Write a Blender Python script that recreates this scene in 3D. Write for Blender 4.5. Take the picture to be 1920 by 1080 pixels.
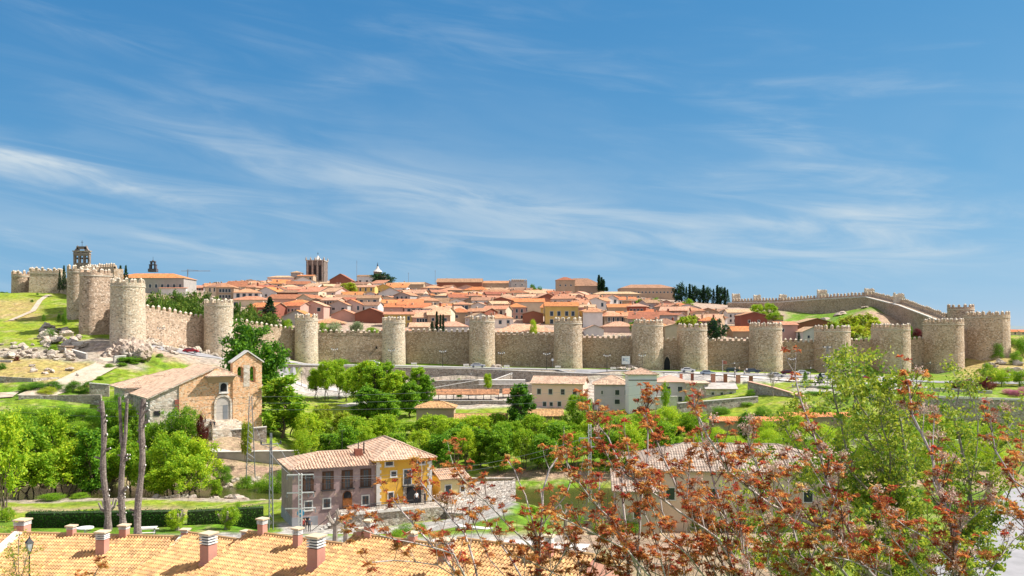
import bpy, bmesh, math, random
from mathutils import Vector, Matrix, noise
R = math.radians
random.seed(7)
sc = bpy.context.scene
for o in list(bpy.data.objects): bpy.data.objects.remove(o)

# ---------------------------------------------------------------- camera, sky, sun, exposure
F = 1600.0; H0 = 620.0; ZC = 28.0           # focal length in 1920-px units, horizon row, eye height
cd = bpy.data.cameras.new('camera'); cam = bpy.data.objects.new('camera', cd)
sc.collection.objects.link(cam); sc.camera = cam
cd.sensor_width = 36; cd.lens = 36*F/1920; cd.shift_y = (H0-540)/1920
cd.clip_start = 0.5; cd.clip_end = 30000
cam.location = (0, 0, ZC); cam.rotation_euler = (R(90), 0, 0)
SUN_AZ, SUN_EL = R(8), R(47)                # measured from +X towards +Y
sd = Vector((math.cos(SUN_EL)*math.cos(SUN_AZ), math.cos(SUN_EL)*math.sin(SUN_AZ), math.sin(SUN_EL)))
ld = bpy.data.lights.new('sun', 'SUN'); lo = bpy.data.objects.new('sun', ld); sc.collection.objects.link(lo)
ld.energy = 5.0; ld.angle = R(0.5); ld.color = (1, .95, .87)
lo.rotation_euler = (-sd).to_track_quat('-Z', 'Y').to_euler()
sc.view_settings.view_transform = 'Standard'; sc.view_settings.look = 'None'
sc.view_settings.exposure = 0.62; sc.view_settings.gamma = 1

W = bpy.data.worlds.new('World'); sc.world = W; W.use_nodes = True
def world_nodes():
    nt = W.node_tree; nt.nodes.clear(); N = nt.nodes.new; L = nt.links.new
    out = N('ShaderNodeOutputWorld'); bg = N('ShaderNodeBackground'); L(bg.outputs[0], out.inputs[0])
    sky = N('ShaderNodeTexSky'); sky.sky_type = 'NISHITA'; sky.sun_disc = False
    sky.sun_elevation = SUN_EL; sky.sun_rotation = R(90)-SUN_AZ
    sky.altitude = 1100; sky.air_density = 1.0; sky.dust_density = 0.1; sky.ozone_density = 2.6
    def m(op, a, b=None, c=None):
        n = N('ShaderNodeMath'); n.operation = op
        for i, v in enumerate((a, b, c)):
            if v is None: continue
            if isinstance(v, (int, float)): n.inputs[i].default_value = v
            else: L(v, n.inputs[i])
        return n.outputs[0]
    tc = N('ShaderNodeTexCoord'); sp = N('ShaderNodeSeparateXYZ'); L(tc.outputs['Generated'], sp.inputs[0])
    cbv = N('ShaderNodeCombineXYZ'); L(sp.outputs[0], cbv.inputs[0]); L(sp.outputs[1], cbv.inputs[1]); L(m('ADD', m('MULTIPLY', sp.outputs[2], .93), .06), cbv.inputs[2]); L(cbv.outputs[0], sky.inputs['Vector'])
    az = m('ARCTAN2', sp.outputs[0], sp.outputs[1]); el = m('ARCSINE', sp.outputs[2])
    def nz(sx, sy, rot, seed, detail, dist):
        c, s = math.cos(rot), math.sin(rot)
        u = m('ADD', m('MULTIPLY', az, c), m('MULTIPLY', el, s)); v = m('SUBTRACT', m('MULTIPLY', el, c), m('MULTIPLY', az, s))
        cb = N('ShaderNodeCombineXYZ'); L(m('MULTIPLY', u, sx), cb.inputs[0]); L(m('MULTIPLY', v, sy), cb.inputs[1]); cb.inputs[2].default_value = seed
        t = N('ShaderNodeTexNoise'); t.inputs['Scale'].default_value = 1; t.inputs['Detail'].default_value = detail
        t.inputs['Roughness'].default_value = .58; t.inputs['Distortion'].default_value = dist; L(cb.outputs[0], t.inputs['Vector'])
        return t.outputs['Fac']
    def sm(x, a, b):
        n = N('ShaderNodeMapRange'); n.interpolation_type = 'SMOOTHSTEP'; L(x, n.inputs['Value'])
        n.inputs['From Min'].default_value = a; n.inputs['From Max'].default_value = b; return n.outputs[0]
    def band(px, py, hw, hh, rot):            # one elongated cirrus bank round a direction in the sky
        a0 = math.atan2(px-960, F); e0 = math.atan2((H0-py)*math.cos(a0), F); c, s = math.cos(rot), math.sin(rot)
        da = m('SUBTRACT', az, a0); de = m('SUBTRACT', el, e0)
        u = m('DIVIDE', m('ADD', m('MULTIPLY', da, c), m('MULTIPLY', de, s)), hw/F)
        v = m('DIVIDE', m('SUBTRACT', m('MULTIPLY', de, c), m('MULTIPLY', da, s)), hh/F)
        r = m('ADD', m('MULTIPLY', u, u), m('MULTIPLY', v, v)); return m('POWER', 2.718, m('MULTIPLY', r, -1.0))
    fine = nz(5, 34, R(-7), 3.1, 8, .9); mid = nz(2.6, 12, R(-9), 8.7, 7, .8); wide = nz(1.6, 4.0, R(-14), 1.3, 4, .4)
    wisp = m('MULTIPLY', sm(fine, .38, .74), sm(mid, .40, .70))
    cover = m('ADD', m('MULTIPLY', sm(wide, .38, .66), .55), .10)
    low = m('SUBTRACT', 1.0, sm(el, .14, .36))
    base = m('MULTIPLY', m('MULTIPLY', wisp, cover), m('ADD', m('MULTIPLY', low, .5), .3))
    tot = base
    for (px, py, hw, hh, rot, k) in ((130, 318, 330, 22, R(-9), 1.75), (40, 345, 400, 60, R(-12), .45), (950, 395, 560, 75, R(-8), .6), (1690, 410, 190, 24, R(-2), .9), (640, 150, 70, 20, R(5), .45), (250, 460, 420, 40, R(-5), .55),
                                     (1300, 450, 560, 60, R(-3), .65), (130, 60, 70, 16, R(-10), .55), (500, 300, 380, 50, R(-16), .5), (820, 350, 260, 16, R(-8), .6), (1200, 500, 700, 28, R(0), .35)):
        tot = m('ADD', tot, m('MULTIPLY', m('MULTIPLY', band(px, py, hw, hh, rot), m('ADD', m('MULTIPLY', sm(fine, .30, .72), .75), .12)), k*.52))
    tot = m('ADD', tot, m('MULTIPLY', sm(nz(1.4, 3.2, R(-16), 5.5, 5, .5), .42, .75), m('MULTIPLY', low, .20)))
    tot = m('MINIMUM', m('MULTIPLY', tot, sm(el, -.02, .03)), .86)
    hs = N('ShaderNodeHueSaturation'); L(sky.outputs[0], hs.inputs['Color']); hs.inputs['Hue'].default_value = .480; hs.inputs['Saturation'].default_value = 1.0; hs.inputs['Value'].default_value = SKYV
    sr = N('ShaderNodeSeparateXYZ'); L(hs.outputs[0], sr.inputs[0]); cr = N('ShaderNodeCombineXYZ')
    for i, (a, g) in enumerate(SKYC): L(m('MULTIPLY', m('POWER', m('MULTIPLY', sr.outputs[i], .1476), g), a/(.12*2**sc.view_settings.exposure)), cr.inputs[i])
    mx = N('ShaderNodeMix'); mx.data_type = 'RGBA'; L(tot, mx.inputs[0]); L(cr.outputs[0], mx.inputs[6]); mx.inputs[7].default_value = CLOUD
    fill_veil = m('ADD', m('MULTIPLY', sm(el, .40, .80), .62), m('MULTIPLY', sm(m('ABSOLUTE', az), .95, 1.9), m('MULTIPLY', sm(el, .0, .3), .5)))  # bright cloud fill added out of view, overhead and behind, to lift shaded faces
    fill_veil = m('MINIMUM', m('MULTIPLY', fill_veil, m('ADD', m('MULTIPLY', sm(wide, .3, .7), .6), .6)), .9)
    mv = N('ShaderNodeMix'); mv.data_type = 'RGBA'; L(fill_veil, mv.inputs[0]); L(mx.outputs[2], mv.inputs[6]); mv.inputs[7].default_value = FILL_CLOUD
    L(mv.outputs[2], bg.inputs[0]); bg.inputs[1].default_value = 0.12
SKYV = 1.0; SKYC = ((.65, 1.30), (.585, .75), (.728, .45)); FILL_CLOUD = (4.7, 4.4, 4.5, 1); CLOUD = (3.6, 4.1, 4.4, 1)
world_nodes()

# ---------------------------------------------------------------- helpers
col = sc.collection
def lin(h):
    h = h.lstrip('#'); v = [int(h[i:i+2], 16)/255 for i in (0, 2, 4)]
    return tuple((c/12.92 if c <= .04045 else ((c+.055)/1.055)**2.4) for c in v)+(1,)
def X(px, Y): return (px-960)/F*Y
def Z(py, Y): return ZC+(H0-py)/F*Y
def P(px, py, Y): return Vector((X(px, Y), Y, Z(py, Y)))

# terrain profiles: column -> [(Y, z)]
FR = [(0, 26.4), (5, 26.2), (9, 22), (15, 13), (30, 10), (45, 9), (70, 9.3)]
COLS = [
 (-600, FR+[(82, 8.5), (93, 7.6), (104, 3), (130, 1), (140, .5), (143, -1), (152, -1), (155, .5), (165, 4.5), (172, 10), (185, 13.5), (200, 17), (215, 21), (235, 27), (260, 32), (300, 41.5), (320, 42.6), (380, 40), (700, 25), (8000, 5)]),
 (60, FR+[(82, 8.5), (93, 7.6), (104, 3), (130, 1), (140, .5), (143, -1), (152, -1), (155, .5), (165, 4.5), (172, 10), (185, 13.5), (200, 16.75), (215, 20), (235, 25), (260, 30.4), (300, 40.7), (320, 42.2), (380, 40), (700, 25), (8000, 5)]),
 (150, FR+[(82, 8.5), (93, 7.6), (104, 3), (130, 1), (140, .5), (143, -1), (152, -1), (155, .5), (165, 4.4), (172, 9), (185, 12), (200, 15.5), (215, 19), (228, 22), (240, 25.5), (255, 29.3), (290, 38), (320, 42), (380, 44), (550, 50), (8000, 5)]),
 (240, FR+[(82, 8.5), (93, 7.6), (104, 3), (130, 1), (140, .5), (143, -1), (152, -1), (155, .5), (164, 4.2), (172, 8), (185, 10), (200, 14), (215, 18.2), (226, 20.6), (235, 25), (262, 27.5), (300, 35), (400, 46.7), (550, 58), (700, 62), (900, 55), (1500, 20), (8000, 5)]),
 (410, FR+[(82, 8.5), (93, 7.6), (104, 3), (130, 1), (140, .5), (143, -1), (152, -1), (155, .5), (164, 4.2), (166, 5), (172, 8.3), (195, 9.5), (225, 14), (240, 18.6), (250, 20), (262, 20.1), (275, 22), (300, 28), (400, 44), (550, 57), (700, 65), (900, 55), (1500, 20), (8000, 5)]),
 (574, FR+[(82, 8.5), (90, 6), (97, 4.1), (105, 3.2), (126, 3), (138, .8), (142, -1), (151, -1), (154, .6), (175, 3), (200, 6), (235, 9), (258, 11), (269, 12.4), (271, 17), (282, 17), (290, 16.8), (300, 18), (320, 28), (400, 40), (550, 55), (700, 66), (900, 55), (1500, 20), (8000, 5)]),
 (738, FR+[(82, 8.5), (90, 6), (97, 4.1), (105, 3.2), (126, 3), (138, .8), (142, -1), (151, -1), (154, .6), (175, 3), (200, 5.5), (235, 8.5), (262, 11.5), (272.5, 12), (274.5, 16.4), (300, 16.3), (320, 27), (400, 38), (550, 53), (700, 67), (800, 62), (1500, 20), (8000, 5)]),
 (960, FR+[(93, 8.4), (103, 7.5), (114, 2.5), (122, .8), (125, -1), (150, -1), (153, .6), (175, 3), (200, 5.5), (235, 9.2), (255, 10.5), (269.5, 11.5), (271, 15.6), (300, 15.4), (318, 26), (330, 28), (400, 36.7), (500, 46), (600, 55), (700, 64), (800, 60), (1500, 20), (8000, 5)]),
 (1150, FR+[(80, 8.8), (90, 4.8), (103, 4.2), (114, 2.5), (122, .8), (125, -1), (150, -1), (153, .6), (175, 3), (200, 5), (228, 6.8), (245, 9.5), (256, 12.6), (262, 15.3), (300, 15), (318, 25), (330, 27.5), (400, 36), (500, 44.5), (600, 52), (700, 59), (800, 50), (1500, 20), (8000, 5)]),
 (1320, FR+[(80, 8.8), (90, 4.6), (103, 4.2), (114, 4.0), (122, .8), (125, -1), (150, -1), (153, .6), (165, 4), (190, 7.5), (205, 10), (224, 10.9), (230, 15.0), (270, 15), (300, 14.6), (318, 23), (330, 26), (400, 35.5), (500, 43), (600, 48), (700, 50), (900, 30), (8000, 5)]),
 (1500, FR+[(82, 8.8), (92, 5.0), (103, 4.6), (114, 4.2), (122, .8), (125, -1), (150, -1), (153, .6), (165, 4), (180, 8), (200, 12), (215, 14.2), (255, 14.3), (290, 14), (312, 20), (330, 24), (400, 33), (460, 40), (600, 42), (900, 25), (8000, 5)]),
 (1635, FR+[(95, 9), (110, 6), (122, .8), (125, -1), (150, -1), (153, .6), (165, 3), (180, 7), (200, 12), (215, 13.8), (255, 13.8), (290, 13.4), (312, 20), (330, 24), (345, 30), (370, 36), (395, 39.6), (412, 39), (440, 36), (600, 30), (900, 15), (8000, 5)]),
 (1760, FR+[(95, 9.6), (110, 7), (122, .8), (125, -1), (150, -1), (153, .6), (165, 1.5), (192, 2), (203.5, 3), (206, 11.8), (215, 12.6), (250, 13.4), (298, 13.1), (312, 18), (330, 22), (370, 28), (400, 26), (600, 15), (8000, 5)]),
 (1880, FR+[(95, 10), (110, 8), (122, .8), (125, -1), (150, -1), (153, .6), (165, 1.5), (192, 2), (203.5, 3), (206, 11.4), (235, 13.2), (270, 14.8), (300, 18.5), (318, 23.6), (340, 26.2), (370, 25), (450, 22), (600, 24), (900, 20), (8000, 5)]),
 (2600, FR+[(95, 10), (110, 8), (122, .8), (125, -1), (150, -1), (153, .6), (165, 1.5), (192, 2), (203.5, 3), (206, 11.4), (235, 14), (270, 18), (300, 23), (330, 27), (360, 28), (450, 22), (600, 24), (900, 20), (8000, 5)]),
]
def prof(c, Y):
    for (a, b) in zip(c, c[1:]):
        if Y <= b[0]: return a[1]+(b[1]-a[1])*(Y-a[0])/(b[0]-a[0])
    return c[-1][1]
def GU(u, Y):
    if u <= COLS[0][0]: return prof(COLS[0][1], Y)
    for (a, b) in zip(COLS, COLS[1:]):
        if u <= b[0]:
            t = (u-a[0])/(b[0]-a[0]); return prof(a[1], Y)*(1-t)+prof(b[1], Y)*t
    return prof(COLS[-1][1], Y)
def G(x, y): return GU(960+F*x/max(y, 4), y)

class MB:
    def __init__(s): s.v = []; s.f = []; s.m = []; s.uv = []; s.hasuv = False
    def face(s, pts, mi=0, uv=None):
        n = len(s.v); s.v.extend([tuple(p) for p in pts]); s.f.append(tuple(range(n, n+len(pts)))); s.m.append(mi)
        s.uv.append(uv)
        if uv: s.hasuv = True
    def grid(s, rows, closed=False, mi=0):
        n = len(s.v); w = len(rows[0])
        for r in rows: s.v.extend([tuple(p) for p in r])
        for i in range(len(rows)-1):
            for j in range(w if closed else w-1):
                k = (j+1) % w; s.f.append((n+i*w+j, n+i*w+k, n+(i+1)*w+k, n+(i+1)*w+j)); s.m.append(mi); s.uv.append(None)
    def box(s, c, d, rz=0, mi=0, taper=1.0):
        cx, cy, cz = c; hx, hy, hz = d[0]/2, d[1]/2, d[2]/2; ca, sa = math.cos(rz), math.sin(rz); n = len(s.v)
        for z, t in ((-hz, 1), (hz, taper)):
            for x, y in ((-hx, -hy), (hx, -hy), (hx, hy), (-hx, hy)):
                x *= t; y *= t; s.v.append((cx+x*ca-y*sa, cy+x*sa+y*ca, cz+z))
        for q in ((0, 3, 2, 1), (4, 5, 6, 7), (0, 1, 5, 4), (1, 2, 6, 5), (2, 3, 7, 6), (3, 0, 4, 7)):
            s.f.append(tuple(n+i for i in q)); s.m.append(mi); s.uv.append(None)
    def bb(s, x0, x1, y0, y1, z0, z1, mi=0): s.box(((x0+x1)/2, (y0+y1)/2, (z0+z1)/2), (x1-x0, y1-y0, z1-z0), 0, mi)
    def prism(s, poly, z0, z1, mi=0, top=True, bottom=False, scale=None):
        n = len(s.v); k = len(poly)
        for p in poly: s.v.append((p[0], p[1], z0))
        for p in (scale or poly): s.v.append((p[0], p[1], z1))
        for i in range(k):
            j = (i+1) % k; s.f.append((n+i, n+j, n+k+j, n+k+i)); s.m.append(mi); s.uv.append(None)
        if top: s.f.append(tuple(range(n+k, n+2*k))); s.m.append(mi); s.uv.append(None)
        if bottom: s.f.append(tuple(range(n+k-1, n-1, -1))); s.m.append(mi); s.uv.append(None)
    def vprism(s, poly, y0, y1, mi=0):          # polygon in x,z extruded along y
        n = len(s.v); k = len(poly)
        for p in poly: s.v.append((p[0], y0, p[1]))
        for p in poly: s.v.append((p[0], y1, p[1]))
        for i in range(k):
            j = (i+1) % k; s.f.append((n+i, n+k+i, n+k+j, n+j)); s.m.append(mi); s.uv.append(None)
        s.f.append(tuple(range(n, n+k))); s.m.append(mi); s.uv.append(None)
        s.f.append(tuple(range(n+2*k-1, n+k-1, -1))); s.m.append(mi); s.uv.append(None)
    def cyl(s, c, r, z0, z1, n=12, mi=0, r2=None, top=True):
        r2 = r if r2 is None else r2
        a = [(c[0]+r*math.cos(i*2*math.pi/n), c[1]+r*math.sin(i*2*math.pi/n)) for i in range(n)]
        b = [(c[0]+r2*math.cos(i*2*math.pi/n), c[1]+r2*math.sin(i*2*math.pi/n)) for i in range(n)]
        s.prism(a, z0, z1, mi, top, True, b)
    def tube(s, pts, rad, n=5, mi=0, cap=True):
        pts = [Vector(p) for p in pts]
        if len(pts) < 2: return
        if not isinstance(rad, (list, tuple)): rad = [rad]*len(pts)
        rows = []; prev = None
        for i, p in enumerate(pts):
            d = (pts[min(i+1, len(pts)-1)]-pts[max(i-1, 0)])
            if d.length < 1e-6: d = Vector((0, 0, 1))
            d.normalize()
            a = prev if prev is not None else (Vector((1, 0, 0)) if abs(d.x) < .8 else Vector((0, 1, 0)))
            a = a-d*a.dot(d)
            if a.length < 1e-4: a = d.orthogonal()
            a.normalize(); b = d.cross(a); prev = a
            rows.append([p+(a*math.cos(k*2*math.pi/n)+b*math.sin(k*2*math.pi/n))*rad[i] for k in range(n)])
        s.grid(rows, True, mi)
        if cap: s.face(rows[-1], mi); s.face(list(reversed(rows[0])), mi)
    def mesh(s, name, mats, smooth=False, off=None):
        me = bpy.data.meshes.new(name)
        v = s.v if off is None else [(a-off[0], b-off[1], c-off[2]) for a, b, c in s.v]
        me.from_pydata(v, [], s.f)
        if not isinstance(mats, (list, tuple)): mats = [mats]
        for m in mats: me.materials.append(m)
        me.polygons.foreach_set('material_index', s.m)
        if s.hasuv:
            ul = me.uv_layers.new(name='UVMap'); dat = []
            for f, uv in zip(s.f, s.uv):
                if uv is None: dat.extend([0.0]*(2*len(f)))
                elif isinstance(uv[0], (tuple, list)): 
                    for q in uv: dat.extend(q)
                else: dat.extend(list(uv)*len(f))
            ul.data.foreach_set('uv', dat)
        if smooth: me.polygons.foreach_set('use_smooth', [True]*len(s.f))
        me.update(); return me
    def build(s, name, mats, parent=None, smooth=False, world=False):
        off = parent.location if (world and parent is not None) else None
        return link(name, s.mesh(name, mats, smooth, off), parent)
def link(name, me, parent=None, loc=None, rz=0):
    o = bpy.data.objects.new(name, me); col.objects.link(o)
    if parent is not None: o.parent = parent
    if loc is not None: o.location = loc
    o.rotation_euler = (0, 0, rz); return o
def tag(o, label=None, cat=None, group=None, kind=None):
    if label: o['label'] = label
    if cat: o['category'] = cat
    if group: o['group'] = group
    if kind: o['kind'] = kind
    return o
def thing(name, label, cat, loc=(0, 0, 0), rz=0, group=None):
    o = bpy.data.objects.new(name, None); col.objects.link(o); o.empty_display_size = .5
    o.location = loc; o.rotation_euler = (0, 0, rz); return tag(o, label, cat, group)
LATE = {}
def late(o, desc, place): LATE.setdefault(place, []).append((o, desc))
ORD = 'first second third fourth fifth sixth seventh eighth ninth tenth eleventh twelfth thirteenth fourteenth fifteenth sixteenth seventeenth eighteenth nineteenth'.split()
TENS = {20: 'twent', 30: 'thirt', 40: 'fort', 50: 'fift', 60: 'sixt'}
def ordn(i):
    if i < 20: return ORD[i-1]
    t, u = i//10*10, i % 10
    return TENS[t]+'ieth' if u == 0 else TENS[t]+'y-'+ORD[u-1]
def finish_labels():
    for place, L in LATE.items():
        L.sort(key=lambda t: t[0].matrix_world.translation.x/max(1, t[0].matrix_world.translation.y) if False else t[0].location.x/max(1, t[0].location.y))
        for i, (o, d) in enumerate(L): o['label'] = f'{d}, {ordn(i+1)} from left {place}' if len(L) > 1 else f'{d} {place}'

# ---------------------------------------------------------------- materials
def mat(name, c1, c2=None, scale=.5, rough=.85, bump=0, bscale=4, rnd=0, kind='noise', c3=None, stretch=(1, 1, 1), spec=.3, metal=0, lo=.35, hi=.65):
    m = bpy.data.materials.new(name); m.use_nodes = True; nt = m.node_tree; N = nt.nodes.new; L = nt.links.new
    b = nt.nodes['Principled BSDF']; b.inputs['Roughness'].default_value = rough; b.inputs['Specular IOR Level'].default_value = spec; b.inputs['Metallic'].default_value = metal
    c1 = lin(c1) if isinstance(c1, str) else tuple(c1)+(1,)
    if c2 is None and not rnd and not bump: b.inputs['Base Color'].default_value = c1; return m
    c2 = c1 if c2 is None else (lin(c2) if isinstance(c2, str) else tuple(c2)+(1,))
    tc = N('ShaderNodeTexCoord'); mp = N('ShaderNodeMapping'); mp.inputs['Scale'].default_value = stretch; L(tc.outputs['Object'], mp.inputs[0]); vec = mp.outputs[0]
    def nz(s, det=4):
        t = N('ShaderNodeTexNoise'); t.inputs['Scale'].default_value = s; t.inputs['Detail'].default_value = det; t.inputs['Roughness'].default_value = .6; L(vec, t.inputs['Vector']); return t
    def ramp(x, a, c):
        r = N('ShaderNodeMapRange'); L(x, r.inputs['Value']); r.inputs['From Min'].default_value = a; r.inputs['From Max'].default_value = c; return r.outputs[0]
    def mix(f, a, c, bt='MIX'):
        x = N('ShaderNodeMix'); x.data_type = 'RGBA'; x.blend_type = bt
        if isinstance(f, (int, float)): x.inputs[0].default_value = f
        else: L(f, x.inputs[0])
        for i, q in ((6, a), (7, c)):
            if isinstance(q, tuple): x.inputs[i].default_value = q
            else: L(q, x.inputs[i])
        return x.outputs[2]
    color = mix(ramp(nz(scale).outputs['Fac'], lo, hi), c1, c2)
    height = None
    if kind == 'stone':
        v = N('ShaderNodeTexVoronoi'); v.inputs['Scale'].default_value = bscale; L(vec, v.inputs['Vector'])
        s = N('ShaderNodeSeparateColor'); L(v.outputs['Color'], s.inputs[0])
        dk = tuple(c*.46 for c in c1[:3])+(1,); br = tuple(min(1, c*1.45) for c in c2[:3])+(1,)
        color = mix(ramp(s.outputs[0], .62, .95), color, dk); color = mix(ramp(s.outputs[1], .7, 1.0), color, br)
        if c3: color = mix(ramp(s.outputs[2], .55, .95), color, lin(c3) if isinstance(c3, str) else tuple(c3)+(1,))
        v2 = N('ShaderNodeTexVoronoi'); v2.feature = 'DISTANCE_TO_EDGE'; v2.inputs['Scale'].default_value = bscale; L(vec, v2.inputs['Vector'])
        height = ramp(v2.outputs['Distance'], 0, .12)
    elif c3: color = mix(ramp(nz(scale*5, 6).outputs['Fac'], .52, .68), color, lin(c3) if isinstance(c3, str) else tuple(c3)+(1,))
    if kind == 'tile':
        uv = N('ShaderNodeUVMap'); uv.uv_map = 'UVMap'
        sp = N('ShaderNodeSeparateXYZ'); L(uv.outputs[0], sp.inputs[0])
        def fl(x, k):
            a = N('ShaderNodeMath'); a.operation = 'MULTIPLY'; L(x, a.inputs[0]); a.inputs[1].default_value = k
            f = N('ShaderNodeMath'); f.operation = 'FLOOR'; L(a.outputs[0], f.inputs[0]); return f.outputs[0], a.outputs[0]
        (fu, ru), (fv, rv) = fl(sp.outputs[0], bscale), fl(sp.outputs[1], bscale*.7)
        cb = N('ShaderNodeCombineXYZ'); L(fu, cb.inputs[0]); L(fv, cb.inputs[1])
        wn = N('ShaderNodeTexWhiteNoise'); wn.noise_dimensions = '2D'; L(cb.outputs[0], wn.inputs['Vector'])
        sc_ = N('ShaderNodeSeparateColor'); L(wn.outputs['Color'], sc_.inputs[0])
        color = mix(ramp(sc_.outputs[0], .55, 1.1), color, tuple(c*.5 for c in c1[:3])+(1,)); color = mix(ramp(sc_.outputs[1], .6, 1.1), color, tuple(min(1, c*1.6) for c in c2[:3])+(1,))
        sn = N('ShaderNodeMath'); sn.operation = 'MULTIPLY'; L(ru, sn.inputs[0]); sn.inputs[1].default_value = 2*math.pi
        s2 = N('ShaderNodeMath'); s2.operation = 'SINE'; L(sn.outputs[0], s2.inputs[0]); height = s2.outputs[0]
    if rnd:
        oi = N('ShaderNodeObjectInfo'); hs = N('ShaderNodeHueSaturation'); L(color, hs.inputs['Color'])
        r1 = N('ShaderNodeMapRange'); L(oi.outputs['Random'], r1.inputs['Value']); r1.inputs['To Min'].default_value = 1-rnd; r1.inputs['To Max'].default_value = 1+rnd; L(r1.outputs[0], hs.inputs['Value'])
        wn2 = N('ShaderNodeTexWhiteNoise'); wn2.noise_dimensions = '1D'; L(oi.outputs['Random'], wn2.inputs['W'])
        r2 = N('ShaderNodeMapRange'); L(wn2.outputs['Value'], r2.inputs['Value']); r2.inputs['To Min'].default_value = .5-rnd*.07; r2.inputs['To Max'].default_value = .5+rnd*.07; L(r2.outputs[0], hs.inputs['Hue'])
        color = hs.outputs[0]
    L(color, b.inputs['Base Color'])
    if bump:
        if height is None: height = nz(bscale, 5).outputs['Fac']
        bn = N('ShaderNodeBump'); bn.inputs['Strength'].default_value = 1; bn.inputs['Distance'].default_value = bump; L(height, bn.inputs['Height']); L(bn.outputs[0], b.inputs['Normal'])
    return m
def leafmat(name, c, tr=.42, rnd=.18, rough=.6):
    m = bpy.data.materials.new(name); m.use_nodes = True; nt = m.node_tree; N = nt.nodes.new; L = nt.links.new
    b = nt.nodes['Principled BSDF']; b.inputs['Roughness'].default_value = rough; b.inputs['Specular IOR Level'].default_value = .25
    oi = N('ShaderNodeObjectInfo'); hs = N('ShaderNodeHueSaturation'); hs.inputs['Color'].default_value = lin(c) if isinstance(c, str) else tuple(c)+(1,)
    r1 = N('ShaderNodeMapRange'); L(oi.outputs['Random'], r1.inputs['Value']); r1.inputs['To Min'].default_value = 1-rnd; r1.inputs['To Max'].default_value = 1+rnd; L(r1.outputs[0], hs.inputs['Value'])
    r2 = N('ShaderNodeMapRange'); L(oi.outputs['Random'], r2.inputs['Value']); r2.inputs['To Min'].default_value = .5+rnd*.08; r2.inputs['To Max'].default_value = .5-rnd*.08; L(r2.outputs[0], hs.inputs['Hue'])
    L(hs.outputs[0], b.inputs['Base Color'])
    t = N('ShaderNodeBsdfTranslucent'); L(hs.outputs[0], t.inputs['Color']); mx = N('ShaderNodeMixShader'); mx.inputs[0].default_value = tr
    L(b.outputs[0], mx.inputs[1]); L(t.outputs[0], mx.inputs[2]); L(mx.outputs[0], nt.nodes['Material Output'].inputs[0]); return m
M = {}
M['wall'] = mat('granite masonry', (.68, .52, .36), (.44, .31, .20), .10, .9, .10, 2.4, kind='stone', c3=(.80, .68, .53), stretch=(1, 1, 1.7), lo=.40, hi=.60)
M['wall_pale'] = mat('pale tower masonry', (.72, .585, .43), (.54, .42, .29), .10, .9, .10, 2.3, kind='stone', c3=(.82, .73, .58), stretch=(1, 1, 1.7))
M['wall_red'] = mat('reddish rubble masonry', (.64, .46, .32), (.50, .36, .25), .15, .9, .14, 2.0, kind='stone', c3=(.78, .62, .47), stretch=(1, 1, 1.5))
M['curtain'] = mat('brown curtain masonry', (.60, .44, .295), (.37, .255, .16), .10, .9, .10, 2.5, kind='stone', c3=(.70, .57, .42), stretch=(1, 1, 1.7), lo=.38, hi=.62)
M['merlon'] = mat('lime capped merlon stone', (.66, .58, .46), (.50, .42, .32), 1.2, .9, .05, 3)
M['rubble'] = mat('dry rubble wall stone', (.52, .44, .36), (.38, .31, .25), .3, .9, .1, 2.6, kind='stone', c3=(.62, .57, .5), stretch=(1, 1, 1.4))
M['church'] = mat('orange sandstone', (.90, .54, .30), (.80, .43, .22), .45, .9, .05, 3.0, kind='stone', c3=(.84, .66, .46), stretch=(1, 1, 1.8))
M['church_grey'] = mat('pale granite blocks', (.70, .59, .47), (.56, .46, .36), .3, .9, .05, 1.8, kind='stone', c3=(.72, .67, .58), stretch=(1, 1, 1.8))
M['granite'] = mat('weathered granite boulder', (.52, .44, .35), (.33, .265, .20), .5, .92, .35, 1.6, rnd=.18, c3=(.66, .62, .56))
M['outcrop'] = mat('brown granite outcrop', (.48, .38, .30), (.30, .23, .18), .3, .92, .4, .9, c3=(.58, .50, .42))
M['cap'] = mat('white lime coping', (.74, .71, .66), (.6, .56, .5), 1.5)
M['dark'] = mat('dark opening', (.02, .02, .022)); M['iron'] = mat('dark iron', (.03, .032, .035), rough=.5)
M['glass'] = mat('window glass', (.03, .04, .05), rough=.15, spec=.6)
M['white'] = mat('white paint', (.78, .78, .76), (.68, .68, .66), 2); M['frame'] = mat('pale window frame', (.62, .60, .56))
M['brownframe'] = mat('brown wooden frame', (.10, .05, .03)); M['steel'] = mat('galvanised steel', (.24, .25, .27), rough=.5, metal=.3)
M['concrete'] = mat('concrete', (.54, .49, .44), (.42, .38, .34), .8)
M['bark'] = mat('grey brown bark', (.20, .15, .11), (.10, .075, .055), 2, bump=.03, bscale=6); M['bark_pale'] = mat('pale bark', (.36, .31, .26), (.22, .18, .15), 3)
M['bark_dead'] = mat('pollarded trunk bark', (.25, .20, .17), (.12, .09, .08), 1.5, bump=.06, bscale=4, c3=(.42, .36, .3))
WALLC = {'white': (.74, .71, .66), 'cream': (.66, .55, .40), 'pink': (.58, .36, .29), 'tan': (.46, .34, .23), 'brick red': (.30, .11, .07), 'yellow': (.62, .43, .14), 'grey': (.42, .39, .36), 'pale pink': (.66, .49, .42), 'stone brown': (.36, .27, .20)}
for k, c in WALLC.items(): M['w_'+k] = mat(k+' render wall', c, tuple(v*.86 for v in c), .35, .9, rnd=.10)
ROOFC = {'orange': (.60, .22, .08), 'salmon': (.54, .25, .14), 'pale salmon': (.62, .35, .22), 'rust': (.37, .13, .07), 'brown': (.36, .20, .12), 'sandy': (.58, .37, .22)}
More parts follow.
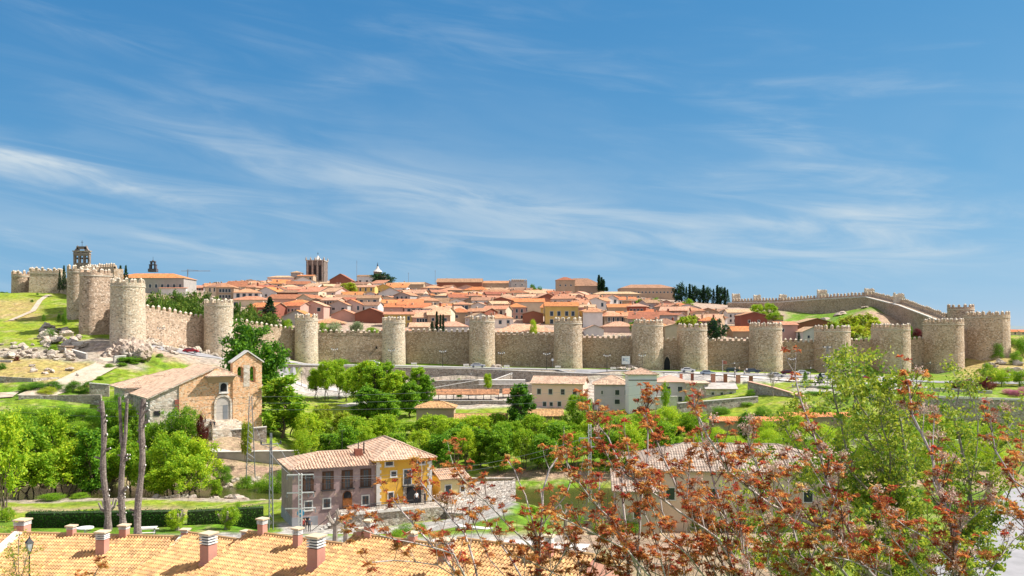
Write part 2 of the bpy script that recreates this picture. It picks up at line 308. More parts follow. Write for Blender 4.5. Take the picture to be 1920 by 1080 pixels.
for k, c in ROOFC.items(): M['r_'+k] = mat(k+' roof tiles', c, tuple(v*.74 for v in c), .22, .9, .035, 2.2, rnd=.13, kind='tile', c3=tuple(min(1, v*1.22) for v in c))
M['tile_near'] = mat('new sandy clay tiles', (.60, .38, .18), (.52, .30, .13), .35, .85, rnd=0, kind='tile', bscale=4.0, c3=(.60, .31, .17))
M['tile_old'] = mat('old mottled clay tiles', (.68, .49, .36), (.50, .32, .22), .5, .9, kind='tile', bscale=3.4, c3=(.74, .62, .48))
M['tile_church'] = mat('lichened church tiles', (.66, .48, .35), (.54, .37, .26), .4, .9, kind='tile', bscale=2.6, c3=(.70, .50, .36))
M['tile_mill'] = mat('greyed mill tiles', (.50, .41, .33), (.38, .28, .22), .5, .9, kind='tile', bscale=3.0, c3=(.60, .52, .44))
M['tile_pink'] = mat('pink flat tiles', (.66, .38, .28), (.58, .33, .25), .4, .9)
M['road'] = mat('pale asphalt', (.34, .33, .34), (.27, .265, .27), .6); M['pave'] = mat('pale stone paving', (.58, .54, .49), (.49, .45, .40), .8, c3=(.64, .60, .55))
M['dirt'] = mat('pale dirt track', (.56, .47, .36), (.42, .33, .24), .4, c3=(.60, .53, .44))
def water_mat():
    m = mat('river water', (.045, .055, .014), (.085, .075, .02), .15, .12, .03, 3, spec=.5); return m
M['water'] = water_mat()
LF = {'bright': (.31, .50, .025), 'lime': (.48, .60, .03), 'mid': (.18, .37, .02), 'dark': (.07, .19, .02), 'pine': (.09, .17, .025), 'pine2': (.20, .29, .04), 'fir': (.02, .055, .03), 'olive': (.26, .33, .16), 'olive2': (.34, .40, .22), 'gold': (.38, .36, .05), 'maroon': (.13, .018, .022), 'maroon2': (.22, .03, .03), 'pinkf': (.62, .22, .34), 'pinkf2': (.5, .2, .22)}
for k, c in LF.items(): M['l_'+k] = leafmat(k+' leaves', c)
for k, c in {'rust': (.50, .16, .06), 'orange': (.70, .30, .08), 'crimson': (.50, .05, .045), 'amber': (.66, .46, .16), 'bronze': (.34, .22, .07)}.items(): M['a_'+k] = leafmat(k+' young leaves', c, .62, 0)
M['seed'] = leafmat('pale dry seed wings', (.70, .52, .42), .3, 0); M['seed2'] = leafmat('brown dry seed wings', (.36, .2, .13), .3, 0)
M['stem'] = mat('silvery grey branch bark', (.56, .50, .47), (.34, .27, .25), 6, c3=(.70, .66, .63)); M['twig'] = mat('brown twig bark', (.19, .10, .07), (.12, .07, .05), 8)
# ---------------------------------------------------------------- ground sheet
GRASS = Vector((.14, .27, .02)); GRASS2 = Vector((.25, .34, .03)); DRY = Vector((.44, .36, .12)); DIRT = Vector((.42, .31, .20)); GRAVEL = Vector((.50, .44, .36)); TOWN = Vector((.45, .34, .25)); DARKG = Vector((.07, .15, .02)); ROCKY = Vector((.42, .36, .28)); PAVE = Vector((.48, .45, .40))
ZONES = [  # u0,u1,Y0,Y1,colour,softness(u),softness(Y)
 (-700, 2700, 0, 60, GRASS, 50, 8), (-700, 1120, 60, 79, PAVE, 30, 3), (-200, 520, 80, 100, GRASS, 30, 2), (520, 960, 88, 112, PAVE, 10, 3), (960, 1150, 80, 104, GRASS, 20, 3),
 (-700, 2700, 110, 141, GRASS2, 40, 5), (-200, 900, 137, 143, ROCKY, 30, 2), (-200, 900, 128, 131, DIRT, 60, 5), (230, 400, 232, 240, DIRT, 30, 4), (260, 400, 236, 250, ROCKY, 30, 4), (0, 760, 152, 163, DIRT, 30, 3), (900, 2700, 153, 160, DIRT, 40, 3),
 (-700, 180, 165, 178, GRASS, 20, 4), (360, 640, 165, 173, DIRT, 20, 2), (-700, 250, 184, 192, GRASS, 30, 3), (-700, 170, 196, 219, DRY, 15, 3), (-20, 130, 219, 231, ROCKY, 30, 5), (130, 260, 219, 240, ROCKY, 20, 4), (-700, 120, 236, 330, GRASS2, 20, 5), (-700, 70, 262, 292, DRY, 30, 12),
 (250, 450, 236, 258, ROCKY, 20, 5), (270, 440, 250, 262, DRY, 20, 3), (520, 660, 240, 268, PAVE, 20, 4), (560, 680, 205, 238, GRASS2, 20, 4),
 (780, 1160, 225, 268, GRAVEL, 20, 5), (560, 1160, 258, 274, ROCKY, 20, 2), (1230, 1720, 226, 272, PAVE, 20, 4), (1420, 1700, 208, 236, PAVE, 20, 4), (560, 1800, 283, 300, GRASS, 30, 2),
 (1280, 1500, 190, 228, GRASS2, 30, 4), (1150, 1500, 62, 74, DIRT, 60, 6), (1050, 1600, 72, 110, DIRT, 60, 6), (1120, 1600, 84, 96, GRASS, 60, 6), (1500, 1900, 100, 130, DIRT, 60, 8), (1400, 1900, 168, 172, GRAVEL, 20, 2), (1300, 1800, 182, 190, DARKG, 40, 5), (270, 1500, 305, 900, TOWN, 15, 6), (1470, 1800, 330, 470, GRASS, 30, 10), (1600, 1720, 350, 380, DIRT, 25, 10), (1800, 2700, 235, 330, DRY, 25, 8), (1840, 2700, 330, 900, GRASS2, 25, 8),
]
def sstep(x, a, b):
    t = max(0, min(1, (x-a)/(b-a))); return t*t*(3-2*t)
def gcol(u, Y, x):
    n1 = noise.noise(Vector((x*.06, Y*.06, 1.3))); n2 = noise.noise(Vector((x*.28, Y*.28, 7.7))); n3 = noise.noise(Vector((x*.9, Y*.9, 3.7)))
    uu = u+n2*22+n3*10; yy = Y+n1*4+n2*2.2+n3*1.0
    c = GRASS.lerp(GRASS2, .5+.5*n1)
    for (u0, u1, y0, y1, cc, su, sy) in ZONES:
        w = sstep(uu, u0-su/2, u0+su/2)*(1-sstep(uu, u1-su/2, u1+su/2))*sstep(yy, y0-sy/2, y0+sy/2)*(1-sstep(yy, y1-sy/2, y1+sy/2))
        if w > 0: c = c.lerp(cc, w)
    if n3+n2*.8 > .42: c = c.lerp(DIRT, .45)
    if n2-n3*.6 < -.45: c = c.lerp(DARKG if c.y > c.x else c*.8, .5)  # scattered deep green tufts in grass, darker patches on bare ground
    return c*(1+.14*n3+.10*n2)
def build_ground():
    ys = [0.5, 3, 5, 7, 9, 12, 15, 20, 25, 30, 37, 45, 55, 65, 75]+[75+i*1.25 for i in range(1, 205)]
    y = ys[-1]
    while y < 7500: y *= 1.018 if y < 900 else 1.12; ys.append(y)
    us = [-600+i*9 for i in range(356)]
    v = []; f = []; cs = []
    for Y in ys:
        for u in us:
            x = X(u, max(Y, 12)) if Y >= 12 else X(u, 12)
            z = GU(u, Y)
            if 95 < Y < 600 and not (239 < Y < 300): z += .35*noise.noise(Vector((x*.12, Y*.12, 0)))+.12*noise.noise(Vector((x*.5, Y*.5, 4)))
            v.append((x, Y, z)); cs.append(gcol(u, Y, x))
    w = len(us)
    for i in range(len(ys)-1):
        for j in range(w-1): f.append((i*w+j, i*w+j+1, (i+1)*w+j+1, (i+1)*w+j))
    me = bpy.data.meshes.new('ground'); me.from_pydata(v, [], f)
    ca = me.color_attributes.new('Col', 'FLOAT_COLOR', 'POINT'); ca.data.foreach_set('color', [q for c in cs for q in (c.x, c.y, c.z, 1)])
    m = bpy.data.materials.new('ground cover'); m.use_nodes = True; nt = m.node_tree; b = nt.nodes['Principled BSDF']; b.inputs['Roughness'].default_value = .95; b.inputs['Specular IOR Level'].default_value = .15
    at = nt.nodes.new('ShaderNodeVertexColor'); at.layer_name = 'Col'; tc = nt.nodes.new('ShaderNodeTexCoord')
    def nz(s):
        n = nt.nodes.new('ShaderNodeTexNoise'); n.inputs['Scale'].default_value = s; n.inputs['Detail'].default_value = 8; n.inputs['Roughness'].default_value = .7; nt.links.new(tc.outputs['Object'], n.inputs['Vector']); return n
    n = nz(.9); n2 = nz(.22)
    mr = nt.nodes.new('ShaderNodeMapRange'); nt.links.new(n.outputs[0], mr.inputs[0]); mr.inputs['From Min'].default_value = .3; mr.inputs['From Max'].default_value = .7; mr.inputs['To Min'].default_value = .40; mr.inputs['To Max'].default_value = 1.45
    hs = nt.nodes.new('ShaderNodeHueSaturation'); nt.links.new(at.outputs[0], hs.inputs['Color']); nt.links.new(mr.outputs[0], hs.inputs['Value'])
    m2 = nt.nodes.new('ShaderNodeMapRange'); nt.links.new(n2.outputs[0], m2.inputs[0]); m2.inputs['From Min'].default_value = .3; m2.inputs['From Max'].default_value = .7; m2.inputs['To Min'].default_value = .465; m2.inputs['To Max'].default_value = .52; nt.links.new(m2.outputs[0], hs.inputs['Hue'])
    nt.links.new(hs.outputs[0], b.inputs['Base Color'])
    bn = nt.nodes.new('ShaderNodeBump'); bn.inputs['Distance'].default_value = .5; nt.links.new(n.outputs[0], bn.inputs['Height']); nt.links.new(bn.outputs[0], b.inputs['Normal'])
    me.materials.append(m); me.polygons.foreach_set('use_smooth', [True]*len(f))
    tag(link('ground', me), 'grassy and stony valley ground rising to the walled hill town', kind='structure')
build_ground()
def drape(name, pts, width, m, off=.1, label=None, kind='structure'):   # ribbon following points (px,Y)
    mb = MB(); P2 = [Vector((X(a, b), b, 0)) for a, b in pts]; S = []
    for i in range(len(P2)-1):
        n = max(2, int((P2[i+1]-P2[i]).length/1.5))
        for k in range(n): S.append(P2[i].lerp(P2[i+1], k/n))
    S.append(P2[-1]); rows = []
    for i, p in enumerate(S):
        d = (S[min(i+1, len(S)-1)]-S[max(i-1, 0)]).normalized(); nrm = Vector((-d.y, d.x, 0)); r = []
        for t in (-.5, -.25, 0, .25, .5):
            q = p+nrm*width*t; r.append((q.x, q.y, G(q.x, q.y)+off))
        rows.append(r)
    mb.grid(rows); o = mb.build(name, m); tag(o, label, kind=kind); return o
ROAD = [(255, 236), (360, 246), (480, 262), (574, 276.5), (738, 280.5), (960, 277.5), (1150, 271), (1300, 263), (1500, 252), (1700, 246), (1900, 238), (2100, 232)]
drape('road', ROAD, 7, M['road'], .16)
drape('path', [(255, 241.5), (360, 251), (480, 267), (574, 283), (738, 287), (960, 284), (1150, 278)], 2.5, M['pave'], .14)
drape('path', [(470, 165), (330, 165.3), (190, 165.5)], 1.2, M['pave'], .25)
drape('dirt_track', [(60, 186), (120, 197), (170, 210), (205, 219), (215, 226)], 7, M['dirt'], .18)
drape('dirt_track', [(-80, 184), (-20, 186), (30, 187)], 4, M['dirt'], .16)
drape('dirt_track', [(20, 262), (62, 275), (75, 290), (95, 305)], 1.6, M['dirt'], .2)
drape('road', [(1300, 263), (1380, 245), (1480, 232), (1600, 226), (1750, 222)], 6, M['pave'], .22)
drape('paved_yard', [(520, 101), (600, 102), (700, 99), (800, 96)], 6, M['pave'], .12)
drape('path', [(800, 76), (1100, 73)], 5, M['pave'], .1)
drape('path', [(520, 262), (600, 256), (680, 246), (700, 235), (640, 225)], 4, M['pave'], .12)
drape('road', [(1830, 62), (1900, 75), (1960, 95), (2000, 120)], 7, M['road'], .15)
mb = MB(); mb.face([(-260, 118, 0.0), (320, 118, 0.0), (320, 158, 0.0), (-260, 158, 0.0)]); tag(mb.build('river_water', M['water']), 'olive green river water between low stony banks', kind='structure')
# far hills
def hills():
    mb = MB(); rows = []
    for Y, k in ((3200, 0), (3800, .55), (4600, 1), (5600, .8)):
        r = []
        for i in range(90):
            u = -500+i*36; h = 20+28*k*(1+.25*math.sin(u*.011)+.3*noise.noise(Vector((u*.012, k*3, 2))))
            r.append((X(u, Y), Y, h))
        rows.append(r)
    mb.grid(rows); tag(mb.build('hills', mat('distant hills', (.16, .22, .26), (.22, .27, .27), .002), smooth=True), 'low blue grey hills on the horizon', kind='structure')  # haze of distance is put into the blue grey colour
hills()
# ---------------------------------------------------------------- city wall: round towers and curtains
M['ramp'] = mat('pale rubble slope', (.56, .49, .41), (.40, .34, .28), .35, .9, .2, 2.2, kind='stone', c3=(.66, .60, .52))
def merlon_mesh(w, d, h, m1='wall', m2='merlon'):
    mb = MB(); mb.bb(-w/2, w/2, -d/2, d/2, -.15, h, 0)
    a, b = w/2+.04, d/2+.04
    pts = [(-a, -b, h), (a, -b, h), (a, b, h), (-a, b, h)]; t = [(-w*.12, 0, h+.52), (w*.12, 0, h+.52)]
    mb.face([pts[0], pts[1], t[1], t[0]], 1); mb.face([pts[2], pts[3], t[0], t[1]], 1); mb.face([pts[1], pts[2], t[1]], 1); mb.face([pts[3], pts[0], t[0]], 1); mb.face(list(reversed(pts)), 1)
    return mb.mesh('merlon', [M[m1], M[m2]])
MER = {}
def merlon(parent, p, rz, w=1.0, d=.6, h=1.15, m1='wall', m2='merlon'):
    k = (round(w, 1), d, h, m1, m2)
    if k not in MER: MER[k] = merlon_mesh(*k)
    o = link('merlon', MER[k], parent, Vector(p)-Vector(parent.location), rz+rm_.uniform(-.04, .04)); o.scale = (rm_.uniform(.86, 1.08), 1, rm_.uniform(.74, 1.10)); return o
rm_ = random.Random(12)
def ring(mb, outer, inner, z0, z1, mi=0):
    k = len(outer)
    for i in range(k):
        j = (i+1) % k; o0, o1, i0, i1 = outer[i], outer[j], inner[i], inner[j]
        mb.face([(o0[0], o0[1], z0), (o1[0], o1[1], z0), (o1[0], o1[1], z1), (o0[0], o0[1], z1)], mi)
        mb.face([(i1[0], i1[1], z0), (i0[0], i0[1], z0), (i0[0], i0[1], z1), (i1[0], i1[1], z1)], mi)
        mb.face([(o0[0], o0[1], z1), (o1[0], o1[1], z1), (i1[0], i1[1], z1), (i0[0], i0[1], z1)], mi)
        mb.face([(i0[0], i0[1], z0), (i1[0], i1[1], z0), (o1[0], o1[1], z0), (o0[0], o0[1], z0)], mi)
def shape(c, Rr, phi, back, k=16, square=False):
    d = Vector((math.sin(phi), -math.cos(phi), 0)); t = Vector((math.cos(phi), math.sin(phi), 0)); pts = []
    if square: loc = [(-Rr, -Rr*.9), (Rr, -Rr*.9), (Rr, back), (-Rr, back)]
    else: loc = [(-Rr*math.cos(i*math.pi/k), -Rr*math.sin(i*math.pi/k)) for i in range(k+1)]+[(Rr, back), (-Rr, back)]
    for (a, b) in loc: q = Vector(c)+t*a-d*b*1.0*(-1)*(-1); pts.append((q.x, q.y))
    return pts
TOW = {}
def tower(px, Y, wpx, top_py, zb, phi, label, m='wall', back=None, square=False, group='round towers along the town wall', mer=True, mh=1.15, cat='wall tower'):
    zt = Z(top_py, Y)-1.57; Rr = wpx/F*Y/2/1.03; c = (X(px, Y), Y, 0); phi = R(phi); back = Rr*.9 if back is None else back
    t = thing('wall_tower', label, cat, (c[0], c[1], zb-2.0), group=group)
    mb = MB(); base = shape(c, Rr*1.07, phi, back, square=square); top = shape(c, Rr, phi, back, square=square); rows = []
    # masonry shaft in courses, slightly irregular
    nz = 14; zz = [zb-2.0+(zt-zb+2.0)*i/nz for i in range(nz+1)]
    for i, z in enumerate(zz):
        f = i/nz; r = []
        for a, b in zip(base, top):
            j = .07*noise.noise(Vector((a[0]*.5, a[1]*.5, z*.6))); dx, dy = a[0]-c[0], a[1]-c[1]; L = math.hypot(dx, dy)
            r.append((a[0]*(1-f)+b[0]*f+dx/L*j, a[1]*(1-f)+b[1]*f+dy/L*j, z))
        rows.append(r)
    mb.grid(rows, True); mb.face(rows[-1]); mb.build('shaft', M[m], t, world=True)
    mb = MB(); ring(mb, shape(c, Rr+.16, phi, back+.16, square=square), shape(c, Rr-.2, phi, back-.2, square=square), zt-.55, zt-.2); mb.build('string_course', M['merlon'], t, world=True)
    mb = MB(); ring(mb, shape(c, Rr+.07, phi, back, square=square), shape(c, Rr-.6, phi, back-.6, square=square), zt-.15, zt+.55); mb.build('parapet', M[m], t, world=True)
    if mer:
        pts = [Vector((p[0], p[1], 0)) for p in shape(c, Rr-.27, phi, back-.3, square=square)]; per = 0; pts.append(pts[0])
        tot = sum((b-a).length for a, b in zip(pts, pts[1:])); n = max(6, int(tot/2.0)); step = tot/n; k = 0; acc = 0
        for a, b in zip(pts, pts[1:]):
            L = (b-a).length
            while k*step < acc+L and k < n:
                q = a.lerp(b, (k*step-acc)/L); rz = math.atan2((b-a).y, (b-a).x)
                merlon(t, (q.x, q.y, zt+.5), rz, w=min(.95, step*.50), h=mh-.2, m1=m); k += 1
            acc += L
    TOW[label] = t; return t
def curtain(A, B, label, m='curtain', th=2.8, base_drop=6, group='curtain walls between the towers', mh=1.1, side=1, holes=(), sp=1.85):
    A = Vector(A); B = Vector(B); d = (B-A); dh = Vector((d.x, d.y, 0)).normalized(); n = Vector((dh.y, -dh.x, 0))*side  # outward
    L = Vector((d.x, d.y, 0)).length; mid = (A+B)/2; zlow = min(G(A.x, A.y), G(B.x, B.y), A.z-3, B.z-3)-base_drop*.3
    t = thing('city_wall', label, 'town wall', (mid.x, mid.y, zlow), group=group)
    mb = MB(); rows = []; N = max(8, int(L/2.2))
    for side_y in (0,):
        for j in range(9):
            r = []
            for i in range(N+1):
                p = A.lerp(B, i/N); z = zlow+(p.z-1.75-zlow)*j/8; bat = .5*(1-j/8); jit = .1*noise.noise(Vector((p.x*.35, p.y*.35, z*.5)))
                r.append(p+n*(bat+jit)+Vector((0, 0, z-p.z)))
            rows.append(r)
    mb.grid(rows)
    top = rows[-1]; back = [p-n*th for p in top]; mb.grid([top, back]); lowb = [Vector((p.x, p.y, zlow)) for p in back]; mb.grid([back, lowb])
    mb.face([rows[0][0], top[0], back[0], lowb[0]]); mb.face([rows[0][-1], lowb[-1], back[-1], top[-1]])
    mb.build('masonry', M[m], t, world=True)
    mb = MB(); o = [p+n*.04 for p in top]; h = Vector((0, 0, .72)); i_ = [p-n*.55 for p in top]; e = Vector((0, 0, -.05))
    mb.grid([[p+e for p in o], [p+h for p in o], [p+h for p in i_], [p+e for p in i_]]); mb.build('parapet', M[m], t, world=True)
    k = max(2, int(L/sp)); rz = math.atan2(dh.y, dh.x)
    for i in range(k):
        p = A.lerp(B, (i+.5)/k); merlon(t, (p.x-n.x*.25, p.y-n.y*.25, p.z-1.75+.6), rz, w=.9, h=mh-.2, m1=m)
    if holes:
        mb = MB()
        for (f, hz) in holes: p = A.lerp(B, f)+n*.25; mb.box((p.x, p.y, zlow+hz), (.5, .4, .7), rz)
        mb.build('loophole', M['dark'], t, world=True)
    return t
# (px, Y, width px, merlon top row, base z, facing, material)
TS = [(239, 235, 60, 524, 24.0, 20, 'wall_pale', 'tallest pale round tower, standing on a brown rock outcrop at the wall corner'),
      (410, 262, 53, 562, 19.6, 18, 'wall_pale', 'pale round tower just left of the big dark tree'),
      (574, 290, 42, 590, 16.6, 10, 'wall_pale', 'pale narrow tower just right of the big dark tree'),
      (738, 296, 43, 595, 16.0, 6, 'wall_pale', 'pale round tower behind the tops of the roadside poplars'),
      (904, 296, 48, 593, 15.2, 4, 'wall', 'round tower directly behind the silver car'),
      (1066, 292, 51, 596, 14.8, 4, 'wall', 'brown grey round tower behind the pink four-windowed house'),
      (1217, 285, 53, 600, 14.6, 4, 'wall', 'left one of the close pair of gate towers, beside the white billboard'),
      (1300, 285, 52, 608, 14.5, 4, 'wall', 'right one of the close pair of gate towers'),
      (1439, 286, 54, 606, 14.2, 6, 'wall', 'round tower behind the dark blue car and the bare tree'),
      (1565, 290, 57, 611, 13.5, 8, 'wall', 'round tower behind the right lattice pylon'),
      (1675, 294, 60, 608, 13.0, 10, 'wall', 'wide tower behind the tip of the green foreground tree'),
      (1774, 299, 61, 598, 13.0, 12, 'wall', 'tall round tower left of the huge corner tower'),
      (1856, 306, 68, 585, 17.0, 20, 'wall', 'huge far right corner tower of the wall')]
for i, (px, Y, w, tp, zb, ph, m, lab) in enumerate(TS): tower(px, Y, w, tp, zb, ph, lab, m)
def CW(i, j, pa, pb, lab, m='curtain', ya=5, yb=5, **k):
    a, b = TS[i], TS[j]; Ya, Yb = a[1]+ya, b[1]+yb; A = P(a[0], pa, Ya); B = P(b[0], pb, Yb); return curtain(A, B, lab, m, **k)
CW(0, 1, 563, 596, 'sunlit reddish curtain wall sloping down beside the tall rock-founded tower', 'wall_red', 5, 5)
CW(1, 2, 592, 617, 'stepping down curtain wall behind the big dark tree', 'curtain')
CW(2, 3, 618, 619, 'curtain wall below the two silvery olive trees', 'curtain', holes=((.8, 7),))
CW(3, 4, 617, 617, 'brown curtain wall with pale orange roofed houses and cypresses just above it', 'curtain')
CW(4, 5, 621, 624, 'curtain wall right of the tower behind the silver car', 'curtain')
CW(5, 6, 627, 630, 'curtain wall behind the white billboard and mossy rocks', 'curtain')
CW(6, 7, 633, 633, 'short curtain wall with the dark arched gate between paired towers', 'curtain', 2, 2)
CW(7, 8, 633, 634, 'curtain wall below the dark pine, behind the walking people', 'curtain')
CW(8, 9, 635, 637, 'curtain wall crossed by the power wires left of the lattice pylon', 'curtain')
CW(9, 10, 635, 634, 'sunlit curtain wall below the yellow green willow on the hill', 'wall_red')
CW(10, 11, 633, 629, 'short curtain wall below the dark red bush', 'wall_red')
CW(11, 12, 617, 612, 'narrow curtain wall beside the huge far right corner tower', 'wall_red')
# gate in the paired towers
t = thing('town_gate', 'dark pointed gateway in the wall between the paired towers', 'gate', (X(1251, 284), 284.0, 14.4)); t.scale = (.52, 1, .86)
mb = MB(); A_ = [(-2.0, 0), (2.0, 0), (2.0, 3.4), (1.5, 4.7), (.7, 5.5), (0, 5.8), (-.7, 5.5), (-1.5, 4.7), (-2.0, 3.4)]
mb.vprism(A_, .35, .6); mb.build('opening', M['dark'], t)
mb = MB(); outer = [(-2.35, 0), (-2.35, 3.5), (-1.75, 5.0), (-.8, 5.9), (0, 6.2), (.8, 5.9), (1.75, 5.0), (2.35, 3.5), (2.35, 0)]; inn = [(-2.0, 0), (-2.0, 3.4), (-1.5, 4.7), (-.7, 5.5), (0, 5.8), (.7, 5.5), (1.5, 4.7), (2.0, 3.4), (2.0, 0)]
def archframe(mb, outer, inn, y0, y1, mi=0):
    for (a, b, c, d) in zip(outer, outer[1:], inn, inn[1:]):
        mb.face([(a[0], y0, a[1]), (c[0], y0, c[1]), (d[0], y0, d[1]), (b[0], y0, b[1])], mi)
        mb.face([(a[0], y0, a[1]), (b[0], y0, b[1]), (b[0], y1, b[1]), (a[0], y1, a[1])], mi); mb.face([(c[0], y0, c[1]), (c[0], y1, c[1]), (d[0], y1, d[1]), (d[0], y0, d[1])], mi)
archframe(mb, outer, inn, .2, .6); mb.build('arch', M['wall'], t)
# corner cluster up the left slope
tower(172, 249, 42, 505, 28.6, -42, 'tall corner tower with a sunlit flat right side, behind the rock-founded tower', 'wall_red', back=4.6, group='corner towers on the left slope')
tower(143, 266, 32, 499, 30.5, -46, 'tall shaded corner tower touching the grassy slope', 'wall', back=6, group='corner towers on the left slope')
curtain(P(192, 556, 258), P(238, 566, 243), 'short shaded curtain wall between the corner tower and rock-founded tower', 'wall', base_drop=10)
curtain(P(158, 497, 280), P(214, 493, 262), 'high curtain wall with crowded merlons linking the two corner towers', 'wall', base_drop=10)
tower(200, 275, 26, 491, 34, -20, 'small square turret top behind the corner towers', 'wall', square=True, mer=False, group='corner towers on the left slope')
tower(40, 328, 33, 509, 41.5, -20, 'small isolated round tower at the far left skyline', 'wall_red', group='towers on the left skyline')
tower(89, 325, 50, 504, 41.5, 14, 'broad flat-fronted square tower on the left skyline', 'wall', square=True, back=6, group='towers on the left skyline')
curtain(P(44, 522, 334), P(80, 522, 332), 'low curtain wall joining the two left skyline towers', 'wall')
curtain(P(100, 521, 332), P(150, 520, 296), 'dark curtain wall with a gate right of the square skyline tower', 'wall')
# rear wall over the grassy hill on the right (seen from inside)
BW = [(1372, 560, 480), (1470, 558, 452), (1548, 552, 428), (1635, 547, 404), (1700, 562, 366), (1752, 580, 334), (1796, 597, 312)]
labs = ['rear wall stretch at its far left end beside the dark conifers', 'rear wall stretch above the lime bushes', 'rear wall stretch along the top of the grassy hill', 'rear wall stretch starting down right from its crest', 'steep rear wall stretch above the shaded hollow', 'lowest rear wall stretch next to the square tower']
for k, (a, b) in enumerate(zip(BW, BW[1:])):
    A = P(*a); B = P(*b); dh = Vector((B.x-A.x, B.y-A.y, 0)).normalized(); n = Vector((dh.y, -dh.x, 0)); L = (Vector((B.x-A.x, B.y-A.y, 0))).length
    zl = min(A.z, B.z)-14; t = thing('city_wall', labs[k], 'town wall', ((A.x+B.x)/2, (A.y+B.y)/2, zl), group='rear wall crossing the green hill')
    body = MB(); hA = Vector((0, 0, -2.3)); N = max(6, int(L/3)); T0 = [A.lerp(B, i/N)+hA+n*3.4 for i in range(N+1)]; T1 = [p-n*4.0 for p in T0]
    body.grid([[Vector((p.x, p.y, zl)) for p in T0], [p+n*.12*noise.noise(p*.4)-Vector((0, 0, 5)) for p in T0], T0, T1, [Vector((p.x, p.y, zl)) for p in T1]]); body.build('masonry', M['curtain'], t, world=True)
    mb = MB(); mb.grid([[p+n*.06+Vector((0, 0, -.3)) for p in T0], [p+n*.06+Vector((0, 0, .06)) for p in T0], [p-n*.7+Vector((0, 0, .06)) for p in T0]]); mb.build('walkway_edge', M['cap'], t, world=True)
    mb = MB(); Q0 = [p-n*3.3 for p in T0]; mb.grid([[p-Vector((0, 0, .1)) for p in Q0], [p+Vector((0, 0, 1.1)) for p in Q0], [p-n*.6+Vector((0, 0, 1.1)) for p in Q0], [p-n*.6-Vector((0, 0, .1)) for p in Q0]]); mb.build('parapet', M['wall'], t, world=True)
    q = max(2, int(L/2.0))
    for i in range(q):
        p = A.lerp(B, (i+.5)/q)-n*.2; merlon(t, (p.x, p.y, p.z-1.25), math.atan2(dh.y, dh.x), w=1.05, h=1.1)
for (px, py, Y, w, lab) in ((1383, 553, 478, 15, 'tiny turret crown at the left end of the rear wall'), (1423, 556, 466, 13, 'second tiny turret crown from the left on the rear wall'), (1472, 556, 452, 14, 'small turret crown on the rear wall above the lime bushes'),
                            (1546, 547, 429, 18, 'prominent pale turret crown on the hilltop rear wall'), (1636, 545, 405, 18, 'turret crown at the crest of the rear wall'), (1692, 554, 370, 19, 'last turret crown right of the rear wall crest')):
    z0 = Z(py, Y)-8; t = thing('turret', lab, 'turret', (X(px, Y), Y+3.5, z0), group='half-round turrets on the rear wall'); r = w/F*Y/2
    mb = MB(); mb.prism(shape((0, 0, 0), r, math.pi, 1.5, 10), 0, 7.4); mb.build('body', M['merlon'], t)
    for a in range(7):
        an = math.pi*(a/6); merlon(t, (t.location.x+math.cos(an)*(r-.3), t.location.y+math.sin(an)*(r-.3), z0+7.3), an+math.pi/2, w=1.2, h=1.6, m1='merlon')
tower(1801, 316, 46, 571, 24, -30, 'squat square-looking tower above the dark hollow, left of the corner tower', 'wall_red', square=False, back=5)
# ---------------------------------------------------------------- rocks
def rock_mesh(seed, sx=1, sy=1, sz=.7, mat_='granite', sub=2):
    bm = bmesh.new(); bmesh.ops.create_icosphere(bm, subdivisions=sub, radius=1); r = random.Random(seed); o = Vector((r.random()*50, r.random()*50, r.random()*50))
    for v in bm.verts:
        p = v.co.copy(); k = 1+.5*noise.noise(p*1.1+o)+.26*noise.noise(p*2.6+o)+(.22*(1-2*abs(noise.noise(p*4.5+o)))+.12*noise.noise(p*9+o) if sub > 2 else 0); q = p*k
        for i in range(4 if sub < 4 else 0):
            n = Vector((math.sin(seed*3.1+i*2.1), math.cos(seed*1.7+i*1.3), math.sin(seed+i*4.4)*.7)).normalized(); dd = q.dot(n)
            if dd > .72: q -= n*(dd-.72)
        v.co = Vector((q.x*sx, q.y*sy, q.z*sz))
    me = bpy.data.meshes.new('boulder'); bm.to_mesh(me); bm.free(); me.materials.append(M[mat_]); return me
ROCKS = [rock_mesh(i, 1.25, .9, .72+.1*(i % 3), 'granite', 3) for i in range(7)]
rr = random.Random(5)
def boulder(px, Y, r, place, desc='rounded grey granite boulder', sink=.3):
    x = X(px, Y); o = link('boulder', ROCKS[rr.randrange(7)], None, (x, Y, G(x, Y)+r*sink), rr.random()*6.3); r *= .80; o.scale = (r, r*rr.uniform(.8, 1.2), r*rr.uniform(.6, 1.0))
    tag(o, cat='boulder', group='boulders on the slopes'); late(o, desc, place)
def scatter(n, u0, u1, y0, y1, r0, r1, place, desc='grey granite boulder'):
    for _ in range(n): boulder(rr.uniform(u0, u1), rr.uniform(y0, y1), rr.uniform(r0, r1)*(1 if rr.random() > .25 else 1.5), place, desc)
scatter(44, 72, 152, 230, 252, .6, 1.5, 'in the boulder heap below the corner towers', 'pale grey boulder')
scatter(14, 82, 148, 236, 244, 1.0, 1.7, 'in the big-rock row below the corner towers', 'big pale grey boulder')
scatter(50, -10, 140, 219, 232, .4, 1.2, 'in the scatter above the dry mound', 'small grey boulder')
scatter(26, 275, 335, 238, 256, .5, 1.3, 'on the slope under the sunlit curtain wall', 'rounded pale boulder')
scatter(24, 335, 420, 251, 258, .5, 1.2, 'beside the red car', 'low pale rock')
scatter(12, 1160, 1200, 276, 281, .5, 1.4, 'behind the billboard', 'mossy pale rock'); scatter(4, 925, 945, 284, 288, .6, 1.2, 'at the foot of the wall near the silver car', 'pale rock')
